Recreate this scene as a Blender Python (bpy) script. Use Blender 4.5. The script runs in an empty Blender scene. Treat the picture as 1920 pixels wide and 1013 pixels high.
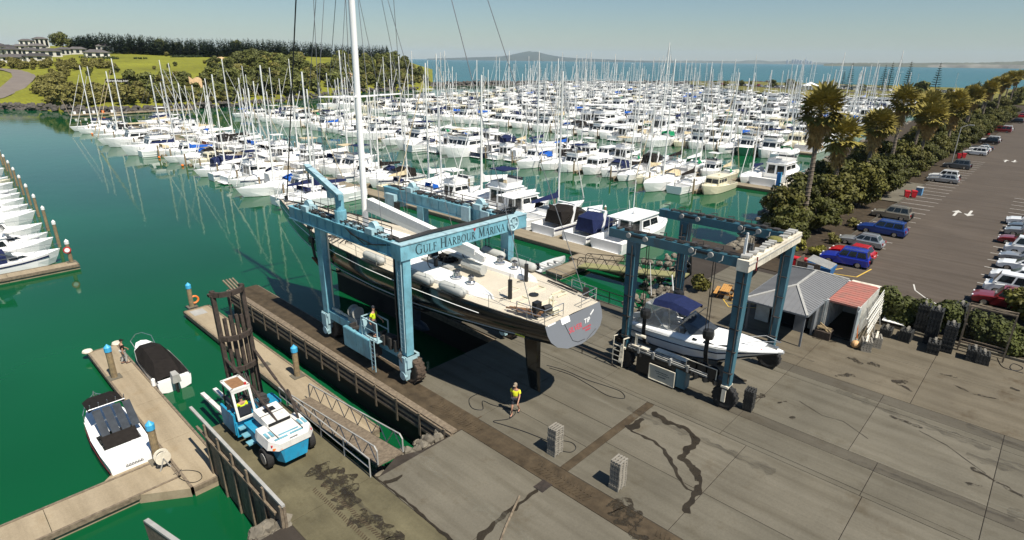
import bpy, math, random
from mathutils import Vector, Matrix
S = bpy.context.scene
COL = S.collection
R = math.radians
rnd = random.Random(7)

# ------------------------------------------------------------------ camera
PX = 1090.0                       # focal length in pixels of a 1920 px wide picture
H = 18.0                          # the drone hovers 18 m above the yard
AZ, PITCH, ROLL = R(43.2), math.atan(394 / PX), R(0.72)
CF = Vector((math.cos(AZ) * math.cos(PITCH), math.sin(AZ) * math.cos(PITCH), -math.sin(PITCH)))
r0 = Vector((math.sin(AZ), -math.cos(AZ), 0)); u0 = r0.cross(CF)
CR = math.cos(ROLL) * r0 + math.sin(ROLL) * u0
CU = -math.sin(ROLL) * r0 + math.cos(ROLL) * u0
EYE = Vector((0, 0, H))
cam = bpy.data.cameras.new('camera'); camo = bpy.data.objects.new('camera', cam); COL.objects.link(camo)
camo.matrix_world = Matrix(((CR.x, CU.x, -CF.x, 0), (CR.y, CU.y, -CF.y, 0), (CR.z, CU.z, -CF.z, H), (0, 0, 0, 1)))
cam.sensor_width = 36; cam.lens = 36 * PX / 1920; cam.clip_start = .3; cam.clip_end = 90000
S.camera = camo
# ------------------------------------------------------------------ light
SUN_EL, SUN_SX = R(57), -.06     # shadows run to +Y, a hair to +X
W = bpy.data.worlds.new('World'); S.world = W; W.use_nodes = True
nt = W.node_tree; nt.nodes.clear()
sky = nt.nodes.new('ShaderNodeTexSky'); sky.sky_type = 'NISHITA'; sky.sun_disc = False
sky.sun_elevation = SUN_EL; sky.sun_rotation = R(180) - SUN_SX; sky.altitude = 0
sky.air_density = 1.25; sky.dust_density = .1; sky.ozone_density = 2.5
bg = nt.nodes.new('ShaderNodeBackground'); bg.inputs[1].default_value = .050
wo = nt.nodes.new('ShaderNodeOutputWorld')
tint = nt.nodes.new('ShaderNodeMix'); tint.data_type = 'RGBA'; tint.blend_type = 'MULTIPLY'; tint.inputs[0].default_value = 1; tint.inputs[7].default_value = (.86, 1.0, 1.15, 1)
nt.links.new(sky.outputs[0], tint.inputs[6]); nt.links.new(tint.outputs[2], bg.inputs[0]); nt.links.new(bg.outputs[0], wo.inputs[0])
sl = bpy.data.lights.new('sun', 'SUN'); sl.energy = 5.0; sl.angle = R(.5); sl.color = (1, .945, .845)
so = bpy.data.objects.new('sun', sl); COL.objects.link(so)
sd = Vector((SUN_SX, -1, 0)).normalized() * math.cos(SUN_EL) + Vector((0, 0, math.sin(SUN_EL)))
so.rotation_euler = sd.to_track_quat('Z', 'Y').to_euler(); so.location = (0, -30, 60)
S.view_settings.view_transform = 'Standard'; S.view_settings.look = 'None'
S.view_settings.exposure = .5; S.view_settings.gamma = 1; S.view_settings.use_curve_mapping = False
S.render.engine = 'CYCLES'

def gp(x, y, z=0.0):
    "point of the real place, at height z, surveyed from pixel x, y of the 1920 px photograph"
    d = CF * PX + CR * (x - 960) - CU * (y - 506.5)
    return EYE + d * ((z - H) / d.z)
WZ = -2.3                         # water level
DZ = -1.8                         # floating dock level

# ------------------------------------------------------------------ materials
MATS = {}
def mat(name, col, rough=.6, var=.18, scale=2.0, metal=0, bump=0, spec=.5, rand=0, coord='Object', dirt=None, coat=0, alpha=1, trans=0, rust=0):
    if name in MATS: return MATS[name]
    m = bpy.data.materials.new(name); m.use_nodes = True; MATS[name] = m
    t = m.node_tree; b = t.nodes['Principled BSDF']
    b.inputs['Roughness'].default_value = rough; b.inputs['Metallic'].default_value = metal
    b.inputs['Specular IOR Level'].default_value = spec
    b.inputs['Coat Weight'].default_value = coat; b.inputs['Alpha'].default_value = alpha
    b.inputs['Transmission Weight'].default_value = trans
    tc = t.nodes.new('ShaderNodeTexCoord'); n = t.nodes.new('ShaderNodeTexNoise')
    n.inputs['Scale'].default_value = scale; n.inputs['Detail'].default_value = 5; n.inputs['Roughness'].default_value = .62
    if coord == 'World':
        g = t.nodes.new('ShaderNodeNewGeometry'); t.links.new(g.outputs['Position'], n.inputs['Vector'])
    else: t.links.new(tc.outputs[coord], n.inputs['Vector'])
    r = t.nodes.new('ShaderNodeValToRGB'); e = r.color_ramp.elements
    e[0].position = .3; e[1].position = .7
    d = dirt or tuple(c * (1 - var) for c in col)
    e[0].color = (*d, 1); e[1].color = (*[min(1, c * (1 + var * .6)) for c in col], 1)
    t.links.new(n.outputs['Fac'], r.inputs['Fac']); out = r.outputs[0]
    if rand:
        oi = t.nodes.new('ShaderNodeObjectInfo'); hs = t.nodes.new('ShaderNodeHueSaturation')
        mr = t.nodes.new('ShaderNodeMapRange'); mr.inputs['To Min'].default_value = 1 - rand; mr.inputs['To Max'].default_value = 1 + rand
        t.links.new(oi.outputs['Random'], mr.inputs['Value']); t.links.new(mr.outputs[0], hs.inputs['Value']); t.links.new(out, hs.inputs['Color']); out = hs.outputs[0]
    if rust:                                          # blotchy rust and grime over the paint
        n3 = t.nodes.new('ShaderNodeTexNoise'); n3.inputs['Scale'].default_value = 1.7; n3.inputs['Detail'].default_value = 8; n3.inputs['Roughness'].default_value = .75
        mp = t.nodes.new('ShaderNodeMapping'); mp.inputs['Scale'].default_value = (1.3, 1.3, .45); g3 = t.nodes.new('ShaderNodeNewGeometry'); t.links.new(g3.outputs['Position'], mp.inputs['Vector']); t.links.new(mp.outputs[0], n3.inputs['Vector'])
        m3 = t.nodes.new('ShaderNodeMapRange'); m3.inputs['From Min'].default_value = .52; m3.inputs['From Max'].default_value = .78; m3.inputs['To Max'].default_value = rust; t.links.new(n3.outputs['Fac'], m3.inputs['Value'])
        x3 = t.nodes.new('ShaderNodeMix'); x3.data_type = 'RGBA'; t.links.new(m3.outputs[0], x3.inputs[0]); t.links.new(out, x3.inputs[6]); x3.inputs[7].default_value = (.07, .045, .03, 1); out = x3.outputs[2]
    t.links.new(out, b.inputs['Base Color'])
    if bump:
        bp = t.nodes.new('ShaderNodeBump'); bp.inputs['Strength'].default_value = bump; bp.inputs['Distance'].default_value = .05
        n2 = t.nodes.new('ShaderNodeTexNoise'); n2.inputs['Scale'].default_value = scale * 6; n2.inputs['Detail'].default_value = 3
        t.links.new((tc.outputs[coord] if coord != 'World' else g.outputs['Position']), n2.inputs['Vector'])
        t.links.new(n2.outputs['Fac'], bp.inputs['Height']); t.links.new(bp.outputs[0], b.inputs['Normal'])
    return m

M_white = mat('gelcoat_white', (.86, .85, .82), .28, .05, .8, rand=.05)
M_cream = mat('gelcoat_cream', (.72, .66, .48), .32, .06, .8)
M_greyhull = mat('hull_grey', (.55, .56, .55), .35, .06, .8)
M_navy = mat('canvas_navy', (.015, .022, .07), .8, .3, 5, spec=.12)
M_blue = mat('canvas_blue', (.015, .10, .42), .75, .25, 5, spec=.12)
M_black = mat('canvas_black', (.018, .015, .013), .8, .35, 5, bump=.3, spec=.12)
M_green = mat('canvas_green', (.01, .22, .09), .8, .25, 5, spec=.12)
M_tan = mat('canvas_tan', (.55, .45, .28), .8, .2, 5)
M_wcover = mat('canvas_white', (.7, .69, .66), .75, .1, 5)
M_glass = mat('dark_glass', (.012, .016, .018), .08, .3, 2, spec=.6)
M_pane = mat('smoked_pane', (.05, .055, .06), .1, .3, 2, spec=.6)
M_alu = mat('mast_alloy', (.62, .62, .60), .38, .08, 2, metal=.35)
M_wire = mat('rigging_wire', (.23, .23, .23), .4, .1, 4, metal=.5)
M_steel = mat('stainless', (.55, .55, .54), .25, .1, 4, metal=.85)
M_boot = mat('antifoul_dark', (.02, .03, .05), .6, .3, 3)
M_bootr = mat('antifoul_red', (.16, .02, .02), .6, .3, 3)
M_teak = mat('teak_trim', (.25, .13, .06), .6, .25, 6)
M_rubber = mat('tyre_rubber', (.018, .017, .016), .85, .4, 6, bump=.4)
M_tyredirt = mat('dusty_tyre', (.075, .052, .036), .9, .4, 4, bump=.5)
M_red = mat('red_cover', (.45, .02, .02), .6, .2, 5)
M_orange = mat('orange_plastic', (.8, .19, .03), .5, .15, 5)
M_wood = mat('weathered_timber', (.20, .155, .105), .85, .35, 5, bump=.4, dirt=(.10, .075, .05))
M_pile = mat('pile_timber', (.26, .19, .10), .85, .35, 4, bump=.4, dirt=(.13, .10, .06))
M_dark = mat('black_steel', (.014, .014, .014), .5, .4, 5)
M_hose = mat('black_hose', (.012, .012, .012), .55, .3, 8)
M_rust = mat('rusty_steel', (.05, .035, .026), .8, .45, 5, bump=.4, dirt=(.022, .016, .012))

# ------------------------------------------------------------------ mesh building
class MB:
    def __init__(s): s.v = []; s.f = []
    def add(s, vs, fs):
        o = len(s.v); s.v += [Vector(p) for p in vs]; s.f += [tuple(i + o for i in f) for f in fs]; return s
    def box(s, c, d, rz=0, rot=None):
        x, y, z = d[0] / 2, d[1] / 2, d[2] / 2
        q = rot or Matrix.Rotation(rz, 3, 'Z')
        vs = [Vector(c) + q @ Vector(p) for p in ((-x,-y,-z),(x,-y,-z),(x,y,-z),(-x,y,-z),(-x,-y,z),(x,-y,z),(x,y,z),(-x,y,z))]
        return s.add(vs, ((0,3,2,1),(4,5,6,7),(0,1,5,4),(1,2,6,5),(2,3,7,6),(3,0,4,7)))
    def bb(s, a, b):                                  # box between two corners
        return s.box([(a[i] + b[i]) / 2 for i in range(3)], [abs(b[i] - a[i]) for i in range(3)])
    def hexa(s, p):                                   # 4 lower corners, 4 upper corners
        return s.add(p, ((0,3,2,1),(4,5,6,7),(0,1,5,4),(1,2,6,5),(2,3,7,6),(3,0,4,7)))
    def bar(s, a, b, w, h=None, up=(0, 0, 1), w2=None, h2=None):
        a, b = Vector(a), Vector(b); h = h or w; w2 = w2 or w; h2 = h2 or h
        d = (b - a).normalized(); u = Vector(up)
        if abs(d.dot(u)) > .98: u = Vector((1, 0, 0)) if abs(d.x) < .9 else Vector((0, 1, 0))
        sx = d.cross(u).normalized(); u = sx.cross(d)
        vs = []
        for p, ww, hh in ((a, w, h), (b, w2, h2)):
            for i, j in ((-1,-1),(1,-1),(1,1),(-1,1)): vs.append(p + sx * (i * ww / 2) + u * (j * hh / 2))
        return s.hexa(vs)
    def tube(s, pts, r, n=6, r2=None, cap=True, closed=False):
        pts = [Vector(p) for p in pts]; m = len(pts); rings = []; pu = None
        for i, p in enumerate(pts):
            if closed: d = pts[(i + 1) % m] - pts[i - 1]
            else: d = pts[min(i + 1, m - 1)] - pts[max(i - 1, 0)]
            d.normalize()
            if pu is None: pu = Vector((0, 0, 1)) if abs(d.z) < .9 else Vector((1, 0, 0))
            sx = d.cross(pu).normalized(); u = sx.cross(d); pu = u
            rr = r if r2 is None else r + (r2 - r) * i / (m - 1)
            rings.append([p + (sx * math.cos(a) + u * math.sin(a)) * rr for a in (2 * math.pi * k / n for k in range(n))])
        s.loft(rings, True, cap and not closed)
        if closed:
            o = len(s.v) - m * n
            s.f += [(o + (m-1)*n + k, o + (m-1)*n + (k+1) % n, o + (k+1) % n, o + k) for k in range(n)]
        return s
    def loft(s, rings, closed=True, cap=False):
        o = len(s.v); n = len(rings[0])
        for r in rings: s.v += [Vector(p) for p in r]
        for i in range(len(rings) - 1):
            for k in range(n if closed else n - 1):
                k2 = (k + 1) % n
                s.f.append((o + i*n + k, o + i*n + k2, o + (i+1)*n + k2, o + (i+1)*n + k))
        if cap:
            s.f.append(tuple(o + k for k in reversed(range(n)))); e = o + (len(rings)-1)*n
            s.f.append(tuple(e + k for k in range(n)))
        return s
    def lathe(s, prof, c=(0, 0, 0), n=12, axis='z'):
        c = Vector(c); rings = []
        for r, z in prof:
            ring = []
            for k in range(n):
                a = 2 * math.pi * k / n; p = (r * math.cos(a), r * math.sin(a), z)
                if axis == 'x': p = (p[2], p[0], p[1])
                elif axis == 'y': p = (p[0], -p[2], p[1]) if False else (p[1], p[2], p[0])
                ring.append(c + Vector(p))
            rings.append(ring)
        return s.loft(rings, True, True)
    def cyl(s, c, r, h, n=12, axis='z'): return s.lathe([(r, -h/2), (r, h/2)], c, n, axis)
    def prism(s, poly, z0, z1):
        n = len(poly)
        if sum(poly[i][0]*poly[(i+1)%n][1] - poly[(i+1)%n][0]*poly[i][1] for i in range(n)) < 0: poly = poly[::-1]
        return s.loft([[(p[0], p[1], z0) for p in poly], [(p[0], p[1], z1) for p in poly]], True, True)
    def poly(s, pts): return s.add(pts, (tuple(range(len(pts))),))
    def sphere(s, c, r, n=8, m=6, sz=1):
        return s.lathe([(max(.001, r * math.sin(math.pi * i / m)), -r * sz * math.cos(math.pi * i / m)) for i in range(m + 1)], c, n)
    def join(s, o): return s.add(o.v, o.f)
    def build(s, name, m, parent=None, smooth=False, loc=None):
        off = Vector((0, 0, 0))
        if parent is not None: off = ORG.get(parent.name, off)
        elif loc is not None: off = Vector(loc)
        me = bpy.data.meshes.new(name); me.from_pydata([p - off for p in s.v], [], s.f); me.update()
        me.materials.append(m)
        if smooth: me.polygons.foreach_set('use_smooth', [True] * len(me.polygons))
        o = bpy.data.objects.new(name, me); COL.objects.link(o)
        if parent is not None: o.parent = parent; ORG[o.name] = off
        else: o.location = off; ORG[o.name] = off
        return o
ORG = {}
def tag(o, label, cat, group=None):
    o['label'] = label; o['category'] = cat
    if group: o['group'] = group
    return o
def thing(name, label, cat, loc=(0, 0, 0), group=None, rz=0, local=False):
    o = bpy.data.objects.new(name, None); COL.objects.link(o); o.empty_display_size = .2
    o.location = loc; o.rotation_euler = (0, 0, rz); ORG[o.name] = Vector((0, 0, 0)) if local else Vector(loc)
    return tag(o, label, cat, group)
def struct(o, kind='structure'): o['kind'] = kind; return o
def joined(name, parts):
    "parts [(MB, material)] as one mesh"
    me = bpy.data.meshes.new(name); v = []; f = []; mi = []
    for mb, m in parts:
        o = len(v); v += mb.v; f += [tuple(i + o for i in q) for q in mb.f]
        if m.name not in [x.name for x in me.materials]: me.materials.append(m)
        k = [x.name for x in me.materials].index(m.name); mi += [k] * len(mb.f)
    me.from_pydata(v, [], f); me.update(); me.polygons.foreach_set('material_index', mi)
    return me
def mesh_obj(name, me, loc=(0, 0, 0), rz=0):
    o = bpy.data.objects.new(name, me); COL.objects.link(o); o.location = loc; o.rotation_euler = (0, 0, rz); return o
KIDS = {}
def copy_tree(o, loc, rz, label=None, group=None, sc=1, swap=None):
    "a copy of a thing, its parts and their sub-parts, sharing mesh data"
    def rec(src, par):
        c = src.copy(); COL.objects.link(c); c.parent = par
        if swap and c.type == 'MESH' and src['_n'] in swap if '_n' in src else False:
            c.material_slots[0].link = 'OBJECT'; c.material_slots[0].material = swap[src['_n']]
        for k in src.children: rec(k, c)
        return c
    r = rec(o, None); r.location = loc; r.rotation_euler = (0, 0, rz); r.scale = (sc, sc, sc)
    if label: r['label'] = label
    if group: r['group'] = group
    return r
ORD = ['first','second','third','fourth','fifth','sixth','seventh','eighth','ninth','tenth','eleventh','twelfth','thirteenth','fourteenth','fifteenth','sixteenth','seventeenth','eighteenth','nineteenth','twentieth']
def ordw(i):
    if i < 20: return ORD[i]
    t = ['twenty','thirty','forty','fifty','sixty'][(i + 1) // 10 - 2]; u = (i + 1) % 10
    return (t + '-' + ORD[u - 1]) if u else t[:-1] + 'ieth'
# ================================================================== SETTING
def water_mat(name, col, bump, scale, rough=.05):
    m = bpy.data.materials.new(name); m.use_nodes = True; t = m.node_tree; b = t.nodes['Principled BSDF']
    b.inputs['Roughness'].default_value = rough; b.inputs['IOR'].default_value = 1.33; b.inputs['Specular IOR Level'].default_value = .36
    g = t.nodes.new('ShaderNodeNewGeometry')
    n0 = t.nodes.new('ShaderNodeTexNoise'); n0.inputs['Scale'].default_value = .03; n0.inputs['Detail'].default_value = 3
    t.links.new(g.outputs['Position'], n0.inputs['Vector'])
    r = t.nodes.new('ShaderNodeValToRGB'); r.color_ramp.elements[0].color = (*[c * .8 for c in col], 1); r.color_ramp.elements[1].color = (*[c * 1.15 for c in col], 1)
    r.color_ramp.elements[0].position = .35; r.color_ramp.elements[1].position = .65
    t.links.new(n0.outputs['Fac'], r.inputs['Fac']); t.links.new(r.outputs[0], b.inputs['Base Color'])
    mp = t.nodes.new('ShaderNodeMapping'); mp.inputs['Scale'].default_value = (1, .6, 1); mp.inputs['Rotation'].default_value = (0, 0, .7)
    t.links.new(g.outputs['Position'], mp.inputs['Vector'])
    n = t.nodes.new('ShaderNodeTexNoise'); n.inputs['Scale'].default_value = scale; n.inputs['Detail'].default_value = 4
    t.links.new(mp.outputs[0], n.inputs['Vector'])
    bp = t.nodes.new('ShaderNodeBump'); bp.inputs['Strength'].default_value = bump; bp.inputs['Distance'].default_value = .2
    t.links.new(n.outputs['Fac'], bp.inputs['Height']); t.links.new(bp.outputs[0], b.inputs['Normal'])
    return m
M_water = water_mat('marina_water', (.003, .070, .023), .09, .5)
M_sea = water_mat('sea_water', (.004, .090, .098), .45, .25, .25)
FAR = 23500
o = MB().poly([(-FAR, -FAR, WZ - .03), (FAR, -FAR, WZ - .03), (FAR, FAR, WZ - .03), (-FAR, FAR, WZ - .03)]).build('sea', M_sea); struct(o)
# sheltered basin water: behind the breakwater
o = MB().poly([(-300, 5, WZ), (30, 5, WZ), (34, 24, WZ), (60, 8, WZ), (600, 8, WZ), (600, 262, WZ), (552, 291, WZ), (413, 364, WZ), (306, 420, WZ), (-300, 420, WZ)]).build('marina_water', M_water); struct(o)

def ground_mat(name, col, scale=.35, var=.16, stain=(.5, .5, .5), rough=.85, bump=.15, fine=9):
    m = bpy.data.materials.new(name); m.use_nodes = True; t = m.node_tree; b = t.nodes['Principled BSDF']
    b.inputs['Roughness'].default_value = rough; b.inputs['Specular IOR Level'].default_value = .25
    g = t.nodes.new('ShaderNodeNewGeometry'); pos = g.outputs['Position']
    def noise(s, d=6, ro=.6, sc=None):
        n = t.nodes.new('ShaderNodeTexNoise'); n.inputs['Scale'].default_value = s; n.inputs['Detail'].default_value = d; n.inputs['Roughness'].default_value = ro
        v = pos
        if sc:
            mp = t.nodes.new('ShaderNodeMapping'); mp.inputs['Scale'].default_value = sc; t.links.new(pos, mp.inputs['Vector']); v = mp.outputs[0]
        t.links.new(v, n.inputs['Vector']); return n.outputs['Fac']
    def ramp(f, a, ca, z, cb):
        r = t.nodes.new('ShaderNodeValToRGB'); r.color_ramp.elements[0].position = a; r.color_ramp.elements[1].position = z
        r.color_ramp.elements[0].color = (*ca, 1); r.color_ramp.elements[1].color = (*cb, 1); t.links.new(f, r.inputs['Fac']); return r.outputs[0]
    def mul(a, b_):
        x = t.nodes.new('ShaderNodeMix'); x.data_type = 'RGBA'; x.blend_type = 'MULTIPLY'; x.inputs[0].default_value = 1
        t.links.new(a, x.inputs[6]); t.links.new(b_, x.inputs[7]); return x.outputs[2]
    c1 = ramp(noise(scale), .3, tuple(c * (1 - var) for c in col), .7, tuple(c * (1 + var * .5) for c in col))
    c2 = ramp(noise(fine, 4, .75), .3, (.86, .86, .86), .72, (1.06, 1.06, 1.06))
    c3 = ramp(noise(.5, 7, .68), .56, (1, 1, 1), .74, stain)
    c4 = ramp(noise(.9, 5, .6, (1.6, .12, 1)), .42, (1.05, 1.05, 1.05), .75, (.72, .70, .66))
    c5 = ramp(noise(38, 2, .8), .30, (.72, .72, .72), .42, (1, 1, 1))
    t.links.new(mul(mul(mul(mul(c1, c2), c3), c4), c5), b.inputs['Base Color'])
    bp = t.nodes.new('ShaderNodeBump'); bp.inputs['Strength'].default_value = bump; bp.inputs['Distance'].default_value = .02
    t.links.new(noise(30, 3, .7), bp.inputs['Height']); t.links.new(bp.outputs[0], b.inputs['Normal'])
    return m
G_conc = ground_mat('yard_concrete', (.124, .111, .083), stain=(.72, .68, .60))
G_conc2 = ground_mat('yard_concrete_pale', (.140, .125, .094), stain=(.74, .68, .60))
G_conc3 = ground_mat('yard_concrete_brown', (.135, .114, .080), stain=(.62, .54, .45), var=.22)
G_band = ground_mat('track_concrete', (.090, .079, .059), stain=(.75, .7, .62))
G_joint = ground_mat('joint_dirt', (.045, .036, .028), stain=(.6, .6, .6))
G_mud = ground_mat('dried_mud', (.078, .057, .034), 1.5, .45, stain=(.5, .45, .4), fine=5, bump=.6)
G_ramp = ground_mat('ramp_concrete', (.124, .108, .062), .6, .3, stain=(.42, .38, .30))
G_wet = ground_mat('wet_concrete', (.034, .027, .018), 1.2, .3, stain=(.6, .6, .6), rough=.45)
G_deck = ground_mat('dock_concrete', (.34, .275, .185), .5, .1, stain=(.84, .80, .74))
G_deck2 = ground_mat('walkway_concrete', (.27, .225, .155), .4, .12, stain=(.8, .78, .74))
G_asph = ground_mat('asphalt', (.088, .070, .054), .15, .16, stain=(.86, .84, .8))
G_bed = ground_mat('bark_bed', (.055, .04, .024), 1.2, .4, stain=(.5, .5, .45))
G_paint = mat('road_paint_white', (.50, .48, .43), .75, .3, 3)
G_yel = mat('road_paint_yellow', (.62, .40, .06), .7, .2, 3)
G_wall = ground_mat('seawall_concrete', (.10, .09, .07), .5, .3, stain=(.5, .5, .4))

# --- boat yard: base slab, then concrete slabs with recessed joints
yard_poly = [(7.62, 28.6), (11.55, 28.6), (11.6, 19.2), (13.2, 19.9), (14.4, 19.4), (16.35, 19.3), (16.35, 46.8), (18.45, 46.8), (18.45, 25.3), (25.5, 25.3),
             (25.5, 46), (27.6, 46), (27.6, 25.2), (36.2, 25.0), (36.2, 20.5), (47, 21.9), (58, 27.5), (58, -80), (-60, -80), (-60, 16), (2.2, 19.5), (7.62, 19.5)]
mb = MB().prism(yard_poly, -3.4, -.03); yard = struct(mb.build('yard', G_joint))
ORG[yard.name] = Vector((0, 0, 0))
def inpoly(x, y, P):
    c = False; n = len(P)
    for i in range(n):
        a, b = P[i], P[(i + 1) % n]
        if (a[1] > y) != (b[1] > y) and x < (b[0]-a[0]) * (y-a[1]) / (b[1]-a[1]) + a[0]: c = not c
    return c
def slab(x0, y0, x1, y1, m, dz=0, name='concrete_slab', g=.013):
    h = .035; e = .012
    mb = MB().loft([[(x0+g, y0+g, -.045), (x1-g, y0+g, -.045), (x1-g, y1-g, -.045), (x0+g, y1-g, -.045)],
                    [(x0+g, y0+g, dz-e), (x1-g, y0+g, dz-e), (x1-g, y1-g, dz-e), (x0+g, y1-g, dz-e)],
                    [(x0+g+e, y0+g+e, dz), (x1-g-e, y0+g+e, dz), (x1-g-e, y1-g-e, dz), (x0+g+e, y1-g-e, dz)]], True, True)
    return mb.build(name, m, yard)
# ramp (left), front yard, track strips, right yard
for y0, y1 in ((-4, 8), (8, 14.2), (14.2, 19.5), (19.5, 28.6)): slab(7.62 if y0 > 14 else -9, y0, 11.6, y1, G_ramp)
for x0, x1 in ((11.6, 16.85),):
    for y0, y1 in ((-4, 4.2), (4.2, 8.1), (8.1, 13.45), (13.45, 19.25)): slab(x0, y0, x1, y1, [G_conc, G_conc2][y0 > 8], rnd.uniform(-.004, .004))
for y0, y1 in ((-14, -3), (-3, 9.2), (9.2, 19.3), (19.3, 33), (33, 46.7)): slab(16.85 if y0 < 19 else 16.4, y0, 18.1 if y0 < 19.2 else 18.4, y1, G_mud if y0 > -5 else G_band, name='dirty_track')
for x0, x1, ys in ((18.1, 21.2, (-14, -6, 2.9, 8.1, 13.3)), (21.2, 25.9, (-14, -6, 2.9, 8.1, 13.3))):
    for a, b in zip(ys, ys[1:]): slab(x0, a, x1, b, [G_conc, G_conc2][(int(a) + int(x0)) % 2], rnd.uniform(-.004, .004))
slab(18.1, 13.3, 25.9, 13.75, G_mud, -.004, 'trench_cover')
for x0, x1 in ((18.1, 20.2), (20.2, 22.4), (22.4, 25.9)):
    for a, b in ((13.75, 19.4), (19.4, 25.3)): slab(x0, a, x1, b, [G_conc2, G_conc][(int(x0) + int(a)) % 2], rnd.uniform(-.004, .004))
for x0, x1, m in ((25.9, 26.25, G_conc), (26.25, 28.2, G_conc), (28.2, 29.05, G_band)):
    for a, b in ((-16, -8), (-8, -1.2), (-1.2, 3.0), (3.0, 9.5), (9.5, 17), (17, 25.2)): slab(x0, a, x1, b, m, rnd.uniform(-.003, .003))
for a, b in ((25.2, 33), (33, 46)): slab(25.5, a, 27.6, b, G_band, 0, 'track_slab')
for a, b in ((-16, -8), (-8, -1.2), (-1.2, 4.3), (4.3, 9.3), (9.3, 15), (15, 20.3), (20.3, 25)):
    slab(29.05, a, 34.55, b, [G_conc, G_conc2][int(a) % 2], rnd.uniform(-.003, .003))
    slab(34.55, a, 35.15, b, G_conc, 0); slab(35.15, a, 36.2, b, G_band, -.003)
for x0, x1 in ((36.2, 41.5), (41.5, 47), (47, 52.2)):
    for a, b in ((-20, -10), (-10, -2), (-2, 3), (3, 9.2), (9.2, 15), (15, 20.4)): slab(x0, a, x1, b, G_conc3 if x0 < 47 else G_conc, rnd.uniform(-.003, .003))

def blot(name, line, w, m, z=.008, jag=.35, parent=None, seed=0):
    "irregular flat mark of varying width along a line of points"
    r = random.Random(seed); L = []; Rr = []
    pts = []
    for (a, b) in zip(line, line[1:]):
        a, b = Vector(a), Vector(b); k = max(2, int((b - a).length / .08))
        pts += [a.lerp(b, i / k) for i in range(k)]
    pts.append(Vector(line[-1])); n = len(pts); ww = w; 
    tg = ww
    for i, p in enumerate(pts):
        if i % 4 == 0: tg = w*r.uniform(.35, 1.9)
        d = (pts[min(i+1, n-1)] - pts[max(i-1, 0)]).normalized(); nn = Vector((-d.y, d.x))
        ww = ww*.7 + tg*.3 + r.uniform(-w, w)*.06; e = .25 if i in (0, n - 1) else 1
        q_ = .5 + .15*math.sin(i*.7 + seed); L.append(p + nn * ww * e * q_); Rr.append(p - nn * ww * e * (1 - q_))
    mb = MB(); z += .0001*(seed % 90); mb.v = [Vector((p.x, p.y, z)) for p in L + Rr]; mb.f = [(n + i, n + i + 1, i + 1, i) for i in range(n - 1)]
    return mb.build(name, m, parent or yard)
def alpha_noise(m, scale, lo, hi, amax=1.0, sc=None):
    t = m.node_tree; b = t.nodes['Principled BSDF']; g = t.nodes.new('ShaderNodeNewGeometry'); n = t.nodes.new('ShaderNodeTexNoise'); n.inputs['Scale'].default_value = scale; n.inputs['Detail'].default_value = 6; n.inputs['Roughness'].default_value = .7
    mp = t.nodes.new('ShaderNodeMapping'); mp.inputs['Scale'].default_value = sc or (1, 1, 1); t.links.new(g.outputs['Position'], mp.inputs['Vector']); t.links.new(mp.outputs[0], n.inputs['Vector'])
    mr = t.nodes.new('ShaderNodeMapRange'); mr.inputs['From Min'].default_value = lo; mr.inputs['From Max'].default_value = hi; mr.inputs['To Max'].default_value = amax; t.links.new(n.outputs['Fac'], mr.inputs['Value']); t.links.new(mr.outputs[0], b.inputs['Alpha']); return m
G_oil = alpha_noise(ground_mat('oil_patch', (.040, .032, .021), 1.2, .3, rough=.6), 2.2, .42, .56, .95)
G_streak = alpha_noise(ground_mat('rubber_streak', (.05, .045, .038), 1.2, .3), 2.5, .40, .75, .55, (1.5, .25, 1))
G_pale = alpha_noise(ground_mat('pale_streak', (.30, .28, .22), 1.2, .2), 2.0, .42, .8, .5, (1.2, .3, 1))
alpha_noise(G_wet, 5.0, .30, .42)
r8 = random.Random(44)
for i in range(26):
    x = r8.choice((19, 20.5, 22, 23.5, 25.2, 27.2, 28.6, 30, 31.5, 33, 34.8, 37, 39.5, 43, 13, 14.5, 9.2, 10.2)) + r8.uniform(-.8, .8); y = r8.uniform(-6, 17); L_ = r8.uniform(3, 9); cv = r8.uniform(-.6, .6)
    blot('tyre_streak', [(x, y), (x + cv*.3, y + L_*.5), (x + cv, y + L_)], r8.uniform(.18, .55), G_streak if i % 4 else G_pale, z=.006 + .0002*i, seed=100 + i)
for i in range(16): x, y = r8.uniform(26.5, 46), r8.uniform(-4, 12); blot('oil_stain', [(x, y), (x + r8.uniform(-.5, .5), y + r8.uniform(.4, 1.6))], r8.uniform(.15, .6), G_oil, z=.0135 + .0002*i, seed=200 + i)
blot('wet_stain', [(24.3, 13.1), (23.6, 13.0), (22.9, 13.05)], .35, G_wet, seed=1)
blot('wet_stain', [(25.2, 13.0), (24.9, 11.9), (25.1, 11.1), (24.9, 10.5), (24.2, 10.0), (23.4, 10.05), (22.7, 9.9), (22.4, 8.9), (21.6, 8.4), (20.6, 8.25), (19.5, 8.1)],   .25, G_wet, seed=2)
blot('wet_stain', [(22.9, 12.95), (22.95, 11.6), (22.7, 10.9), (21.9, 9.9), (21.3, 9.3), (20.9, 8.7), (21.0, 8.3)], .14, G_wet, seed=3)
blot('wet_stain', [(24.9, 10.5), (24.6, 10.1), (24.2, 9.9)], .32, G_wet, seed=4)
blot('wet_stain', [(22.6, 9.4), (22.1, 8.9), (21.8, 8.5)], .4, G_wet, seed=14)
blot('mud_stain', [(18.0, 10.7), (17.9, 10.1), (17.6, 9.6), (17.2, 9.3)], .75, G_oil, seed=5)
blot('mud_stain', [(17.3, 9.4), (16.9, 8.9), (17.1, 8.5), (16.7, 8.0)], .25, G_oil, seed=6)
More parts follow.
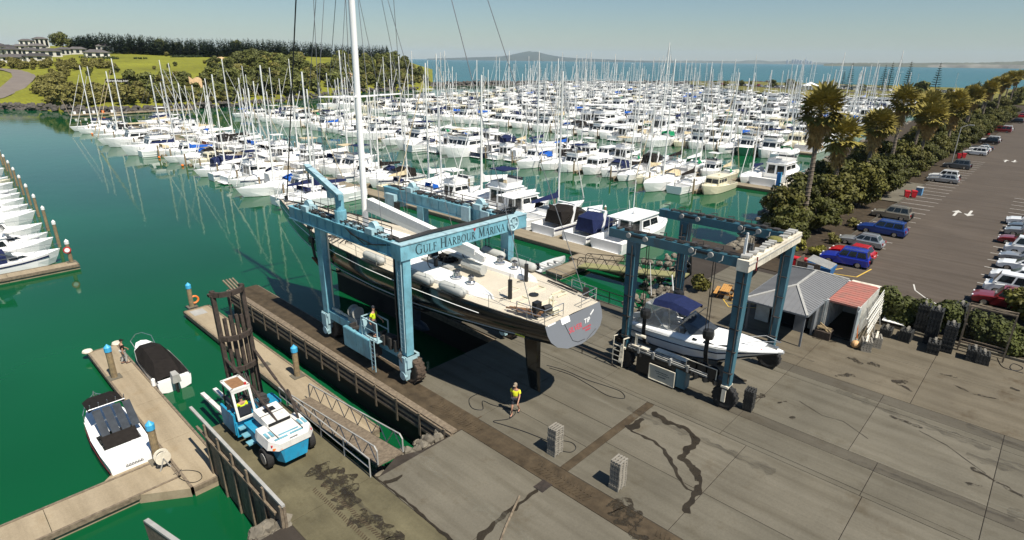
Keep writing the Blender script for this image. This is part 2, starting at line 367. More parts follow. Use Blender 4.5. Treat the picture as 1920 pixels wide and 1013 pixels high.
blot('wet_stain', [(16.2, 13.5), (15.2, 13.45), (14.2, 13.5), (13.2, 13.4), (12.5, 13.3), (11.9, 13.0)], .22, G_wet, seed=7)
blot('wet_stain', [(11.65, 19.4), (11.7, 17), (11.62, 15), (11.65, 12.5)], .10, G_wet, seed=8)
blot('wet_stain', [(11.7, 18.8), (12.2, 18.5), (12.6, 18.6)], .22, G_wet, seed=9)
blot('oil_stain', [(9.9, 22.0), (10.4, 20.8), (10.3, 19.5), (9.6, 18.5)], .8, G_oil, seed=10)
blot('oil_stain', [(9.5, 18.0), (10.2, 17.0), (10.1, 15.8), (9.2, 15.2)], .8, G_oil, seed=11)
blot('oil_stain', [(30.4, 9.6), (31.3, 9.3)], .35, G_oil, seed=12); blot('oil_stain', [(30.9, 8.4), (31.5, 8.1)], .16, G_oil, seed=13)
blot('oil_stain', [(29.9, 7.4), (30.2, 7.2)], .22, G_oil, seed=17)
blot('oil_stain', [(31.8, -.3), (31.2, -1.6), (30.9, -2.4)], .2, G_oil, seed=15); blot('crack', [(33.5, 2.1), (33.0, .8), (32.2, -.2), (31.7, -.9)], .035, G_wet, seed=16)
blot('oil_stain', [(36.5, 7), (37.5, 6.2)], .28, G_oil, seed=18); blot('oil_stain', [(38.2, 4.3), (38.9, 3.6)], .3, G_oil, seed=19)
blot('crack', [(32, 7.6), (31.4, 6.2), (31.6, 5.2), (30.8, 3.8)], .03, G_wet, seed=20)
blot('oil_stain', [(40.5, 1.6), (40.0, .6), (40.3, -.6)], .18, G_oil, seed=21)
# tread ridges of mud left by the lift tyres in the dirty track
mb = MB(); k = 0; y = 22.0
while y > 6.5:
    if (y > 18.4) or (11.5 < y < 14.6) or y < 8.5:
        for sx in (-1, 1):
            x = 17.45 + sx * .22; mb.box((x, y, .012), (.36, .075, .03), rz=sx * .35 + rnd.uniform(-.1, .1))
    y -= .19
struct(mb.build('mud_ridges', G_mud, yard), 'stuff')
mb = MB()
for ty in range(60):
    for sx in (9.3, 9.75): mb.box((sx + rnd.uniform(-.02, .02), 20.6 - ty * .14, .008), (.2, .05, .012), rz=.4 if sx < 9.5 else -.4)
struct(mb.build('tyre_marks', G_mud, yard), 'stuff')
# drain grate
g = thing('drain_grate', 'small rectangular steel drain grate set in the concrete where the wet trail starts', 'grate', (16.55, 13.5, 0))
MB().bb((16.2, 13.2, -.02), (16.9, 13.75, .004)).build('pit', M_dark, g)
for i in range(9): MB().bb((16.22, 13.22 + i * .06, .004), (16.88, 13.25 + i * .06, .02)).build('grate_bar', M_rust, g)
o = MB().tube([(15.3, 13.75, .05), (13.6, 12.95, .05), (12.4, 12.3, .05)], .05).build('drain_pipe', M_wood); tag(o, 'long grey pipe lying across the concrete beside the wet trail', 'pipe')

# --- car park, kerbs and markings
cp = MB().poly([(51.5, -90, .02), (900, -90, .02), (900, 15.2, .02), (51.5, 15.2, .02)]).build('car_park', G_asph); struct(cp); ORG[cp.name] = Vector((0, 0, 0))
ld = MB().prism([(53.2, 15.3), (640, 15.3), (640, 42), (240, 41), (150, 36), (110, 31.5), (70, 23.3), (58, 22), (53.2, 21.5)], -.3, .03).build('planting_bed', G_bed); struct(ld)
mb = MB(); mb.bb((53.2, 15.15, 0), (640, 15.3, .14)); struct(mb.build('kerb', G_wall))
i = 0; x = 59.5
while x < 330:
    if x < 150: MB().bb((x, 11.2, .022), (x + .11, 15.1, .026)).build('bay_line', G_paint, cp)
    if x < 110: MB().bb((x + .6, -1.6, .022), (x + .71, 2.9 + (x - 60) * .02, .026)).build('bay_line', G_paint, cp)
    x += 2.95
for a, b, w in (((55.9, 13.9), (58.6, 12.6), .12), ((56.1, 13.8), (56.9, 11.0), .12), ((56.9, 11.0), (60.3, 10.6), .12), ((54.6, 12.3), (55.8, 11.9), .12), ((53.0, 12.3), (54.2, 11.6), .14)):
    MB().bar((*a, .025), (*b, .025), w, .006).build('yellow_line', G_yel, cp)
def arrow(x, y, s, L=2.6):
    MB().bar((x - s * L / 2, y, .026), (x + s * L * .15, y, .026), .28, .006).build('lane_arrow', G_paint, cp)
    MB().prism([(x + s * L * .15, y - .55), (x + s * L * .15, y + .55), (x + s * L / 2, y)], .023, .031).build('lane_arrow_head', G_paint, cp)
for ax in (93, 154, 232): arrow(ax, 8.5, 1, 4); arrow(ax + 1, 7.2, -1, 4)
pts = [(58.5, 6.9), (56.9, 6.5), (55.6, 5.6), (54.6, 4.6)]
for a, b in zip(pts, pts[1:]): MB().bar((*a, .026), (*b, .026), .11, .006).build('lane_arrow', G_paint, cp)
MB().prism([(55.4, 4.4), (54.4, 3.9), (54.6, 4.7)], .023, .031).build('lane_arrow_head', G_paint, cp)
# traffic island with kerb at right
isl = [(52.6, 2.0), (55.4, 2.2), (58.6, 1.8), (58.6, -7), (52.0, -7)]
struct(MB().prism(isl, .0, .14).build('traffic_island', G_bed))
for a, b in zip(isl, isl[1:] + isl[:1]): 
    if a[0] != b[0] or a[1] > -6: struct(MB().bar((*a, .09), (*b, .09), .15, .18).build('kerb', G_conc2))
mb = MB()
for i in range(6): MB().bar((52.3, 1.5 - i * 1.6, .026), (52.1, .7 - i * 1.6, .026), .1, .006).build('yellow_line', G_yel, cp)
# --- rock armour along the yard edge
def rocks(name, boxes, n, r0, r1, seed, m=None, kind='stuff'):
    r = random.Random(seed); mb = MB()
    for i in range(n):
        a, b = boxes[r.randrange(len(boxes))]; t = r.random()
        c = Vector([a[k] + (b[k] - a[k]) * r.random() for k in range(3)]); s = r.uniform(r0, r1)
        o = len(mb.v); mb.lathe([(.3 * s, -.7 * s), (1.0 * s, -.2 * s), (.85 * s, .4 * s), (.3 * s, .75 * s)], c, 6)
        q = Matrix.Rotation(r.uniform(0, 3), 3, 'Z') @ Matrix.Rotation(r.uniform(-.6, .6), 3, 'X')
        for k in range(o, len(mb.v)): mb.v[k] = c + q @ (mb.v[k] - c) * r.uniform(.8, 1.15)
    return struct(mb.build(name, m or M_rock), kind)
M_rock = mat('armour_rock', (.19, .165, .125), .9, .4, 1.2, bump=.5, coord='World', dirt=(.07, .06, .045))
M_rockd = mat('dark_breakwater_rock', (.085, .075, .065), .9, .4, .5, bump=.5, coord='World')
rocks('shore_rocks', [((2.2, 19.3, -2.2), (7.5, 20.6, -.4)), ((4, 20, -2.4), (7.5, 21.4, -1.5)), ((6.4, 19.4, -1.2), (7.6, 20.4, -.1))], 190, .16, .42, 1)
rocks('shore_rocks', [((11.8, 19.6, -2.2), (16.2, 21.2, -.7)), ((13, 19.8, -1), (16.2, 20.3, -.2))], 110, .15, .36, 2)
rocks('shore_rocks', [((27.8, 25.2, -2.2), (36, 26.6, -.6)), ((36.3, 20.4, -2.2), (46, 24, -.7)), ((46, 22, -2.3), (57, 28.5, -.7))], 330, .2, .5, 3)
edge = [(58, 22), (70, 23.3), (110, 31.5), (150, 36), (240, 41), (640, 42)]
struct(MB().loft([[(x, y - .6, .05), (x - .5, y + .5, -.1), (x - 1.2, y + 3.4, WZ - .6)] for x, y in edge], False).build('shore_bank', M_rockd))
rocks('shore_rocks', [((a[0] + (b[0]-a[0])*k/8 - 1, a[1] + (b[1]-a[1])*k/8, -2.2 + 2.1*(1-q)), (a[0] + (b[0]-a[0])*(k+1)/8, a[1] + (b[1]-a[1])*(k+1)/8 + .4, -2.1 + 2.1*(1-q))) if q == 0 else ((a[0] + (b[0]-a[0])*k/8 - 1, a[1] + (b[1]-a[1])*k/8 + 1.4, -1.6), (a[0] + (b[0]-a[0])*(k+1)/8, a[1] + (b[1]-a[1])*(k+1)/8 + 2.2, -1.2)) for a, b in zip(edge[:4], edge[1:5]) for k in range(8) for q in (0, 1)], 520, .3, .7, 4)
# --- breakwater
bw = MB(); line = [(306, 384), (413, 362), (552, 288), (640, 240)]
struct(MB().loft([[(x - 3, y - 7, WZ), (x - 1, y - 2, .2), (x + 1, y + 2, .2), (x + 3, y + 7, WZ)] for x, y in line], False).build('breakwater', M_rockd))
rocks('breakwater_rocks', [((line[i][0] + (line[i+1][0]-line[i][0]) * k / 12 - 4, line[i][1] + (line[i+1][1]-line[i][1]) * k / 12 - 7, -2.4), (line[i][0] + (line[i+1][0]-line[i][0]) * (k+1) / 12 + 2, line[i][1] + (line[i+1][1]-line[i][1]) * (k+1) / 12 + 1, .2)) for i in range(3) for k in range(12)], 900, .7, 1.8, 5, M_rockd)
# ================================================================== BOAT LIFTS
M_lblue = mat('lift_blue', (.18, .42, .50), .42, .14, 1.2, coord='World', dirt=(.12, .28, .34), rust=.75)
M_lwhite = mat('lift_pale_blue', (.34, .50, .54), .5, .12, 1.5, coord='World', rust=.7)
M_steelb = mat('lift_teal', (.042, .132, .172), .42, .22, 1.0, coord='World', dirt=(.03, .10, .135), rust=.8)
M_cream2 = mat('beam_cream', (.74, .69, .56), .6, .12, 1.2, coord='World', dirt=(.52, .46, .36), rust=.7)
M_ink = mat('lettering_dark', (.02, .05, .06), .6, .2, 6)
M_fadeink = mat('lettering_faded', (.46, .43, .36), .7, .2, 6)
M_grime = mat('greasy_steel', (.045, .04, .036), .7, .5, 4, bump=.4)
M_grey = mat('grey_paint', (.36, .35, .32), .6, .2, 2)
M_sling = mat('sling_web', (.02, .018, .016), .85, .3, 8)
M_slingb = mat('sling_brown', (.11, .035, .018), .85, .4, 5)
M_hivis = mat('hivis_yellow', (.62, .78, .02), .75, .1, 6)
M_hivis2 = mat('tshirt_yellow', (.80, .80, .03), .8, .1, 6)
M_skin = mat('skin', (.42, .22, .14), .55, .12, 12)
M_cloth = mat('dark_cloth', (.018, .02, .028), .85, .3, 10)
M_cap = mat('tan_cap', (.30, .24, .17), .85, .2, 10)

# --- serif capitals drawn as strokes (thick verticals, thin hairlines, serifs)
TH, TN = .15, .065
def glyph(c):
    L = []                                            # (x0,y0,x1,y1,w)
    def st(x0, y0, x1, y1, w): L.append((x0, y0, x1, y1, w))
    def sf(x, y, w=.26): L.append((x - w / 2, y, x + w / 2, y, .05))
    def arc(cx, cy, rx, ry, a0, a1, n=10, thick=True):
        P = [(cx + rx * math.cos(R(a0 + (a1 - a0) * i / n)), cy + ry * math.sin(R(a0 + (a1 - a0) * i / n)), a0 + (a1 - a0) * i / n) for i in range(n + 1)]
        for p, q in zip(P, P[1:]): st(p[0], p[1], q[0], q[1], TN + (TH - TN) * abs(math.cos(R((p[2] + q[2]) / 2))) ** 1.3)
    if c == 'G': arc(.48, .5, .42, .47, 55, 318); st(.82, .08, .82, .42, TH * .85); sf(.82, .44, .3); st(.8, .72, .84, .93, .05); w = .98
    if c == 'U': st(.18, .3, .18, .97, TH); sf(.18, .97); st(.76, .3, .76, .97, TN); sf(.76, .97, .22); arc(.47, .32, .29, .29, 180, 360); w = .94
    if c == 'L': st(.18, .03, .18, .97, TH); sf(.18, .97); sf(.18, .03, .2); st(.1, .03, .66, .03, .06); st(.65, .03, .68, .24, .05); w = .74
    if c == 'F': st(.18, .03, .18, .97, TH); sf(.18, .03); st(.1, .96, .64, .96, .06); st(.64, .97, .65, .78, .05); st(.2, .52, .52, .52, .06); st(.52, .62, .52, .42, .05); w = .7
    if c == 'H':
        for x in (.18, .78): st(x, .03, x, .97, TH); sf(x, .03); sf(x, .97)
        st(.2, .52, .78, .52, .06); w = .98
    if c == 'A': st(.08, .03, .44, .98, TN); st(.42, .98, .82, .03, TH); st(.22, .36, .66, .36, .055); sf(.08, .03, .22); sf(.82, .03); w = .92
    if c in 'RB':
        st(.18, .03, .18, .97, TH); sf(.17, .97, .2); arc(.32, .74, .27, .22, -90, 90); st(.18, .96, .32, .96, .055); st(.18, .52, .34, .52, .055)
        if c == 'R': st(.36, .52, .76, .03, TH); sf(.18, .03); sf(.79, .03, .16); w = .84
        else: arc(.35, .28, .31, .25, -90, 90); st(.1, .03, .36, .03, .055); w = .78
    if c == 'O': arc(.5, .5, .41, .47, 0, 360, 18); w = 1.02
    if c == 'M': st(.14, .03, .2, .97, TN); st(.2, .97, .55, .1, TH); st(.55, .1, .9, .97, TN); st(.9, .97, .96, .03, TH); sf(.14, .03, .22); sf(.96, .03); sf(.16, .97, .16); sf(.93, .97, .16); w = 1.12
    if c == 'I': st(.2, .03, .2, .97, TH); sf(.2, .03); sf(.2, .97); w = .42
    if c == 'N': st(.16, .03, .16, .97, TN); st(.14, .97, .8, .03, TH); st(.8, .03, .8, .97, TN); sf(.16, .03, .22); sf(.14, .97, .18); sf(.8, .97, .22); w = .98
    if c == ' ': w = .5
    return L, w
def letters(text, size, x0, width, y, zb, small=.78, lift=.006):
    "text on a face that looks to -Y; each letter its own MB"
    tot = 0; run = []
    for i, c in enumerate(text):
        big = (i == 0 or text[i - 1] == ' '); s = size if big else size * small
        g, w = glyph(c); run.append((c, g, tot, s)); tot += (w + .10) * s
    k = width / tot; out = []
    for c, g, xo, s in run:
        if c == ' ': continue
        mb = MB()
        for a, b, e, f, w in g:
            d = Vector(((e - a) * s * k, (f - b) * s)); n = Vector((-d.y, d.x)); n = n.normalized() * w * s / 2 if n.length else n; d = d.normalized() * .012
            P = [(x0 + (xo + a * s) * k, zb + b * s), (x0 + (xo + e * s) * k, zb + f * s)]
            q = [(P[0][0]-d.x+n.x, P[0][1]-d.y+n.y), (P[0][0]-d.x-n.x, P[0][1]-d.y-n.y), (P[1][0]+d.x-n.x, P[1][1]+d.y-n.y), (P[1][0]+d.x+n.x, P[1][1]+d.y+n.y)]
            off = lift + .0004 * (len(mb.f) % 5)
            mb.poly([(px, y - off, pz) for px, pz in (q[0], q[1], q[2], q[3])])
        out.append((c, mb))
    return out

def tyre(mb_t, c, r, w, lug=0, axis='x', n=24):
    mb_t.lathe([(r * .62, -w * .42), (r * .86, -w * .5), (r * .97, -w * .46), (r, -w * .3), (r, w * .3), (r * .97, w * .46), (r * .86, w * .5), (r * .62, w * .42)], c, n, axis)
    if lug:
        c = Vector(c)
        for i in range(lug):
            a = 2 * math.pi * i / lug
            for sx in (-1, 1):
                aa = a + sx * .07
                rot = Matrix.Rotation(-aa, 3, 'X') @ Matrix.Rotation(sx * .25, 3, 'Z')
                p = c + Matrix.Rotation(-aa, 3, 'X') @ Vector((sx * w * .22, 0, r * 1.0))
                mb_t.box(p, (w * .56, r * .13, r * .075), rot=rot)

T = thing('boat_lift', 'big light blue travelling boat lift with lettered cross beam straddling the slip', 'boat lift', (21.9, 29, 0))
NX, FX, Y0, Y1 = 17.85, 26.1, 24.9, 33.6
for X, s in ((NX, 1), (FX, -1)):
    for Yc in (Y0, Y1):
        top = 7.8
        xl = X - .07; MB().hexa([(xl-.25, Yc-.27, 1.9), (xl+.25, Yc-.27, 1.9), (xl+.25, Yc+.27, 1.9), (xl-.25, Yc+.27, 1.9), (xl-.26, Yc-.36, top), (xl+.26, Yc-.36, top), (xl+.26, Yc+.36, top), (xl-.26, Yc+.36, top)]).build('leg', M_lblue, T)
        MB().bb((X-.38, Yc-.36, 1.15), (X+.34, Yc+.36, 1.9)).build('leg_foot', M_lwhite, T)
        w = MB(); tyre(w, (X + .25, Yc, .84), .84, .62, 18); tw = w.build('tyre', M_tyredirt, T)
        r_ = MB(); r_.cyl((X + .25, Yc, .84), .5, .5, 16, 'x'); r_.cyl((X - .06, Yc, .84), .2, .14, 10, 'x'); r_.build('rim', M_lwhite, tw)
        h = MB(); h.bb((X - .5, Yc - .26, 1.0), (X - .12, Yc + .3, 1.85)); h.hexa([(X-.42, Yc-.2, .35), (X-.16, Yc-.2, .35), (X-.16, Yc+.2, .35), (X-.42, Yc+.2, .35), (X-.5, Yc-.26, 1.0), (X-.12, Yc-.26, 1.0), (X-.12, Yc+.26, 1.0), (X-.5, Yc+.26, 1.0)])
        h.cyl((X - .42, Yc, .62), .26, .2, 14, 'x'); h.bb((X - .45, Yc - .35, 1.7), (X + .5, Yc + .35, 1.9)); h.build('wheel_fork', M_lwhite, T)
# top beams (along the slip) with flanges
for X, ya, yb in ((NX, 25.35, 37.2), (FX + .1, 25.35, 38.2)):
    m = MB(); m.bb((X - .32, ya, 7.8), (X + .32, yb, 8.52)); m.bb((X - .4, ya, 8.52), (X + .4, yb, 8.6)); m.bb((X - .4, ya, 7.73), (X + .4, yb, 7.8)); m.build('top_beam', M_lblue, T)
    m = MB()
    for i in range(12): m.bb((X - .36, ya + .5 + i * .95, 7.8), (X - .32, ya + .56 + i * .95, 8.52))
    m.build('beam_stiffeners', M_lblue, T)
    # sheaves, hoists, rails and hoses on top of the beam
    m = MB()
    for i in range(46):
        yy = ya + .3 + i*.24; w_ = rnd.uniform(.06, .3); x_ = X + rnd.uniform(-.25, .15); m.box((x_, yy, 8.64 + rnd.random()*.07), (w_, rnd.uniform(.06, .4), rnd.uniform(.05, .16)), rnd.uniform(-.3, .3))
    for i in range(7): yy = ya + rnd.random()*10; m.tube([(X - .2, yy, 8.65), (X - .1, yy + .4, 8.95), (X + .1, yy + 1.0, 8.9), (X + .2, yy + 1.3, 8.65)], .025, 4)
    for dx in (-.22, 0, .2): m.tube([(X + dx, ya + .2, 8.72), (X + dx, (ya + yb) / 2, 8.76), (X + dx, yb - .5, 8.7)], .04, 5)
    m.build('hose_run', M_grime, T); m = MB()
    for i in range(9): m.box((X + rnd.uniform(-.2, .2), ya + 1 + i*1.15 + rnd.random()*.5, 8.68), (rnd.uniform(.2, .5), rnd.uniform(.2, .6), .16), 0)
    struct(m.build('beam_boxes', M_lwhite, T), 'stuff')
    m = MB()
    for i in range(7): m.bar((X + .34, ya + 1 + i * 1.7, 8.6), (X + .34, ya + 1 + i * 1.7, 9.15), .045)
    for z in (8.9, 9.15): m.bar((X + .34, ya + 1, z), (X + .34, ya + 11.2, z), .04)
    m.build('walkway_rail', M_rust, T)
    for yy in (ya + 2.2, ya + 9.6):
        m = MB(); m.bb((X - .42, yy - .35, 8.62), (X + .42, yy + .35, 8.95)); m.cyl((X, yy, 8.95), .36, .3, 14, 'x'); m.build('hoist_head', M_lwhite, T)
m = MB(); X = FX
m.bb((X - .6, 36.4, 7.2), (X + .5, 37.6, 8.2)); m.cyl((X - .3, 37.0, 7.1), .34, .7, 12, 'y'); m.bb((X - .55, 28.0, 7.7), (X - .42, 28.8, 8.7)); m.bb((X - .55, 26.2, 7.7), (X - .42, 26.9, 8.7)); m.build('sling_trolley', M_lwhite, T)
# front cross beam with lettering
m = MB(); m.bb((17.35, 24.45, 7.76), (27.35, 25.3, 8.62)); cb = m.build('cross_beam', M_lblue, T)
m = MB(); m.bb((17.35, 24.4, 8.62), (27.35, 25.34, 8.67)); m.build('beam_cap', M_lwhite, T)
for c, mb in letters('GULF HARBOUR MARINA', .60, 18.35, 7.0, 24.45, 7.9): mb.build('letter', M_ink, cb)
MB().poly([(22.62, 24.44, 8.56), (22.86, 24.44, 8.56), (22.74, 24.44, 8.36)]).build('red_marker', M_red, cb)
m = MB(); m.tube([(26 + .44*math.cos(a), 24.36, 8.25 + .44*math.sin(a)) for a in [2*math.pi*i/18 for i in range(18)]], .07, 6, closed=True); m.cyl((26.0, 24.4, 8.25), .36, .04, 14, 'y'); m.cyl((26.0, 24.36, 8.25), .12, .14, 10, 'y')
for i in range(6): a = i * math.pi / 3; m.bar((26.0 + .1 * math.cos(a), 24.36, 8.25 + .1 * math.sin(a)), (26.0 + .4 * math.cos(a), 24.36, 8.25 + .4 * math.sin(a)), .07)
m.build('hose_reel', M_lwhite, T)
m = MB()
for k in range(5): m.tube([(17.6, 24.9 + k * .08, 8.75), (20, 24.95 + k * .07, 8.8 + .05 * (k % 2)), (23, 24.9 + k * .08, 8.74), (26.8, 24.95 + k * .07, 8.8)], .045, 5)
for k in range(5): m.tube([(25.4 + k * .2, 25.2, 8.7), (25.6 + k * .2, 24.9, 9.15 - .05 * k), (26.2 + k * .15, 24.7, 9.2), (26.6, 24.9, 8.72)], .035, 5)
m.build('hose_bundle', M_hose, T)
# lower side beams
m = MB(); m.bb((NX - .25, 25.3, 1.5), (NX + .25, 33.3, 2.05)); m.build('side_beam', M_lblue, T)
m = MB(); m.bb((FX - .25, 25.3, 1.5), (FX + .25, 33.3, 2.05)); m.build('side_beam', M_lblue, T)
m = MB(); m.tube([(NX, 33.2, 2.2), (NX, 31.2, 2.2)], .07, 8); m.cyl((NX, 32.4, 2.2), .12, .6, 10, 'y'); m.tube([(NX + .1, 33.2, 2.3), (NX + .12, 33.2, 7.6)], .05, 6); m.build('hydraulic_pipe', M_cream2, T)
# engine platform: two blue side panels, cage, drum, ladder
for ya, yb in ((27.5, 28.95), (28.98, 30.4)):
    m = MB(); m.bb((NX - .95, ya, .85), (NX - .9, yb, 2.1)); m.bb((NX - .93, ya, 2.1), (NX - .7, yb, 2.14)); m.build('engine_panel', M_lblue, T)
m = MB(); m.bb((NX - .88, 27.5, .9), (NX - .1, 30.4, 2.05))
for i in range(12): m.bb((NX - .85 + rnd.random() * .3, 27.6 + i * .23, 2.05), (NX - .3, 27.75 + i * .23, 2.1 + rnd.random() * .3))
for i in range(8): m.bb((NX - .5 + rnd.random() * .3, 25.5 + i * .24, 1.9), (NX + .1, 25.68 + i * .24, 2.2 + rnd.random() * .45))
for k in range(6): m.tube([(NX - .1, 25.4, 2.6 - k * .1), (NX - .45 - .05 * k, 25.0, 2.0), (NX - .35, 24.8, 1.4 - .05 * k)], .035, 5)
m.build('engine', M_grime, T)
m = MB(); m.lathe([(.42, -.3), (.42, -.24), (.24, -.24), (.24, .24), (.42, .24), (.42, .3)], (NX + .1, 30.5, 2.75), 16, 'y'); m.bb((NX - .2, 30.0, 2.05), (NX + .35, 31.0, 2.4)); m.build('winch_drum', M_grey, T)
m = MB()
for x in (NX - .75, NX + .05):
    for y in (26.9, 28.5): m.bar((x, y, 2.1), (x, y, 3.35), .06)
    m.bar((x, 26.9, 3.35), (x, 28.5, 3.35), .06); m.bar((x, 26.9, 2.75), (x, 28.5, 2.75), .05)
m.bar((NX - .75, 28.5, 3.35), (NX + .05, 28.5, 3.35), .06); m.bb((NX - .8, 26.85, 2.1), (NX + .1, 28.55, 2.16)); m.hexa([(NX-.7, 28.3, 2.1), (NX, 28.3, 2.1), (NX, 29.0, 2.1), (NX-.7, 29.0, 2.1), (NX-.7, 28.4, 3.1), (NX, 28.4, 3.1), (NX, 28.7, 3.1), (NX-.7, 28.7, 3.1)])
m.build('operator_cage', M_lwhite, T)
m = MB()
for y in (26.95, 27.3): m.bar((NX - .98, y, .25), (NX - .98, y, 2.5), .05)
for i in range(8): m.bar((NX - .98, 26.95, .4 + i * .27), (NX - .98, 27.3, .4 + i * .27), .035)
m.build('ladder', M_lwhite, T)
m = MB()
for x, y in ((NX - .42, 24.62), (NX - .42, 24.95)): m.bar((x, y, 2.2), (x, y, 8.3), .05)
for i in range(20): m.bar((NX - .42, 24.62, 2.5 + i * .29), (NX - .42, 24.95, 2.5 + i * .29), .035)
m.build('ladder', M_lwhite, T)
m = MB()
for k in range(7): m.tube([(NX - .3 + .06 * k, 25.42 + .05 * (k % 3), 2.2), (NX - .32 + .07 * k, 25.45, 5.2), (NX - .2 + .05 * k, 25.5, 8.6)], .05, 5)
m.tube([(NX - .3, 25.6, 8.4), (NX - .45, 27.2, 8.1), (NX - .42, 29.4, 8.25), (NX - .35, 30.2, 8.6)], .035, 5); m.tube([(NX - .3, 26.0, 8.3), (NX - .45, 28, 7.95), (NX - .4, 30, 8.5)], .03, 5)
m.build('hose_bundle', M_hose, T)
# jib crane on the near beam
jb = Vector((NX, 31.1, 0))
m = MB(); m.cyl((NX, 31.1, 8.95), .36, .75, 14); m.cyl((NX, 31.1, 9.7), .26, 1.0, 14); m.bar((NX, 31.1, 9.3), (NX + .5, 32.4, 10.2), .2, .16); m.build('jib_post', M_lblue, T)
m = MB(); m.bar((NX - .2, 30.6, 10.2), (NX + 1.9, 38.4, 10.75), .24, .34); m.build('jib_arm', M_lblue, T)
m = MB(); m.bar((NX - .2, 30.6, 10.4), (NX + 1.9, 38.4, 10.95), .4, .06); m.bb((NX + .25, 32.6, 9.75), (NX + .7, 33.0, 10.2)); m.build('jib_flange', M_lwhite, T)
m = MB(); m.tube([(NX + .5, 33.0, 10.0), (NX + .5, 33.0, 8.7)], .012, 4); m.tube([(NX + 1.85, 38.2, 10.6), (NX + 1.85, 38.2, 9.7)], .05, 5); m.build('jib_cable', M_dark, T)
# lifting slings with blocks
for y in (26.3, 36.2):
    for X, s in ((NX + .55, 1), (FX - .5, -1)):
        zt = 7.4
        m = MB(); m.bb((X - .12, y - .22, 7.0), (X + .12, y + .22, 7.7)); m.tube([(X, y - .15, 7.0), (X, y - .15, 6.4)], .03, 5); m.tube([(X, y + .15, 7.0), (X, y + .15, 6.4)], .03, 5); m.bb((X - .1, y - .25, 6.0), (X + .1, y + .25, 6.4)); m.build('sling_block', M_dark, T)
        pts = [(X, 6.2), (X + s * .12, 5.0), (X + s * .6, 4.1), (X + s * 1.7, 3.45), (X + s * 3.55, 3.2)]
        m = MB()
        for a, b in zip(pts, pts[1:]): m.bar((a[0], y, a[1]), (b[0], y, b[1]), .30, .07, up=(s, 0, .4))
        m.build('sling', M_sling, T)
        m = MB(); m.bar((X + s * .02, y, 4.9), (X + s * .55, y, 4.05), .5, .12, up=(s, 0, .4)); m.build('sling_pad', M_slingb, T)
        if s == 1 and y < 30:
            m = MB(); m.bar((X - .02, y, 4.75), (X + .3, y, 4.3), .3, .14, up=(s, 0, .4)); m.build('sling_tag', M_orange, T)

# ------------------------------------------------------------------ lifted racing yacht
M_hull = mat('yacht_hull_black', (.010, .012, .012), .16, .2, .6, spec=.6, coord='World', coat=.4)
M_silver = mat('transom_silver', (.24, .245, .26), .3, .06, .5, metal=.45, coord='World')
M_chrome = mat('polished_winch', (.5, .5, .5), .18, .2, 4, metal=.9)
M_fender = mat('grey_fender', (.40, .40, .37), .75, .12, 4)
M_yellow = mat('hull_mark', (.6, .6, .06), .6, .1, 5)
def teak_deck():
    m = mat('teak_deck', (.55, .49, .385), .75, .12, .7, coord='World'); t = m.node_tree; b = t.nodes['Principled BSDF']
    g = t.nodes.new('ShaderNodeNewGeometry'); sp = t.nodes.new('ShaderNodeSeparateXYZ'); t.links.new(g.outputs['Position'], sp.inputs[0])
    mm = t.nodes.new('ShaderNodeMath'); mm.operation = 'MULTIPLY'; mm.inputs[1].default_value = 9.0; t.links.new(sp.outputs['X'], mm.inputs[0])
    fr = t.nodes.new('ShaderNodeMath'); fr.operation = 'FRACT'; t.links.new(mm.outputs[0], fr.inputs[0])
    gt = t.nodes.new('ShaderNodeMath'); gt.operation = 'LESS_THAN'; gt.inputs[1].default_value = .1; t.links.new(fr.outputs[0], gt.inputs[0])
    src = b.inputs['Base Color'].links[0].from_socket; mx = t.nodes.new('ShaderNodeMix'); mx.data_type = 'RGBA'
    t.links.new(gt.outputs[0], mx.inputs[0]); t.links.new(src, mx.inputs[6]); mx.inputs[7].default_value = (.17, .13, .09, 1); t.links.new(mx.outputs[2], b.inputs['Base Color'])
    return m
M_tdeck = teak_deck()
YC = 22.0
ST = [(16.3, 2.25, 5.85, 4.35), (19, 2.75, 5.93, 4.1), (22, 3.1, 6.0, 3.75), (26, 3.36, 6.05, 3.42), (30, 3.4, 6.1, 3.3), (34, 3.2, 6.15, 3.3), (38, 2.65, 6.22, 3.5), (42, 1.78, 6.32, 3.85), (45, .95, 6.4, 4.3), (47.3, .26, 6.46, 4.9), (48.2, .03, 6.48, 5.8)]
def stn(y):
    for a, b in zip(ST, ST[1:]):
        if a[0] <= y <= b[0]:
            t = (y - a[0]) / (b[0] - a[0]); return [a[i] + (b[i] - a[i]) * t for i in range(4)]
    return list(ST[0] if y < ST[0][0] else ST[-1])
YT = thing('racing_yacht', 'huge black hulled racing yacht with teak deck hanging in the blue lift', 'yacht', (22, 32, 3.3))
ys = [16.3 + (48.2 - 16.3) * i / 40 for i in range(41)]
def sec(y, top=1.0):
    _, b, zd, zb = stn(y); d = zd - zb; rk = 0 if y > 16.6 else -.0
    half = [(b, zd), (b * 1.0, zd - .3 * d), (b * .95, zd - .52 * d), (b * .80, zd - .74 * d), (b * .5, zd - .92 * d), (0, zb)]
    return half
rings = []
for y in ys:
    h = sec(y); ring = [(YC - x, y, z) for x, z in h] + [(YC + x, y, z) for x, z in h[-2::-1]]; rings.append(ring)
# the stern rakes back to a fuller lower edge
h = sec(16.3); zd, zb = h[0][1], h[-1][1]
rk = [(YC + sx, 16.3 - .62 * (zd - z) / (zd - zb), z) for sx, z in [(-x, z) for x, z in h] + [(x, z) for x, z in h[-2::-1]]]
rings.insert(0, rk)
m = MB().loft(rings, False); m.build('hull', M_hull, YT, smooth=True)
rk3 = [(x, y - .004, z) for x, y, z in rk]; tr = MB().poly(rk3[::-1]).build('transom', M_silver, YT)
for f in tr.data.polygons: pass
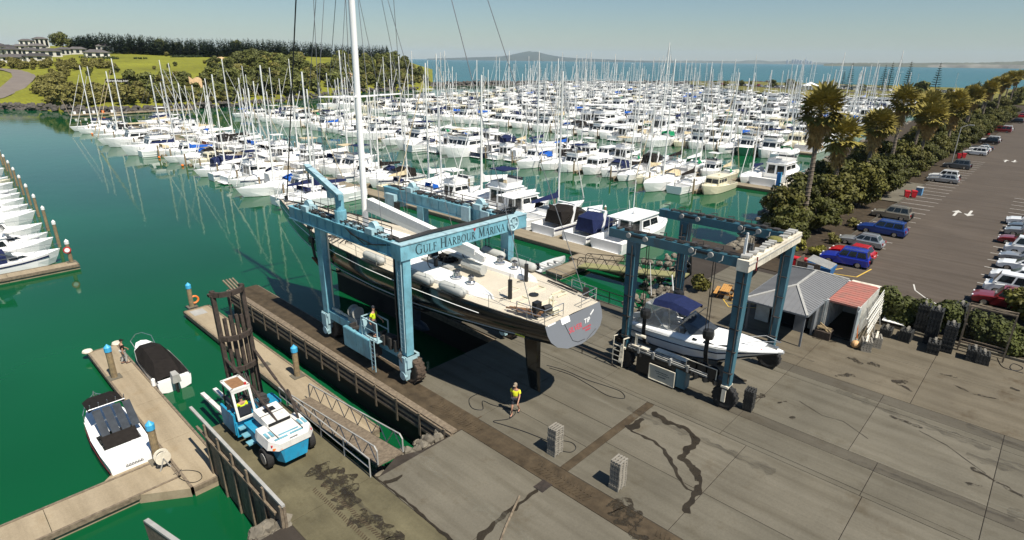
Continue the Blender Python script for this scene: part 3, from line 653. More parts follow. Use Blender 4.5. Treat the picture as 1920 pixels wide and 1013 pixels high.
# teak deck with bulwark rim
L_ = [(YC - stn(y)[1] + .05, y, stn(y)[2] - .02) for y in ys]; R_ = [(YC + stn(y)[1] - .05, y, stn(y)[2] - .02) for y in ys]
m = MB(); m.loft([[l, ((l[0] + r[0]) / 2, l[1], l[2] + .07), r] for l, r in zip(L_, R_)], False); m.build('deck', M_tdeck, YT)
for s in (-1, 1):
    m = MB(); m.tube([(YC + s * (stn(y)[1] - .02), y, stn(y)[2] + .02) for y in ys], .05, 5); m.build('toe_rail', M_dark, YT)
    m = MB(); m.tube([(YC + s * (stn(y)[1] + .005), y, stn(y)[2] - .42) for y in ys[5:]], .022, 4); m.build('sheer_stripe', M_white, YT)
    for dz in (0, .12):
        P = []
        for y in ys[2:38]:
            h = sec(y); (x0, z0), (x1, z1) = h[2], h[3]; t = .3 + dz; P.append((YC + s * (x0 + (x1 - x0) * t + .015), y, z0 + (z1 - z0) * t))
        MB().tube(P, .018, 4).build('boot_stripe', M_greyhull, YT)
m = MB()
for z0, z1 in ((-.95, -.75), (-1.2, -1.02)):
    pass
# keel fin and bulb, rudder
m = MB(); m.loft([[(YC - w, y0, z), (YC, y0 - .25, z), (YC + w, y0, z), (YC + w, y1, z), (YC, y1 + .15, z), (YC - w, y1, z)] for w, y0, y1, z in ((.16, 29.2, 31.6, 3.45), (.13, 29.4, 31.4, 1.1))], True, True)
m.lathe([(.02, -2.2), (.3, -1.6), (.42, -.3), (.38, .8), (.02, 1.7)], (YC, 30.4, .85), 14, 'y'); m.build('keel', M_boot, YT)
m = MB(); m.loft([[(YC - w, y0 + .18, z), (YC, y0, z), (YC + w, y0 + .25, z), (YC + w, y1 - .2, z), (YC, y1, z), (YC - w, y1 - .2, z)] for w, y0, y1, z in ((.12, 18.45, 19.75, 4.25), (.1, 18.4, 19.45, 1.6), (.05, 18.35, 19.15, .35))], True, True); m.build('rudder', M_hull, YT)
# cabin top, cockpit coamings
def coach(pts, h, name, mt, inset=.18):
    lo = []; hi = []
    c = Vector((sum(p[0] for p in pts) / len(pts), sum(p[1] for p in pts) / len(pts)))
    for x, y in pts:
        z = stn(y)[2] - .03; lo.append((x, y, z)); v = Vector((x, y)) - c; v = c + v * (1 - inset); hi.append((v.x, v.y, z + h + .02))
    return MB().loft([lo, [( (l[0]*.75 + q[0]*.25), (l[1]*.75 + q[1]*.25), l[2] + h * .75) for l, q in zip(lo, hi)], hi], True, True).build(name, mt, YT)
coach([(YC-1.5, 27.3), (YC+1.5, 27.3), (YC+1.6, 30), (YC+1.35, 33.5), (YC+.7, 36.8), (YC-.7, 36.8), (YC-1.35, 33.5), (YC-1.6, 30)], .42, 'coachroof', M_white, .12)
for s in (-1, 1):
    m = MB(); pts = [(YC + s*1.15, 28.0), (YC + s*2.75, 28.2), (YC + s*2.6, 24.2), (YC + s*2.35, 21.6), (YC + s*1.75, 20.2), (YC + s*1.25, 21.6), (YC + s*1.05, 24.6)]
    coach(pts if s < 0 else pts[::-1], .36, 'cockpit_coaming', M_white, .2)
    m = MB(); m.bb((YC + s*.62, 24.8, 6.02), (YC + s*1.05, 27.4, 6.42)); m.build('cockpit_seat', M_grey, YT)
    for yy, rr in ((23.3, .3), (22.1, .24)):
        m = MB(); m.lathe([(rr, 0), (rr*1.05, .08), (rr*.7, .16), (rr*.62, .34), (rr*.8, .4), (rr*.5, .46), (.05, .48)], (YC + s*1.75, yy, 6.4), 14); m.build('winch', M_chrome, YT)
        m = MB(); m.lathe([(rr*.66, .34), (rr*.72, .42), (.04, .5)], (YC + s*1.75, yy, 6.41), 10); m.build('winch_drum', M_dark, YT)
    m = MB(); C0 = Vector((YC + s*1.35, 25.6, 6.85)); m.tube([C0 + Vector((.62*math.cos(a), 0.06*math.sin(a), .62*math.sin(a))) for a in [2*math.pi*i/20 for i in range(20)]], .03, 5, closed=True)
    for i in range(3): a = i*2.094 + .5; m.bar(C0, C0 + Vector((.6*math.cos(a), 0, .6*math.sin(a))), .05)
    m.bar(C0 - Vector((0, 0, .8)), C0, .2, .16); m.build('steering_wheel', M_dark, YT)
    # posts on the after deck
    m = MB(); m.cyl((YC + s*1.25 + .15, 20.1 + s * .55 + .2, 6.52), .12, 1.05, 12); m.build('capstan_post', M_dark, YT)
    m = MB(); m.tube([(YC + s*1.25 + .15, 20.1 + s*.55 + .2, 6.1), (YC + s*1.25 - .5, 20.2 + s*.55 + .2, 6.12)], .03, 5); m.tube([(YC + s*1.25 + .1, 20.1 + s*.55 + .2, 7.0), (YC + s*1.25 + .3, 20.25 + s*.55 + .2, 7.3)], .02, 5); m.build('post_handle', M_dark, YT)
m = MB(); m.cyl((YC + .15, 19.15, 6.03), .27, .03, 20); m.build('deck_hatch', M_dark, YT)
for x, y, a, b in ((YC - .3, 20.6, 1.0, .7), (YC + .9, 19.6, .9, .5), (YC - .9, 19.2, .9, .5), (YC + 1.3, 18.3, .8, .4), (YC - .2, 17.9, 1.0, .4)):
    m = MB()
    for p, q in (((-a/2, -b/2), (a/2, -b/2)), ((a/2, -b/2), (a/2, b/2)), ((a/2, b/2), (-a/2, b/2))): m.bar((x + p[0], y + p[1], 6.0), (x + q[0], y + q[1], 6.0), .045, .09)
    m.build('hatch_trim', M_cream, YT)
for x, y in ((YC, 40), (YC, 42.2), (YC - .7, 38), (YC + .7, 38)):
    m = MB(); m.bb((x - .33, y - .33, stn(y)[2] - .02), (x + .33, y + .33, stn(y)[2] + .12)); m.build('foredeck_hatch', M_pane, YT)
# mast, spreaders, boom with sail, rigging
MTOP = Vector((22.0, 34.2, 45.0)); MFT = Vector((22.0, 35.0, 6.3))
m = MB(); n = 22; ring = lambda p, k: [(p.x + .205*k*math.cos(a), p.y + .22*k*math.sin(a), p.z) for a in [2*math.pi*i/n for i in range(n)]]
m.loft([ring(MFT, 1), ring(MFT.lerp(MTOP, .6), 1), ring(MTOP, .7)], True, True); m.build('mast', M_white, YT)
mp = lambda z: MFT.lerp(MTOP, (z - MFT.z) / (MTOP.z - MFT.z))
sp_z = (15.6, 24.5, 33.0)
for z, hw in zip(sp_z, (3.1, 2.7, 2.2)):
    p = mp(z)
    for s in (-1, 1): m = MB(); m.bar(p, (p.x + s*hw, p.y - .5, p.z + .12), .24, .1, w2=.14, h2=.07); m.build('spreader', M_white, YT)
m = MB(); m.bar((22, 34.5, 8.1), (22, 22.9, 7.15), .34, .3, w2=.3, h2=.3); bo = m.build('boom', M_white, YT)
m = MB(); m.bar((21.93, 34.2, 8.6), (21.93, 23.4, 7.55), .5, .62, w2=.4, h2=.35); m.bar((21.93, 23.6, 7.5), (21.96, 22.75, 7.3), .38, .3, w2=.2, h2=.18); m.build('stowed_sail', M_wcover, YT)
m = MB(); m.bar((22.2, 34.2, 8.55), (22.2, 24.2, 7.6), .1, .25); m.build('sail_batten_bag', M_black, YT)
m = MB(); m.tube([(22.0, 24.6, 6.55), (22.0, 22.9, 6.5)], .3, 10); m.build('boom_fender', M_fender, YT)
wires = [((22, 46.9, 6.5), (22, 34.3, 43.5), .05, M_dark), ((22, 44.5, 6.45), (22, 34.5, 34), .022, M_wire), ((22, 41.5, 6.4), (22, 34.7, 27), .02, M_wire)]
for s in (-1, 1):
    b0 = (YC + s*3.15, 34.3, 6.2); tips = [Vector((mp(z).x + s*hw, mp(z).y - .5, z + .12)) for z, hw in zip(sp_z, (3.1, 2.7, 2.2))]
    wires += [(b0, tips[0], .02, M_wire), (tips[0], tips[1], .02, M_wire), (tips[1], tips[2], .018, M_wire), (b0, mp(24.3), .018, M_wire), (tips[0], mp(32.6), .018, M_wire),
              ((YC + s*2.1, 17.2, 6.0), (22, 34.1, 44), .022, M_wire), ((YC + s*2.9, 28.5, 6.2), mp(30), .018, M_wire), ((YC + s*.4, 35.6, 6.3), mp(38), .02, M_wire)]
for k, (a, b, r_, mm) in enumerate(wires): MB().tube([a, b], r_, 5).build('stay' , mm, YT)
m = MB(); m.cyl((22, 46.9, 6.75), .14, .5, 10); m.build('furler_drum', M_dark, YT)
# stanchions and lifelines, pushpit, pulpit
for s in (-1, 1):
    P = [(YC + s*(stn(y)[1] - .09), y, stn(y)[2]) for y in [17.4 + i*2.3 for i in range(13)]]
    m = MB()
    for p in P: m.tube([p, (p[0], p[1], p[2] + .72)], .018, 5)
    m.build('stanchions', M_steel, YT)
    for dz in (.4, .72): MB().tube([(p[0], p[1], p[2] + dz) for p in P], .010, 4).build('lifeline', M_steel, YT)
m = MB()
for s in (-1, 1):
    q = [(YC + s*2.25, 18.2), (YC + s*2.12, 16.45), (YC + s*.75, 16.4)]
    for dz in (.35, .72): m.tube([(x, y, 5.9 + dz) for x, y in q], .022, 5)
    for x, y in q: m.tube([(x, y, 5.85), (x, y, 6.62)], .022, 5)
m.build('pushpit', M_steel, YT)
m = MB(); m.tube([(YC - .8, 45.3, 6.9), (YC, 47.6, 7.05), (YC + .8, 45.3, 6.9)], .02, 5)
for p in ((YC - .8, 45.3), (YC - .4, 46.5), (YC + .4, 46.5), (YC + .8, 45.3)): m.tube([(*p, 6.4), (*p, 6.92)], .02, 5)
m.build('pulpit', M_steel, YT)
# fenders lying on deck, gear piles, passerelle bundle at the quarter
for x, y in ((YC - 3.0, 24.9), (YC - 2.85, 22.4), (YC - 3.0, 29.6), (YC + 3.05, 25.2), (YC + 2.85, 22.4)):
    z = stn(y)[2] + .28
    m = MB(); m.lathe([(.06, -1.02), (.22, -.92), (.27, -.8), (.27, .8), (.22, .92), (.06, 1.02)], (x, y, z), 12, 'y'); tag(m.build('boat_fender', M_fender, None, True, loc=(x, y, z)), {0: 'grey cylinder fender on near deck edge of black yacht, beside the front lift leg', 1: 'grey cylinder fender on near deck edge of black yacht, nearest its stern', 2: 'grey cylinder fender on near deck edge of black yacht, under the near lift beam', 3: 'grey cylinder fender on far deck edge of black yacht, beside the far lift leg', 4: 'grey cylinder fender on far deck edge of black yacht, nearest its stern'}[[(YC - 3.0, 24.9), (YC - 2.85, 22.4), (YC - 3.0, 29.6), (YC + 3.05, 25.2), (YC + 2.85, 22.4)].index((x, y))], 'fender', 'deck fenders on the yacht')
m = MB()
for i in range(9): m.bar((YC - 2.15 + rnd.uniform(-.2, .2), 18.9 - i*.1, 6.05 + rnd.random()*.22), (YC - 1.75 + rnd.uniform(-.2, .2), 17.3 - i*.05, 6.1 + rnd.random()*.25), .09, .07)
m.build('gangplank', M_teak, YT)
m = MB(); m.bb((YC - 2.0, 17.1, 6.0), (YC - 1.6, 17.4, 6.75)); m.tube([(YC - 1.6, 17.0, 6.35), (YC - 1.15, 16.9, 6.35)], .2, 10); m.build('outboard_motor', M_dark, YT)
m = MB(); m.tube([(YC - 1.0, 17.1, 5.95), (YC - 1.0, 17.1, 6.75), (YC - .85, 17.1, 6.85), (YC - .7, 17.1, 6.75), (YC - .7, 17.1, 5.95)], .04, 6); m.bb((YC - 1.1, 16.7, 5.98), (YC - .6, 17.2, 6.2)); m.build('stern_bollard', M_cream, YT)
m = MB()
for i in range(4): m.tube([(YC + 2.35 - .04*i, 20.0 - i*.3, 6.03), (YC + 2.1 - .04*i, 18.2 - i*.2, 6.08)], .05, 5)
m.bb((YC + 1.95, 16.9, 6.0), (YC + 2.1, 17.2, 6.5)); m.build('boarding_ladder', M_dark, YT)
m = MB(); r2 = random.Random(3)
for i in range(26):
    y = r2.uniform(25.6, 28.2); x = YC + r2.choice((-1, 1))*r2.uniform(.1, 1.0); m.box((x, y, 6.15 + r2.random()*.2), (r2.uniform(.1, .4), r2.uniform(.1, .5), .12), r2.random()*3)
m.build('cockpit_gear', M_black, YT)
m = MB()
for i in range(8):
    a = i*.8; m.tube([(YC - 2.6 + .5*math.cos(a)+rnd.uniform(-.2,.2), 33.5 + i*.35, 6.22), (YC - 2.2 + .4*math.sin(a), 34.2 + i*.3, 6.25), (YC - 1.8, 33.8 + i*.3, 6.24)], .03, 4)
for i in range(20): m.box((YC + rnd.uniform(-.9, .9), rnd.uniform(34.2, 38.5), 6.3), (rnd.uniform(.1, .3), rnd.uniform(.1, .5), .16), rnd.random())
m.build('deck_lines', M_black, YT)
m = MB(); m.bb((YC - .35, 27.4, 6.0), (YC + .35, 28.1, 6.75)); m.build('companionway', M_pane, YT)
# transom: platform outline, plate, name
def tp(u, v, off=.02):                                 # u across from left(-1) to right(1), v 0 bottom .. 1 top
    h = sec(16.3); zd, zb = h[0][1], h[-1][1]; z = zb + (zd - zb)*v; return Vector((YC + u*2.2, 16.3 - .62*(1 - v) - off, z))
m = MB(); m.tube([tp(-.42, .97), tp(-.40, .80), tp(-.28, .24), tp(-.12, .12), tp(.14, .10)], .012, 4); m.tube([tp(.2, .06), tp(.62, .24)], .012, 4); m.build('door_seam', M_dark, YT)
m = MB(); m.hexa([tp(-.5, .84, .01), tp(-.2, .84, .01), tp(-.2, .84, .05), tp(-.5, .84, .05), tp(-.5, 1.02, .01), tp(-.2, 1.02, .01), tp(-.2, 1.02, .05), tp(-.5, 1.02, .05)]); m.build('fairlead_plate', M_white, YT)
m = MB(); m.bar(tp(-.95, .985, .02), tp(-.68, .985, .02), .04, .06); m.build('fairlead_plate', M_white, YT)
def words(txt, size, u, v, m_, shear=.25, sx=1.0):
    cu = bpy.data.curves.new('t', 'FONT'); cu.body = txt; cu.size = size; cu.shear = shear; cu.extrude = .002; cu.align_x = 'LEFT'
    to = bpy.data.objects.new('t', cu); COL.objects.link(to); bpy.context.view_layer.update()
    me = bpy.data.meshes.new_from_object(to.evaluated_get(bpy.context.evaluated_depsgraph_get())); bpy.data.objects.remove(to)
    ex = (tp(1, v) - tp(-1, v)).normalized(); ey = (tp(0, 1) - tp(0, 0)).normalized(); o = tp(u, v, .014)
    mb = MB(); mb.v = [o + ex*p.co.x*sx + ey*p.co.y + ex.cross(ey)*p.co.z for p in me.vertices]; mb.f = [tuple(f.vertices) for f in me.polygons]
    return mb.build('yacht_name', m_, YT)
M_redp = mat('red_lettering', (.55, .05, .07), .5, .1, 6)
words('SILVER', .38, -.34, .48, M_redp, .3, 1.0); words('TIP', .34, .26, .545, M_white, .3, 1.1)
m = MB(); r2 = random.Random(5)
for v, u0, u1 in ((.40, .16, .46), (.31, .24, .42)):
    u = u0
    while u < u1: m.bar(tp(u, v, .015), tp(u + .012, v + .055, .015), .03, .012, up=(0, 1, 0)); u += r2.uniform(.022, .038)
struct(m.build('port_lettering', M_redp, YT), 'stuff')
m = MB(); m.bar(tp(.55, .73, .02), tp(.72, .84, .02), .02, .08); m.build('name_flash', M_white, YT)
for s in (-1,): 
    h = sec(17.8); m = MB(); m.bar((YC - h[2][0] - .012, 18.1, h[2][1] - .1), (YC - h[2][0] + .012, 17.5, h[2][1] - .08), .03, .07); m.build('thruster_mark', M_yellow, YT)
for o in list(T.children) + list(YT.children):
    if o.name.split('.')[0] in ('beam_stiffeners', 'sling_trolley', 'post_handle', 'stanchions', 'hose_run', 'engine', 'cockpit_gear', 'deck_lines', 'hose_bundle', 'gangplank', 'boarding_ladder', 'hydraulic_pipe', 'operator_cage'): o['kind'] = 'stuff'
# ================================================================== PEOPLE
def skin_tree(name, pts, edges, radii, m, parent, sub=2, root=0):
    me = bpy.data.meshes.new(name); me.from_pydata(pts, edges, []); me.update(); o = bpy.data.objects.new(name, me); COL.objects.link(o)
    md = o.modifiers.new('skin', 'SKIN'); md.use_smooth_shade = True; md.branch_smoothing = .3
    for i, r in enumerate(radii):
        v = me.skin_vertices[0].data[i]; r = r if isinstance(r, tuple) else (r, r); v.radius = r; v.use_root = (i == root)
    o.modifiers.new('sub', 'SUBSURF').levels = sub; o.modifiers['sub'].render_levels = sub
    bpy.context.view_layer.update()
    m2 = bpy.data.meshes.new_from_object(o.evaluated_get(bpy.context.evaluated_depsgraph_get())); bpy.data.objects.remove(o); m2.name = name
    m2.materials.clear(); m2.materials.append(m); m2.polygons.foreach_set('use_smooth', [True] * len(m2.polygons)); m2.polygons.foreach_set('material_index', [0] * len(m2.polygons))
    o = bpy.data.objects.new(name, m2); COL.objects.link(o); o.parent = parent; return o
def person(label, loc, rz, shirt, bottom, hat=None, stride=.28, shorts=True, sit=0, sc=1.0, group=None, crouch=False, armf=.25, skinm=None):
    "faces +Y in local coordinates"
    p = thing('person', label, 'person', loc, group, rz, local=True); sk = skinm or M_skin
    z = -.42 * sit; hz = .92 + z
    if sit: leg = lambda s: [(s*.10, .02, hz), (s*.12, .42, hz - .02), (s*.12, .44, hz - .42), (s*.12, .46, hz - .46), (s*.12, .62, hz - .47)]
    else: leg = lambda s: [(s*.10, 0, hz), (s*.11, s*stride*.45 + .05, .50), (s*.11, s*stride - .06, .12), (s*.11, s*stride - .05, .06), (s*.12, s*stride + .13, .04)]
    A = lambda s: [(s*.20, 0, 1.42 + z), (s*.25, -s*armf*.4 + .0, 1.15 + z), (s*.25, -s*armf + .12, .92 + z), (s*.245, -s*armf + .17, .86 + z)]
    pts = [(0, 0, .98 + z), (0, .01, 1.2 + z), (0, 0, 1.42 + z), (0, .01, 1.52 + z), (0, .03, 1.62 + z), (0, .035, 1.74 + z)]
    rad = [(.15, .10), (.135, .095), (.13, .085), .055, .085, .075]; ed = [(0, 1), (1, 2), (2, 3), (3, 4), (4, 5)]
    ends = []
    for s in (-1, 1):
        b = len(pts); L = leg(s); pts += L; rad += [.085, .062, .042, .045, .035]; ed += [(0, b), (b, b+1), (b+1, b+2), (b+2, b+3), (b+3, b+4)]; ends.append(L)
        b = len(pts); a = A(s); pts += a; rad += [.055, .042, .032, (.036, .02)]; ed += [(2, b), (b, b+1), (b+1, b+2), (b+2, b+3)]
        hx, hy, hz_ = a[3]
        for k in range(4):                             # fingers, slightly curled
            q = len(pts); fx = (k - 1.5) * .018
            pts += [(hx, hy + fx, hz_ - .045), (hx - s*.012, hy + fx + .008, hz_ - (.085, .095, .09, .075)[k])]; rad += [.010, .008]; ed += [(b+3, q), (q, q+1)]
        q = len(pts); pts += [(hx - s*.01, hy + .045, hz_ - .02), (hx - s*.015, hy + .055, hz_ - .055)]; rad += [.011, .009]; ed += [(b+3, q), (q, q+1)]
    skin_tree('body', pts, ed, rad, sk, p)
    skin_tree('shirt', [(0, 0, 1.0 + z), (0, .01, 1.2 + z), (0, 0, 1.40 + z), (-.2, 0, 1.41 + z), (-.24, armf*.2, 1.22 + z), (.2, 0, 1.41 + z), (.24, -armf*.2, 1.22 + z)], [(0, 1), (1, 2), (2, 3), (3, 4), (2, 5), (5, 6)], [(.185, .135), (.165, .12), (.15, .10), .08, .075, .08, .075], shirt, p)
    lp = [(0, 0, 1.0 + z)]; le = []; lr = [(.165, .115)]
    for L in ends:
        b = len(lp); kn = Vector(L[0]).lerp(Vector(L[1]), .85)
        lp += [L[0], tuple(kn)]; le += [(0, b), (b, b+1)]; lr += [.11, .085]
        if not shorts: lp += [L[1], L[2]]; le += [(b+1, b+2), (b+2, b+3)]; lr += [.08, .065]
    skin_tree('shorts' if shorts else 'trousers', lp, le, lr, bottom, p)
    for L in ends:
        a, b = Vector(L[3]), Vector(L[4]); m = MB(); m.bar(a + Vector((0, -.05, -.01)), b + Vector((0, .05, -.015)), .09, .07, w2=.08, h2=.045); m.build('shoe', M_cloth, p)
    m = MB(); m.sphere((0, .125, 1.655 + z), .016, 6, 4); m.build('nose', sk, p)
    for s in (-1, 1):
        m = MB(); m.sphere((s*.034, .113, 1.69 + z), .011, 6, 4); m.build('eye', M_dark, p)
        m = MB(); m.sphere((s*.088, .03, 1.67 + z), .02, 6, 4); m.build('ear', sk, p)
    m = MB(); m.bar((-.025, .118, 1.615 + z), (.025, .118, 1.615 + z), .012, .01); m.build('mouth', M_bootr, p)
    m = MB(); m.lathe([(.094, 1.69 + z), (.098, 1.72 + z), (.085, 1.78 + z), (.05, 1.815 + z), (.005, 1.825 + z)], (0, .025, 0), 12)
    if hat: m.bar((0, .10, 1.715 + z), (0, .21, 1.70 + z), .14, .018)
    m.build('cap' if hat else 'hair', hat or M_cloth, p)
    p.scale = (sc, sc, sc); return p
person('person in bright yellow t-shirt, black shorts and cap walking on the concrete yard', gp(966, 776), R(115), M_hivis2, M_cloth, M_cap, sc=1.06)
person('person in yellow hi-vis top standing at the controls of the blue lift', (17.45, 27.7, 2.16), R(-150), M_hivis, M_cloth, None, stride=.05, shorts=False, sc=1.12)
person('person in dark jacket and black hat leaning by the covered boat', (7.55, 43.2, DZ), R(-80), M_black, M_grey, M_black, stride=.1, shorts=False)
person('person in white shirt standing by the orange picnic table', gp(1380, 556), R(60), M_white, M_cloth, None, stride=.05, shorts=False)
person('person in red top standing behind the picnic table', gp(1386, 549), R(170), M_red, M_navy, None, stride=.05, shorts=False)

# ================================================================== RIGHT HAND LIFT AND ITS LAUNCH
T2 = thing('boat_lift', 'smaller dark teal boat lift with cream front beam carrying a white launch', 'boat lift', (31.5, 14, 0))
NX2, FX2, A0, A1 = 28.45, 34.75, 10.45, 17.0
for X, s in ((NX2, 1), (FX2, -1)):
    for yc in (A0, A1):
        MB().hexa([(X-.2, yc-.2, 1.4), (X+.2, yc-.2, 1.4), (X+.2, yc+.2, 1.4), (X-.2, yc+.2, 1.4), (X-.3, yc-.3, 8.2), (X+.3, yc-.3, 8.2), (X+.3, yc+.3, 8.2), (X-.3, yc+.3, 8.2)]).build('leg', M_steelb, T2)
        m = MB(); m.tube([(X - .25, yc - .12 if s > 0 else yc + .1, 1.6), (X - .36, yc - .12 if s > 0 else yc + .1, 8.0)], .045, 6)
        for k in range(5): m.bb((X - .33, yc - .27, 2.2 + k*1.3), (X - .15, yc + .2, 2.25 + k*1.3))
        struct(m.build('leg_pipes', M_grime, T2), 'stuff')
        cy = yc; w = MB(); tyre(w, (X, cy, .68), .68, .42, 16); tw = w.build('tyre', M_rubber, T2)
        r_ = MB(); r_.cyl((X, cy, .68), .4, .3, 14, 'x'); r_.cyl((X - .14*s, cy, .68), .12, .2, 10, 'x'); r_.build('rim', M_grime, tw)
        h = MB(); h.bb((X - .32*s, cy - .11, .45), (X - .23*s, cy + .11, 1.2)); h.bb((X - .32, cy - .2, 1.3), (X + .32, cy + .2, 1.42)); h.build('wheel_fork', M_cream2, T2)
for X, ya, yb in ((NX2, 10.75, 18.6), (FX2, 10.75, 18.9)):
    m = MB(); m.bb((X - .26, ya, 8.2), (X + .26, yb, 8.72)); m.build('top_beam', M_steelb, T2)
    m = MB()
    for i in range(11): m.bb((X - .2, ya + .4 + i*.68, 8.72), (X + .2, ya + .55 + i*.68 + rnd.random()*.3, 8.78 + rnd.random()*.15))
    for i in range(7): m.tube([(X + .1, ya + 1 + i*1.1, 8.72), (X + .1, ya + 1 + i*1.1, 9.05), (X - .1, ya + 1.3 + i*1.1, 9.05)], .03, 5)
    for dx in (-.15, 0, .12): m.tube([(X + dx, ya, 8.8), (X + dx*.7, ya + 4, 8.85), (X + dx, yb - 1, 8.78)], .03, 5)
    struct(m.build('beam_top_gear', M_grime, T2), 'stuff')
    for k, yy in enumerate((ya + 2.0, ya + 5.9)):
        m = MB(); m.bb((X - .34, yy - .55, 8.5), (X - .28, yy + .55, 8.62)); m.build('trolley', M_dark, T2)
        for q in (-.55, .55): m = MB(); m.cyl((X - .34, yy + q, 8.55), .15, .1, 14, 'x'); m.build('trolley_wheel', M_grey, T2)
    for q in range(3):
        m = MB(); m.tube([(X - .3, ya + .8 + q*.75, 8.65), (X - .36, ya + .8 + q*.75, 8.4), (X - .36, ya + .95 + q*.75, 8.28)], .035, 5); m.build('cable_hook', M_grey, T2)
m = MB(); m.bb((27.95, 10.1, 8.12), (35.55, 10.72, 8.72)); cb2 = m.build('front_beam', M_cream2, T2)
m = MB(); m.bb((27.95, 10.06, 8.5), (35.55, 10.1, 8.56)); m.build('beam_flange', M_grey, T2)
for c, mb in letters('GULF HARBOUR MARINA', .32, 29.8, 4.3, 10.1, 8.17): mb.build('faded_letter', M_fadeink, cb2)
m = MB(); m.tube([(28.9, 10.08, 8.75), (28.9, 10.05, 8.05), (28.9, 10.4, 8.03)], .04, 5); m.build('rusty_strap', M_bootr, T2)
m = MB()
for i in range(16): m.box((28.3 + i*.44, 10.45, 8.78 + rnd.random()*.1), (rnd.uniform(.15, .4), rnd.uniform(.2, .5), .12), rnd.random()*.4)
struct(m.build('beam_clutter', M_grey, T2), 'stuff')
m = MB(); m.lathe([(.05, -.05), (.42, -.02), (.3, .12), (.04, .16)], (32.4, 10.5, 8.86), 10); m.build('gull_nest', mat('dry_grass', (.16, .15, .035), .9, .4, 8, bump=.5), T2)
m = MB()
for k in range(6): m.tube([(34.5, 11.0 + k*.1, 8.3), (33.3 - k*.1, 11.4, 7.2 - k*.12), (31.5, 11.3, 7.0 - k*.1), (30.2, 10.9, 8.0)], .05, 5)
m.build('hose_loop', M_hose, T2)
m = MB(); m.bar((28.5, 10.6, 8.72), (28.5, 10.6, 10.0), .09); m.build('mast_pole', M_white, T2)
# lower side frame, engine, winches, sign board, steps
m = MB(); m.bb((NX2 - .18, A0, 1.28), (NX2 + .18, A1, 1.62)); m.build('side_beam', M_dark, T2)
m = MB(); m.bb((FX2 - .18, A0, 1.28), (FX2 + .18, A1, 1.62)); m.build('side_beam', M_dark, T2)
m = MB()
for dx, dz in ((-.22, 1.5), (-.28, 1.6), (-.24, 1.7), (-.12, 1.75)): m.tube([(NX2 + dx, 11.5, dz), (NX2 + dx, 16.6, dz)], .035, 5)
for yy in (12.6, 13.7, 14.8, 15.8): m.bb((NX2 - .34, yy, 1.4), (NX2 - .05, yy + .12, 1.82))
m.build('hydraulic_pipe', M_grey, T2)
m = MB(); m.bb((NX2 - .2, 12.75, .15), (NX2 + .35, 13.4, 1.3)); m.build('fuel_tank', M_steelb, T2)
m = MB(); m.bb((NX2 - .2, 13.45, .15), (NX2 + .4, 16.0, 1.3))
for i in range(26): m.box((NX2 + rnd.uniform(-.3, .2), 11.0 + rnd.random()*5.5, 1.3 + rnd.random()*.4), (.25, .25, .25), rnd.random())
struct(m.build('engine', M_dark, T2), 'stuff')
sb = MB().bb((NX2 - .36, 13.35, .12), (NX2 - .30, 15.0, 1.08)).build('sign_board', mat('board_grey', (.42, .42, .36), .6, .12, 2), T2)
m = MB()
for a, b in (((13.35, .12), (15.0, .12)), ((15.0, .12), (15.0, 1.08)), ((15.0, 1.08), (13.35, 1.08)), ((13.35, 1.08), (13.35, .12))): m.bar((NX2 - .375, *a), (NX2 - .375, *b), .05)
m.build('board_frame', M_cream2, sb)
for y0, y1, z, h in ((14.6, 13.8, .72, .05), (14.5, 13.75, .60, .045), (14.4, 13.95, .42, .07)):
    m = MB(); r5 = random.Random(int(z*100)); y = y0
    while y > y1:
        d = r5.uniform(.04, .09); m.bb((NX2 - .368, y - d, z), (NX2 - .362, y, z + h)); y -= d + .025
    struct(m.build('board_lettering', M_ink, sb), 'stuff')
m = MB(); m.bb((NX2 - .3, 15.3, 1.75), (NX2 + .1, 16.4, 1.82)); m.tube([(NX2 - .1, 16.2, 1.8), (NX2 - .1, 16.2, 2.5), (NX2 - .1, 15.6, 2.5)], .1, 8); m.bb((NX2 + .05, 12.8, 1.72), (NX2 + .5, 15.0, 1.8)); m.build('exhaust_duct', M_cream2, T2)
for yy in (11.3, 11.9, 12.5):
    m = MB(); m.lathe([(.34, -.16), (.34, -.12), (.2, -.12), (.2, .12), (.34, .12), (.34, .16)], (NX2 - .05, yy, 1.85), 14, 'x'); d = m.build('winch_drum', M_dark, T2)
    m = MB()
    for a, b in (((-.3, -.3), (-.3, .32)), ((-.3, .32), (.3, .32)), ((.3, .32), (.3, -.3))): m.bar((NX2 - .24, yy + a[0], 1.85 + a[1]), (NX2 - .24, yy + b[0], 1.85 + b[1]), .035)
    m.build('drum_guard', M_cream2, d)
m = MB()
for y in (16.8, 17.5):
    m.bar((NX2 - .55, y, .2), (NX2 - .55, y, 2.1), .05); m.bar((NX2 - .55, y, 2.1), (NX2 - .1, y - .1, 2.1), .05)
for k in range(4): m.bar((NX2 - .55, 16.8, .5 + k*.35), (NX2 - .55, 17.5, .5 + k*.35), .045)
m.bar((NX2 - .5, 17.0, .4), (NX2 - .3, 17.0, 1.6), .18, .06); m.build('steps', M_cream2, T2)
m = MB(); m.lathe([(.5, -.3), (.55, 0), (.3, .35), (.02, .4)], (NX2 + .2, 17.3, 1.9), 12); m.build('engine_cover', M_black, T2)
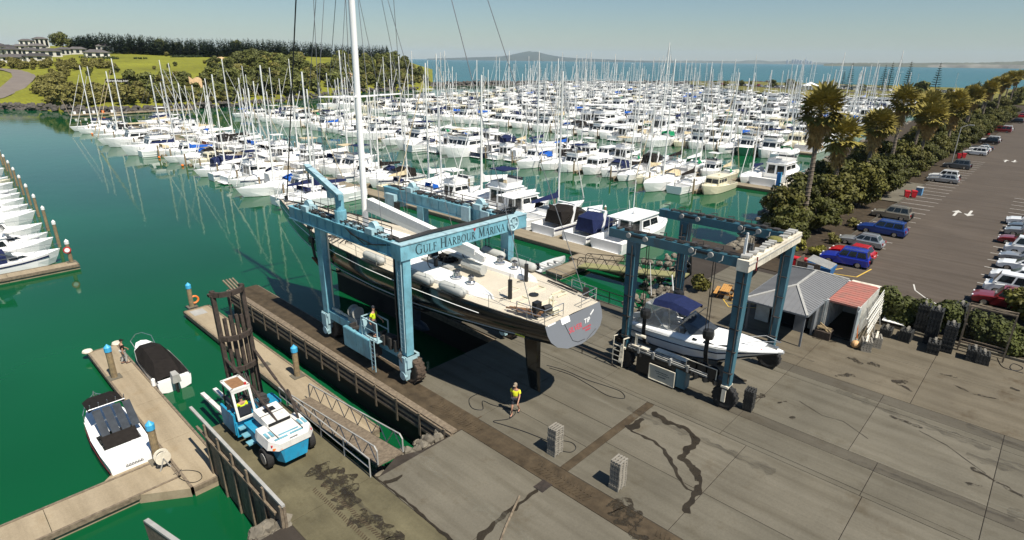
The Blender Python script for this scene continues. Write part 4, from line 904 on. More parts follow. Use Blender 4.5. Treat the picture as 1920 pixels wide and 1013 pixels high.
for yy in (12.3, 16.4):
    for X, s in ((NX2 + .9, 1), (FX2 - .9, -1)):
        m = MB(); m.lathe([(.05, -.32), (.30, -.25), (.34, 0), (.3, .25), (.05, .32)], (X + s*.15, yy, 3.45), 10); m.tube([(X, yy, 3.6), (X - s*.2, yy, 8.2)], .025, 5); m.tube([(X, yy + .15, 3.6), (X - s*.2, yy + .15, 8.2)], .025, 5); m.build('sling_block', M_dark, T2)
        m = MB(); P = [(X + s*.1, 3.4), (X + s*.12, 2.2), (X + s*.4, 1.35), (X + s*2.2, .62)]
        for a, b in zip(P, P[1:]): m.bar((a[0], yy, a[1]), (b[0], yy, b[1]), .24, .05, up=(s, 0, .4))
        m.build('sling', M_sling, T2)

# --- white launch in the right lift: bow to -Y.  Hull loft in world coordinates
def hull_loft(cx, stations, m, parent, name='hull', flat=False):
    "stations: y, half beam, deck z, chine half beam, chine z, keel z"
    rings = []
    for y, b, zd, cb_, cz, kz in stations:
        h = [(b, zd), (b*.5 + cb_*.5 + .02, zd*.5 + cz*.5), (cb_, cz), (0, kz)]; rings.append([(cx - x, y, z) for x, z in h] + [(cx + x, y, z) for x, z in h[-2::-1]])
    o = len(rings[0]); mb = MB().loft(rings, False); mb.f.append(tuple(range(o)) if stations[0][0] > stations[-1][0] else tuple(reversed(range(o)))); return mb.build(name, m, parent)
L2 = thing('launch', 'white pointed launch with navy canopy slung in the teal lift', 'motor boat', (31.6, 13.5, .6))
SB = [(18.0, 1.35, 2.05, 1.25, 1.15, .55), (16.5, 1.45, 2.1, 1.3, 1.1, .5), (14, 1.5, 2.25, 1.32, 1.15, .5), (12, 1.4, 2.42, 1.1, 1.5, .95), (10.5, .98, 2.6, .5, 2.1, 1.82), (9.4, .45, 2.76, .18, 2.5, 2.42), (8.75, .06, 2.86, .03, 2.76, 2.7)]
hull_loft(31.6, SB, M_white, L2)
def sbi(y):
    for a, b in zip(SB, SB[1:]):
        if b[0] <= y <= a[0]: t = (y - a[0]) / (b[0] - a[0]); return [a[i] + (b[i]-a[i])*t for i in range(6)]
m = MB(); rr_ = []
for y in (14.2, 13.4, 12.4, 11.4, 10.4, 9.5, 8.8):
    q = sbi(y); rr_.append([(31.6 - q[1] + .03, y, q[2]), (31.6 - q[1]*.55, y, q[2] + .34*min(1, (y - 8.6)/2.5)), (31.6 + q[1]*.55, y, q[2] + .34*min(1, (y - 8.6)/2.5)), (31.6 + q[1] - .03, y, q[2])])
m.loft(rr_, False, False); m.build('foredeck', M_white, L2, True)
m = MB(); m.poly([(30.2, 18.0, 1.55), (33.0, 18.0, 1.55), (33.0, 14.2, 1.7), (30.2, 14.2, 1.7)]); m.build('cockpit_floor', M_grey, L2)
for s in (-1, 1):
    m = MB(); m.hexa([(31.6 + s*1.44, 18, 2.05), (31.6 + s*1.1, 18, 2.05), (31.6 + s*1.15, 13.6, 2.3), (31.6 + s*1.5, 13.6, 2.27), (31.6 + s*1.42, 18, 2.12), (31.6 + s*1.1, 18, 2.12), (31.6 + s*1.1, 13.6, 2.5), (31.6 + s*1.42, 13.6, 2.4)]); m.build('side_deck', M_white, L2)
    P = []; P2 = []; P3 = []
    for y in (17.9, 16.5, 15, 13.5, 12, 10.8, 9.8, 9.0):
        q = sbi(y); t = .42; P.append((31.6 + s*(q[1]*(1-t) + q[3]*t + .035), y, q[2]*(1-t) + q[4]*t)); P2.append((31.6 + s*(q[3] + .02), y, q[4])); P3.append((31.6 + s*(q[1] + .02), y, q[2] - .04))
    MB().tube(P, .035, 5).build('hull_stripe', M_navy, L2); MB().tube(P2, .05, 5).build('chine_stripe', M_dark, L2); MB().tube(P3, .04, 5).build('rub_rail', M_greyhull, L2)
    for ya, yb, w in ((13.9, 13.3, .13), (12.9, 11.3, .17)):
        m = MB(); pa, pb = sbi(ya), sbi(yb); f = lambda q, u: (31.6 + s*(q[1]*(.97 - u) ), q[2] + .34*u*1.9)
        A_, B_ = pa, pb; a0 = f(A_, .06); a1 = f(A_, .06 + w*1.6); b0 = f(B_, .08); b1 = f(B_, .1 + w*.5)
        m.poly([(a0[0] + s*.03, ya, a0[1] + .02), (b0[0] + s*.03, yb, b0[1] + .02), (b1[0] + s*.02, yb, b1[1] + .03), (a1[0] + s*.02, ya, a1[1] + .03)]); m.build('cabin_window', M_glass, L2)
m = MB(); m.hexa([(30.5, 13.9, 2.55), (32.7, 13.9, 2.55), (32.3, 12.9, 2.72), (30.9, 12.9, 2.72), (30.6, 14.6, 3.25), (32.6, 14.6, 3.25), (32.4, 14.5, 3.27), (30.8, 14.5, 3.27)]); m.build('windscreen', M_pane, L2)
m = MB(); m.loft([[(30.6, 16.6, 3.65), (30.85, 16.6, 3.95), (32.35, 16.6, 3.95), (32.6, 16.6, 3.65)], [(30.6, 15.4, 3.72), (30.85, 15.4, 4.1), (32.35, 15.4, 4.1), (32.6, 15.4, 3.72)], [(30.65, 14.2, 3.55), (30.85, 14.1, 3.85), (32.35, 14.1, 3.85), (32.55, 14.2, 3.55)]], False); m.build('canopy', M_navy, L2)
m = MB()
for x in (30.5, 32.7):
    m.tube([(x, 14.0, 3.6), (x, 15.0, 2.4)], .025, 5); m.tube([(x, 16.9, 3.7), (x, 15.6, 2.3)], .025, 5); m.tube([(x, 15.4, 3.8), (x, 15.3, 2.4)], .025, 5)
m.build('canopy_frame', M_steel, L2)
m = MB(); m.poly([(30.5, 17.0, 3.7), (30.5, 17.6, 2.2), (32.7, 17.6, 2.2), (32.7, 17.0, 3.7)]); m.poly([(30.47, 17.0, 3.68), (30.47, 14.9, 3.75), (30.4, 14.4, 2.5), (30.4, 17.6, 2.2)]); m.build('clear_curtain', mat('clear_vinyl', (.45, .47, .47), .15, .1, 3, trans=.75), L2)
m = MB()
for i in range(16): m.box((31.6 + rnd.uniform(-1, 1), rnd.uniform(14.6, 17.6), 1.9 + rnd.random()*.4), (rnd.uniform(.2, .5), rnd.uniform(.2, .6), .3), rnd.random()*3)
struct(m.build('cockpit_gear', M_wcover, L2), 'stuff')
m = MB(); m.hexa([(30.7, 18.0, 2.05), (32.5, 18.0, 2.05), (32.5, 18.6, 1.0), (30.7, 18.6, 1.0), (30.7, 18.0, 2.3), (32.5, 18.0, 2.3), (32.5, 18.75, 1.2), (30.7, 18.75, 1.2)]); m.build('swim_platform', M_greyhull, L2)
m = MB(); m.bar((30.6, 17.7, 2.6), (30.3, 16.9, 3.0), .45, .3); m.build('life_raft', M_white, L2)
m = MB(); m.tube([(30.9, 16.9, 4.1), (30.9, 17.2, 6.2)], .02, 5); m.tube([(32.4, 16.2, 4.2), (32.4, 16.4, 5.2)], .04, 5); m.build('aerial', M_white, L2)
m = MB(); m.tube([(30.9, 11.4, 2.6), (31.1, 10, 3.25), (31.6, 9.0, 3.35), (32.1, 10, 3.25), (32.3, 11.4, 2.6)], .02, 5); m.build('bow_rail', M_steel, L2)
m = MB(); m.bb((31.45, 9.1, 2.86), (31.75, 9.7, 2.98)); m.build('anchor', M_steel, L2)
m = MB(); m.poly([(31.02, 10.2, 2.69), (31.0, 9.9, 2.72), (31.12, 9.75, 2.8), (31.18, 10.2, 2.83)]); m.build('bow_mark', M_red, L2)

# ================================================================== MARINE FORKLIFT
M_fk = mat('forklift_blue', (.015, .25, .42), .5, .2, 1.2, rust=.75)
M_fw = mat('forklift_white', (.68, .66, .61), .5, .14, 1.2, rust=.55)
K = thing('marine_forklift', 'blue and white marine forklift with tall dark mast at the ramp head', 'forklift', (9.7, 25.5, 0))
cx = 9.62
def ring_y(y, w0, w1, z0, z1): return [(cx - w0, y, z0), (cx + w0, y, z0), (cx + w1, y, z1), (cx - w1, y, z1)]
m = MB(); m.loft([ring_y(22.3, .62, .80, .42, 1.3), ring_y(22.75, .82, 1.1, .40, 1.3), ring_y(23.9, .8, 1.1, .55, 1.35)], True, True); m.build('counterweight', M_fk, K)
m = MB(); m.loft([ring_y(22.25, .9, .78, 1.28, 1.64), ring_y(22.75, 1.3, 1.16, 1.28, 1.75), ring_y(23.95, 1.32, 1.2, 1.32, 1.8), ring_y(24.3, 1.25, 1.15, 1.35, 1.76)], True, True); hood = m.build('rear_hood', M_fw, K)
m = MB(); m.loft([ring_y(23.9, .72, .66, 1.7, 1.98), ring_y(25.6, .72, .66, 1.7, 2.1)], True, True); m.build('engine_cover', M_fw, K)
for i in range(6): MB().bb((cx - .62, 23.86 - .002, 1.72 + i*.045), (cx + .62, 23.9, 1.74 + i*.045)).build('grille_slat', M_dark, K)
for x in (-1.05, -.8, .8, 1.05): MB().bb((cx + x - .07, 22.95, 1.78), (cx + x + .07, 23.5, 1.825)).build('hood_vent', M_lblue, hood)
for x, y, w in ((-.55, 22.62, .7), (.3, 22.65, .7), (0, 22.9, 1.1)): MB().bb((cx + x - w/2, y - .06, 1.735), (cx + x + w/2, y + .05, 1.775)).build('hood_vent', M_lblue, hood)
for x in (-.68, .68): MB().bb((cx + x - .012, 22.6, 1.3), (cx + x + .012, 24.2, 1.815)).build('panel_seam', M_dark, hood)
MB().bb((cx - .67, 24.7, 1.9), (cx + .67, 24.73, 2.06)).build('cover_seam', M_dark, K); MB().bb((cx - .3, 24.9, 2.07), (cx + .3, 25.3, 2.1)).build('air_intake', M_dark, K)
m = MB()
for k in range(6): m.tube([(cx + .1*k - .2, 25.6, 1.9), (cx + .1*k - .25, 26.6, 2.3 - .05*k), (cx + .12*k - .1, 28.2, 1.5), (cx + .1*k, 29.1, 2.6)], .03, 5)
for k in range(14): m.box((cx + rnd.uniform(-.2, 1.0), rnd.uniform(25.8, 28.6), 1.3 + rnd.random()*.25), (rnd.uniform(.1, .4), rnd.uniform(.1, .5), .2), rnd.random())
struct(m.build('hydraulics', M_grime, K), 'stuff')
m = MB(); m.bar((cx - 1.35, 26.4, 2.2), (cx - 1.6, 26.6, 2.3), .03); m.bb((cx - 1.68, 26.5, 2.15), (cx - 1.5, 26.56, 2.45)); m.build('mirror', M_dark, K)
for s in (-1, 1): MB().bb((cx + s*1.05 - .09, 22.55, 1.45), (cx + s*1.05 + .09, 22.62, 1.56)).build('tail_light', M_red, K)
m = MB(); m.tube([(cx - .2, 22.35, 1.62), (cx - .2, 22.3, 1.76), (cx + .2, 22.3, 1.76), (cx + .2, 22.35, 1.62)], .03, 6); m.build('tow_handle', M_grey, hood)
m = MB(); m.hexa([(cx-1.12, 22.5, 1.3), (cx-.72, 22.25, 1.3), (cx-.72, 22.23, 1.3), (cx-1.12, 22.47, 1.3), (cx-1.1, 22.5, 1.42), (cx-.72, 22.27, 1.42), (cx-.72, 22.25, 1.42), (cx-1.1, 22.47, 1.42)]); m.build('warning_plate', M_orange, hood)
m = MB(); m.loft([ring_y(23.9, 1.0, 1.05, .5, 1.2), ring_y(28.2, 1.0, 1.05, .5, 1.2)], True, True); m.build('chassis', M_fk, K)
for s, yy in ((-1, 25.0), (-1, 25.5), (-1, 26.0)): MB().bb((cx - 1.38, yy, .45 + (yy - 25)*.5), (cx - 1.0, yy + .45, .52 + (yy - 25)*.5)).build('step', M_lblue, K)
m = MB(); m.bb((cx + .5, 26.8, 1.2), (cx + 1.45, 28.0, 1.32)); m.build('front_guard', M_fk, K)
m = MB(); m.bb((cx - 1.5, 26.4, .5), (cx - 1.38, 28.2, 1.75)); m.bb((cx - 1.45, 26.3, .4), (cx - .4, 26.42, 1.3)); m.build('front_guard', M_fk, K)
for s in (-1, 1):
    for yy, rr in ((23.25, .56), (27.7, .62)):
        w = MB(); tyre(w, (cx + s*1.2, yy, rr), rr, .36, 0); tw = w.build('tyre', M_rubber, K)
        r_ = MB(); r_.cyl((cx + s*1.22, yy, rr), rr*.55, .36, 14, 'x'); r_.build('rim', M_grey, tw)
# cab
ca = cx - .8
m = MB()
for x in (ca - .5, ca + .42): m.bar((x, 26.1, 1.5), (x, 26.55, 3.15), .13, .1)
m.bar((ca - .55, 26.1, 1.55), (ca + .47, 26.1, 1.55), .12); m.bar((ca - .55, 26.52, 3.05), (ca + .47, 26.52, 3.05), .14); m.build('cab_frame', M_fw, K)
m = MB()
for a, b in (((ca - .5, 26.5), (ca - .5, 27.9)), ((ca + .42, 26.5), (ca + .42, 27.9)), ((ca - .55, 26.52), (ca + .47, 26.52)), ((ca - .55, 27.9), (ca + .47, 27.9))): m.bar((*a, 3.18), (*b, 3.18), .16, .1)
m.build('cab_roof', M_fw, K)
MB().bb((ca - .45, 26.58, 3.15), (ca + .37, 27.83, 3.2)).build('roof_panel', M_teak, K)
m = MB(); m.cyl((ca + .3, 26.6, 3.28), .07, .14, 8); m.build('beacon', M_red, K)
m = MB()
for x in (ca - .48, ca + .4): m.bar((x, 27.85, 3.15), (x, 28.0, 1.4), .07)
m.build('cab_post', M_dark, K)
m = MB(); m.bb((ca - .35, 26.4, 1.25), (ca + .3, 27.0, 1.6)); m.bb((ca - .35, 26.3, 1.6), (ca + .3, 26.42, 2.1)); m.build('seat', M_cloth, K)
m = MB(); m.tube([Vector((ca, 27.5, 1.95)) + Vector((.2*math.cos(a), .1*math.sin(a), .17*math.sin(a))) for a in [2*math.pi*i/12 for i in range(12)]], .02, 5, closed=True); m.bar((ca, 27.5, 1.95), (ca, 27.75, 1.4), .05); m.build('steering_wheel', M_dark, K)
# mast: two outer channels, inner stage, three curved cross heads, tilt rams
for x in (cx - .28 + .05, cx + 1.22):
    m = MB(); m.bar((x, 29.0, -.35), (x, 29.5, 6.9), .24, .2); m.build('mast_channel', M_rust, K)
for x in (cx + .12, cx + .42, cx + .72, cx + .98):
    m = MB(); m.bar((x, 29.1, -.35), (x, 29.45, 5.4 - abs(x - cx - .5)*.3), .17, .16); m.build('inner_channel', M_rust, K)
m = MB(); m.bar((cx + .5, 29.2, 0), (cx + .5, 29.5, 6.6), .09); m.build('lift_ram', M_dark, K)
for z in (6.75, 4.35, 2.6):
    yy = 29.0 + .5*(z + .35)/7.25; P = [(cx - .32, yy, z), (cx - .05, yy - .32, z - .04), (cx + .5, yy - .45, z - .06), (cx + 1.05, yy - .32, z - .04), (cx + 1.32, yy, z)]
    m = MB()
    for a, b in zip(P, P[1:]): m.bar(a, b, .14, .26)
    m.build('cross_head', M_rust, K)
m = MB(); m.bar((cx - .45, 29.45, 6.7), (cx - .25, 29.5, 6.75), .16); m.build('mast_lug', M_rust, K)
for x, xx in ((cx - .1, cx - .25), (cx + 1.1, cx + 1.25)):
    m = MB(); m.tube([(xx, 29.2, 3.4), (x + .05, 26.6, 2.6)], .075, 8); m.tube([(x + .05, 26.6, 2.6), (x, 24.1, 1.85)], .055, 8); m.build('tilt_ram', M_rust, K)
m = MB(); m.tube([(cx + .95, 23.6, 1.7), (cx + .85, 24.0, 2.9), (cx + .95, 24.4, 3.05), (cx + 1.1, 24.9, 2.9)], .07, 8); m.build('exhaust_pipe', M_rust, K)
m = MB(); m.bb((cx - .6, 29.6, -.75), (cx + 1.3, 29.75, -.15)); m.build('fork_carriage', M_rust, K)
for x in (cx - .35, cx + .35): 
    m = MB(); m.bar((x, 29.7, -.7), (x, 33.8, -.85), .22, .14); f = m.build('fork', M_fw, K)
m = MB(); m.bar((cx + .35, 30.4, -.62), (cx + .35, 32.3, -.68), .24, .05); m.build('fork_pad', M_dark, K)
K0 = K.location.copy(); K.scale = (.87, .87, .90)
for c in K.children:
    if c.name.split('.')[0] in ('mast_channel', 'inner_channel', 'cross_head', 'mast_lug', 'lift_ram', 'fork_carriage', 'fork', 'fork_pad'): c.scale = (1/.87, 1/.87, 1/.90)
    if c.name.startswith('tilt_ram'): c.scale = (1/.87, 1/.87, 1/.95)
person('person in yellow hi-vis vest sitting in the forklift cab', (K0.x + .87*(ca - K0.x), K0.y + .87*(26.75 - K0.y), .98), 0, M_hivis, M_navy, None, sit=1, shorts=False, sc=.95)

# ================================================================== RAMP WALLS, RAILS, PIER, GANGWAYS
wall = thing('ramp_wall', 'tall timber board wall with pale top rail along the left side of ramp', 'wall', (7.4, 24, -2))
n = 16
for i in range(n):
    y = 19.35 + i*.5; MB().bb((7.38, y, -2.5), (7.48, y + .47, 1.0 - .02*(i % 3))).build('board', M_wood, wall)
for i in range(6): MB().bb((7.26, 19.4 + i*1.58, -2.6), (7.38, 19.55 + i*1.58, 1.05)).build('post', M_wood, wall)
MB().bar((7.4, 19.35, 1.08), (7.4, 29.4, 1.08), .14, .1).build('top_rail', M_grey, wall)
MB().bar((7.3, 20, .35), (7.3, 28.6, .35), .1, .12).build('waling', M_wood, wall)
wall2 = thing('stub_wall', 'short grey wall end poking out of the green water at bottom edge', 'wall', (3.6, 21.8, -2))
MB().bar((3.5, 23.2, -.9), (4.1, 19.0, -.2), .12, 2.6).build('panel', M_wood, wall2); MB().bar((3.5, 23.25, .45), (4.1, 19.0, 1.15), .18, .1).build('capping', M_grey, wall2)
def railing(name, label, pts, h=1.0, m=None, step=1.6, group=None, mids=(.5,), r=.035):
    m = m or M_grey; t = thing(name, label, 'railing', pts[0], group)
    for a, b in zip(pts, pts[1:]):
        a, b = Vector(a), Vector(b); k = max(1, round((b - a).length / step))
        for i in range(k + 1):
            p = a.lerp(b, i / k); MB().tube([p, p + Vector((0, 0, h))], r, 6).build('post', m, t)
        for q in (*mids, 1): MB().tube([a + Vector((0, 0, h*q)), b + Vector((0, 0, h*q))], r, 6).build('rail', m, t)
    return t
railing('ramp_railing', 'pale steel pipe railing along the right side of the forklift ramp', [(11.5, 28.2, 0), (11.5, 19.5, 0)], 1.0, M_grey, 2.2)
def gangway(label, a, b, w, h, mm, dm, nz=6):
    t = thing('gangway', label, 'gangway', a); a, b = Vector(a), Vector(b); d = (b - a).normalized(); n = Vector((-d.y, d.x, 0)).normalized() * w / 2; up = Vector((0, 0, h))
    MB().hexa([a - n - Vector((0,0,.12)), a + n - Vector((0,0,.12)), b + n - Vector((0,0,.12)), b - n - Vector((0,0,.12)), a - n, a + n, b + n, b - n]).build('deck', dm, t)
    for s in (-1, 1):
        MB().tube([a + n*s, a + n*s + up*.8, a.lerp(b, .02) + n*s + up, b.lerp(a, .02) + n*s + up, b + n*s + up*.8, b + n*s], .04, 6).build('hand_rail', mm, t)
        for i in range(nz):
            p, q, c = a.lerp(b, i/nz), a.lerp(b, (i+1)/nz), a.lerp(b, (i+.5)/nz)
            MB().tube([p + n*s, c + n*s + up], .025, 5).build('brace', mm, t); MB().tube([c + n*s + up, q + n*s], .025, 5).build('brace', mm, t)
    return t
gangway('pale steel gangway from the yard down to the dock behind the forklift', (12.9, 19.9, .05), (13.3, 30.0, DZ + .3), 1.4, .95, M_grey, M_wood, 7)
pier = thing('lift_pier', 'long narrow pier with brown timber fenders carrying the blue lift', 'pier', (16.3, 33, 0))
for z, w in ((.02, .22), (-.34, .2), (-.72, .2)): MB().bar((16.12, 19.2, z), (16.12, 46.9, z), w, .17).build('fender_beam', M_wood, pier)
for i in range(14): MB().bb((16.0, 19.6 + i*2.05, -1.2), (16.06, 19.76 + i*2.05, .2)).build('fender_post', M_wood, pier)
MB().bb((16.1, 19.2, .08), (16.5, 46.8, .2)).build('kerb_beam', M_wood, pier)
for i in range(4): MB().bar((16.3 + i*.25, 46.3, .2), (16.0 + i*.25, 47.2, .9), .12, .1).build('end_timber', M_wood, pier)
for i in range(12):
    for x in (16.9, 18.1): MB().cyl((x, 25.6 + i*1.85, -1.6), .2, 2.6, 8).build('pile', M_dark, pier)
MB().bb((18.46, 25.4, -.5), (18.56, 46.7, -.08)).build('inner_fender', M_wood, pier)
p2 = thing('lift_pier', 'far pier of the slip with black railing behind the black yacht', 'pier', (26.5, 35, 0))
MB().bb((25.36, 25.4, -.5), (25.48, 45.9, -.08)).build('inner_fender', M_wood, p2); MB().bb((27.6, 25.6, -.4), (27.7, 46, .1)).build('outer_fender', M_wood, p2)
for i in range(12):
    for x in (25.8, 27.3): MB().cyl((x, 25.6 + i*1.75, -1.6), .2, 2.6, 8).build('pile', M_dark, p2)
railing('yard_railing', 'black two rail fence along the yard edge beside the slip', [(36.0, 24.8, 0), (36.0, 20.3, 0)], 1.0, M_dark, 1.3)
railing('edge_railing', 'low rusty steel rail on the concrete beside the far slip edge', [(27.9, 24.5, 0), (27.9, 17.5, 0)], .45, M_rust, 2.5, mids=())
gangway('long yellow decked gangway with lattice sides sloping to the pontoon', (46.6, 22.2, -.1), (45.4, 33.0, DZ + .35), 1.6, 1.0, M_dark, mat('yellow_grating', (.25, .235, .10), .8, .2, 4), 9)
gangway('far grey gangway bridging from the shore to the second pier', (112, 30.5, .1), (101.5, 33.5, DZ + .3), 1.5, 1.1, M_grey, M_cream2, 8)

# ================================================================== FLOATING DOCKS (left)
def dock(label, boxes, m=None, group=None, planks=0, cat='dock', name='floating_dock'):
    t = thing(name, label, cat, (boxes[0][0], boxes[0][1], WZ), group)
    for k, (x0, y0, x1, y1) in enumerate(boxes):
        # concrete deck units with a gap every few metres, timber whaler round the edge
        lx = x1 - x0 > y1 - y0; L = (x1 - x0) if lx else (y1 - y0); n = max(1, round(L / 5)); dz = .003*k
        for i in range(n):
            a = x0 + L*i/n if lx else x0 + .12; b = x0 + L*(i+1)/n if lx else x1 - .12
            c = y0 + .12 if lx else y0 + L*i/n; d = y1 - .12 if lx else y0 + L*(i+1)/n
            MB().bb((a + .012, c + .012, WZ - .3), (b - .012, d - .012, DZ - dz)).build('deck_unit', m or G_deck, t)
        for (p, q) in (((x0 + .06, y0), (x0 + .06, y1)), ((x1 - .06, y0), (x1 - .06, y1)), ((x0, y0 + .06), (x1, y0 + .06)), ((x0, y1 - .06), (x1, y1 - .06))):
            MB().bar((*p, DZ - .1 - dz), (*q, DZ - .1 - dz), .12, .26).build('edge_board', M_wood, t)
    return t
d1 = dock('beige floating dock between the two tied up boats, with hose reel at its corner', [(6.1, 26.9, 8.0, 46.8), (-20, 28.25, 6.08, 30.5)])
MB().prism([(3.2, 30.45), (6.15, 30.45), (6.15, 33.0)], WZ - .1, DZ - .012).build('corner_brace', G_deck, d1); MB().prism([(4.2, 28.3), (6.12, 28.3), (6.12, 27.0)], WZ - .1, DZ - .012).build('corner_brace', G_deck, d1)
for x in (6.15, 7.95): m = MB(); m.lathe([(.28, -.1), (.33, 0), (.28, .1), (.1, .12)], (x, 46.85, DZ + .06), 14); m.build('corner_roller', M_cream2, d1)
d2 = dock('long beige floating dock behind the forklift mast', [(13.35, 24.5, 15.4, 49.6)])
MB().bb((13.7, 48.0, DZ), (14.7, 49.2, DZ + .02)).build('repair_plate', M_grey, d2); MB().bb((13.8, 36.0, DZ), (14.4, 36.6, DZ + .02)).build('repair_plate', G_conc2, d2)
M_capb = mat('blue_pile_cap', (.05, .36, .62), .5, .1, 3)
def pile(loc, h, label, r=.19, cap=M_capb, group=None, base=True):
    t = thing('mooring_pile', label, 'pile', loc, group); x, y, z = loc
    MB().lathe([(r, -3), (r*.97, h)], (x, y, z), 10).build('pole', M_pile, t)
    m = MB(); m.lathe([(r*1.12, h - .1), (r*1.12, h + .2), (.01, h + .42)], (x, y, z), 10); m.build('cap', cap, t)
    if base: m = MB(); m.bb((x - .38, y - .38, z + .0), (x + .38, y + .38, z + .05)); m.build('pile_guide', G_conc2, t)
    return t
pile(tuple(gp(215, 708, DZ)), 2.0, 'timber pile with blue cap near the far end of the left dock')
pile(tuple(gp(296, 863, DZ)), 2.0, 'timber pile with blue cap beside the stern of the white boat')
pile((14.9, 33.3, DZ), 1.9, 'timber pile with blue cap standing on the dock behind the forklift')
pile(tuple(gp(360, 575, DZ)), 1.75, 'timber pile with blue cap holding a life ring at the dock end')
m = MB(); pl = gp(362, 572, DZ); m.tube([(pl.x + .1 + .3*math.cos(a), pl.y - .28, DZ + .55 + .3*math.sin(a)) for a in [2*math.pi*i/16 for i in range(16)]], .085, 6, closed=True); tag(m.build('life_ring', M_orange, None, loc=(pl.x, pl.y, DZ)), 'orange life ring hung on the blue capped pile at the dock end', 'life ring')
hr = thing('hose_reel', 'white hose reel on a stand at the dock corner', 'hose reel', (5.75, 29.6, DZ)); rx, ry = 5.75, 29.6
for s in (-1, 1): MB().lathe([(.28, -.03), (.36, -.03), (.36, .03), (.28, .03)], (rx, ry + s*.16, DZ + .65), 16, 'y').build('reel_flange', M_cream2, hr)
MB().cyl((rx, ry, DZ + .65), .24, .28, 14, 'y').build('hose_coil', M_black, hr)
for s in (-1, 1): 
    for q in (-1, 1): MB().bar((rx + q*.25, ry + s*.2, DZ), (rx, ry + s*.2, DZ + .65), .05).build('stand_leg', M_grey, hr)
def hose(label, pts, r=.02, m=None, cat='hose', name='hose'):
    P = []; pts = [Vector(p) for p in pts]
    for i in range(len(pts) - 1):
        p0, p1, p2, p3 = pts[max(0, i-1)], pts[i], pts[i+1], pts[min(len(pts)-1, i+2)]
        for k in range(6):
            t = k/6; P.append(.5*((2*p1) + (p2-p0)*t + (2*p0-5*p1+4*p2-p3)*t*t + (3*p1-p0-3*p2+p3)*t**3))
    P.append(pts[-1]); return tag(MB().tube(P, r, 5).build(name, m or M_hose, None, loc=tuple(pts[0])), label, cat)
def pxl(pts, z): return [gp(x, y, z) for x, y in pts]
hose('thin hose looping over the dock from the hose reel', pxl([(325, 890), (345, 882), (372, 885), (378, 897), (360, 905), (335, 895), (340, 880)], DZ + .02), .018)
hose('black hose winding from the person in yellow to the grey block stack', pxl([(897, 738), (880, 748), (885, 765), (905, 768), (905, 752), (925, 760), (965, 770), (955, 785), (925, 790), (945, 797), (985, 810), (1030, 828)], .02), .022)
hose('black hose looped under the stern of the yacht', pxl([(1025, 685), (1060, 695), (1100, 712), (1140, 725), (1165, 735), (1170, 747), (1140, 742), (1105, 722), (1070, 703), (1030, 690)], .02), .022)
hose('short hose curl around the base of the grey block stack', pxl([(1052, 826), (1072, 830), (1080, 840), (1070, 848), (1050, 845)], .02), .018)
hose('black cable tangled on the ground by the hedge at right edge', pxl([(1870, 672), (1880, 688), (1905, 695), (1918, 690), (1900, 682), (1895, 692), (1919, 700)], .02), .022)

# --- cradle block stacks
M_blk = mat('block_grey', (.22, .20, .165), .8, .2, 4); M_blkd = mat('block_black', (.022, .022, .02), .75, .3, 4)
def block_mesh(w, d, h):
    m = MB()                                           # an open slatted pallet block
    for k in range(4): m.bb((-w/2, -d/2 + k*d/3.6, h*.62), (w/2, -d/2 + k*d/3.6 + d*.16, h*.97))
    for k in range(3): m.bb((-w/2 + k*w/2.3, -d/2, .0), (-w/2 + k*w/2.3 + w*.13, d/2, h*.62))
    return m
blkA = None
def stack(label, loc, n, m, rz=0, w=.62, d=.5, h=.125, group=None, top=None):
    t = thing('block_stack', label, 'block stack', loc, group, rz, local=True); me = None
    for i in range(n):
        if me is None: o = block_mesh(w, d, h).build('block', m, t); me = o.data
        else: o = bpy.data.objects.new('block', me); COL.objects.link(o); o.parent = t
        o.location = (rnd.uniform(-.015, .015), rnd.uniform(-.015, .015), i*h)
    if top:
        for k in range(3): mb = MB(); mb.cyl((-.2 + k*.2, 0, n*h + .09), .08, .18, 8); mb.build('screw_pad', top, t)
    return t
stack('grey slatted block stack standing on the yard near the walking person', gp(1040, 849), 12, M_blk)
stack('grey slatted block stack standing alone in the foreground right of the mud track', gp(1157, 913), 12, M_blk)
stack('black slatted block stack beside the front wheel of the teal lift', gp(1402, 767), 10, M_blkd, .1)
for k, (x, y, n, m, tp_) in enumerate(((1660, 628, 5, M_blkd, 1), (1697, 638, 7, M_blkd, 1), (1722, 622, 19, M_blkd, 1), (1742, 642, 22, M_blkd, 1), (1748, 660, 7, M_blkd, 1), (1773, 657, 17, M_blkd, 1), (1788, 625, 20, M_blkd, 1), (1822, 674, 7, M_blkd, 1), (1840, 679, 6, M_blkd, 1))):
    names = ['low black block stack nearest the white rails', 'short black block stack left of the tall black stacks', 'tall black block stack against the hedge, left one', 'tallest black block stack in front of the hedge', 'small black block stack standing out in front of the others', 'tall black block stack with grey pads, right of the tallest', 'tall black block stack pushed into the hedge gap', 'low black block stack in front of the mesh frame, left one', 'low black block stack under the mesh frame, right one']
    for dx in (0,): stack(names[k], gp(x, y), n, m, rnd.uniform(-.1, .1), .95, .7, .115, 'black block stacks by the hedge', M_blk)
for k, (x, y) in enumerate(((1622, 655), (1640, 648))):
    t = stack(('slatted crate with pale timber on top beside the container rails', 'slatted crate on small wheels beside the container rails')[k], gp(x, y), 5, M_blk, .3, .9, .6, .15)
    MB().bar((-.6, .1, .8), (.6, -.1, .82), .12, .06).build('timber', M_cream2, t)
t = thing('mesh_frame', 'tall rusty steel frame with mesh panel standing before the hedge', 'frame', gp(1850, 672)); fx, fy = t.location.x, t.location.y
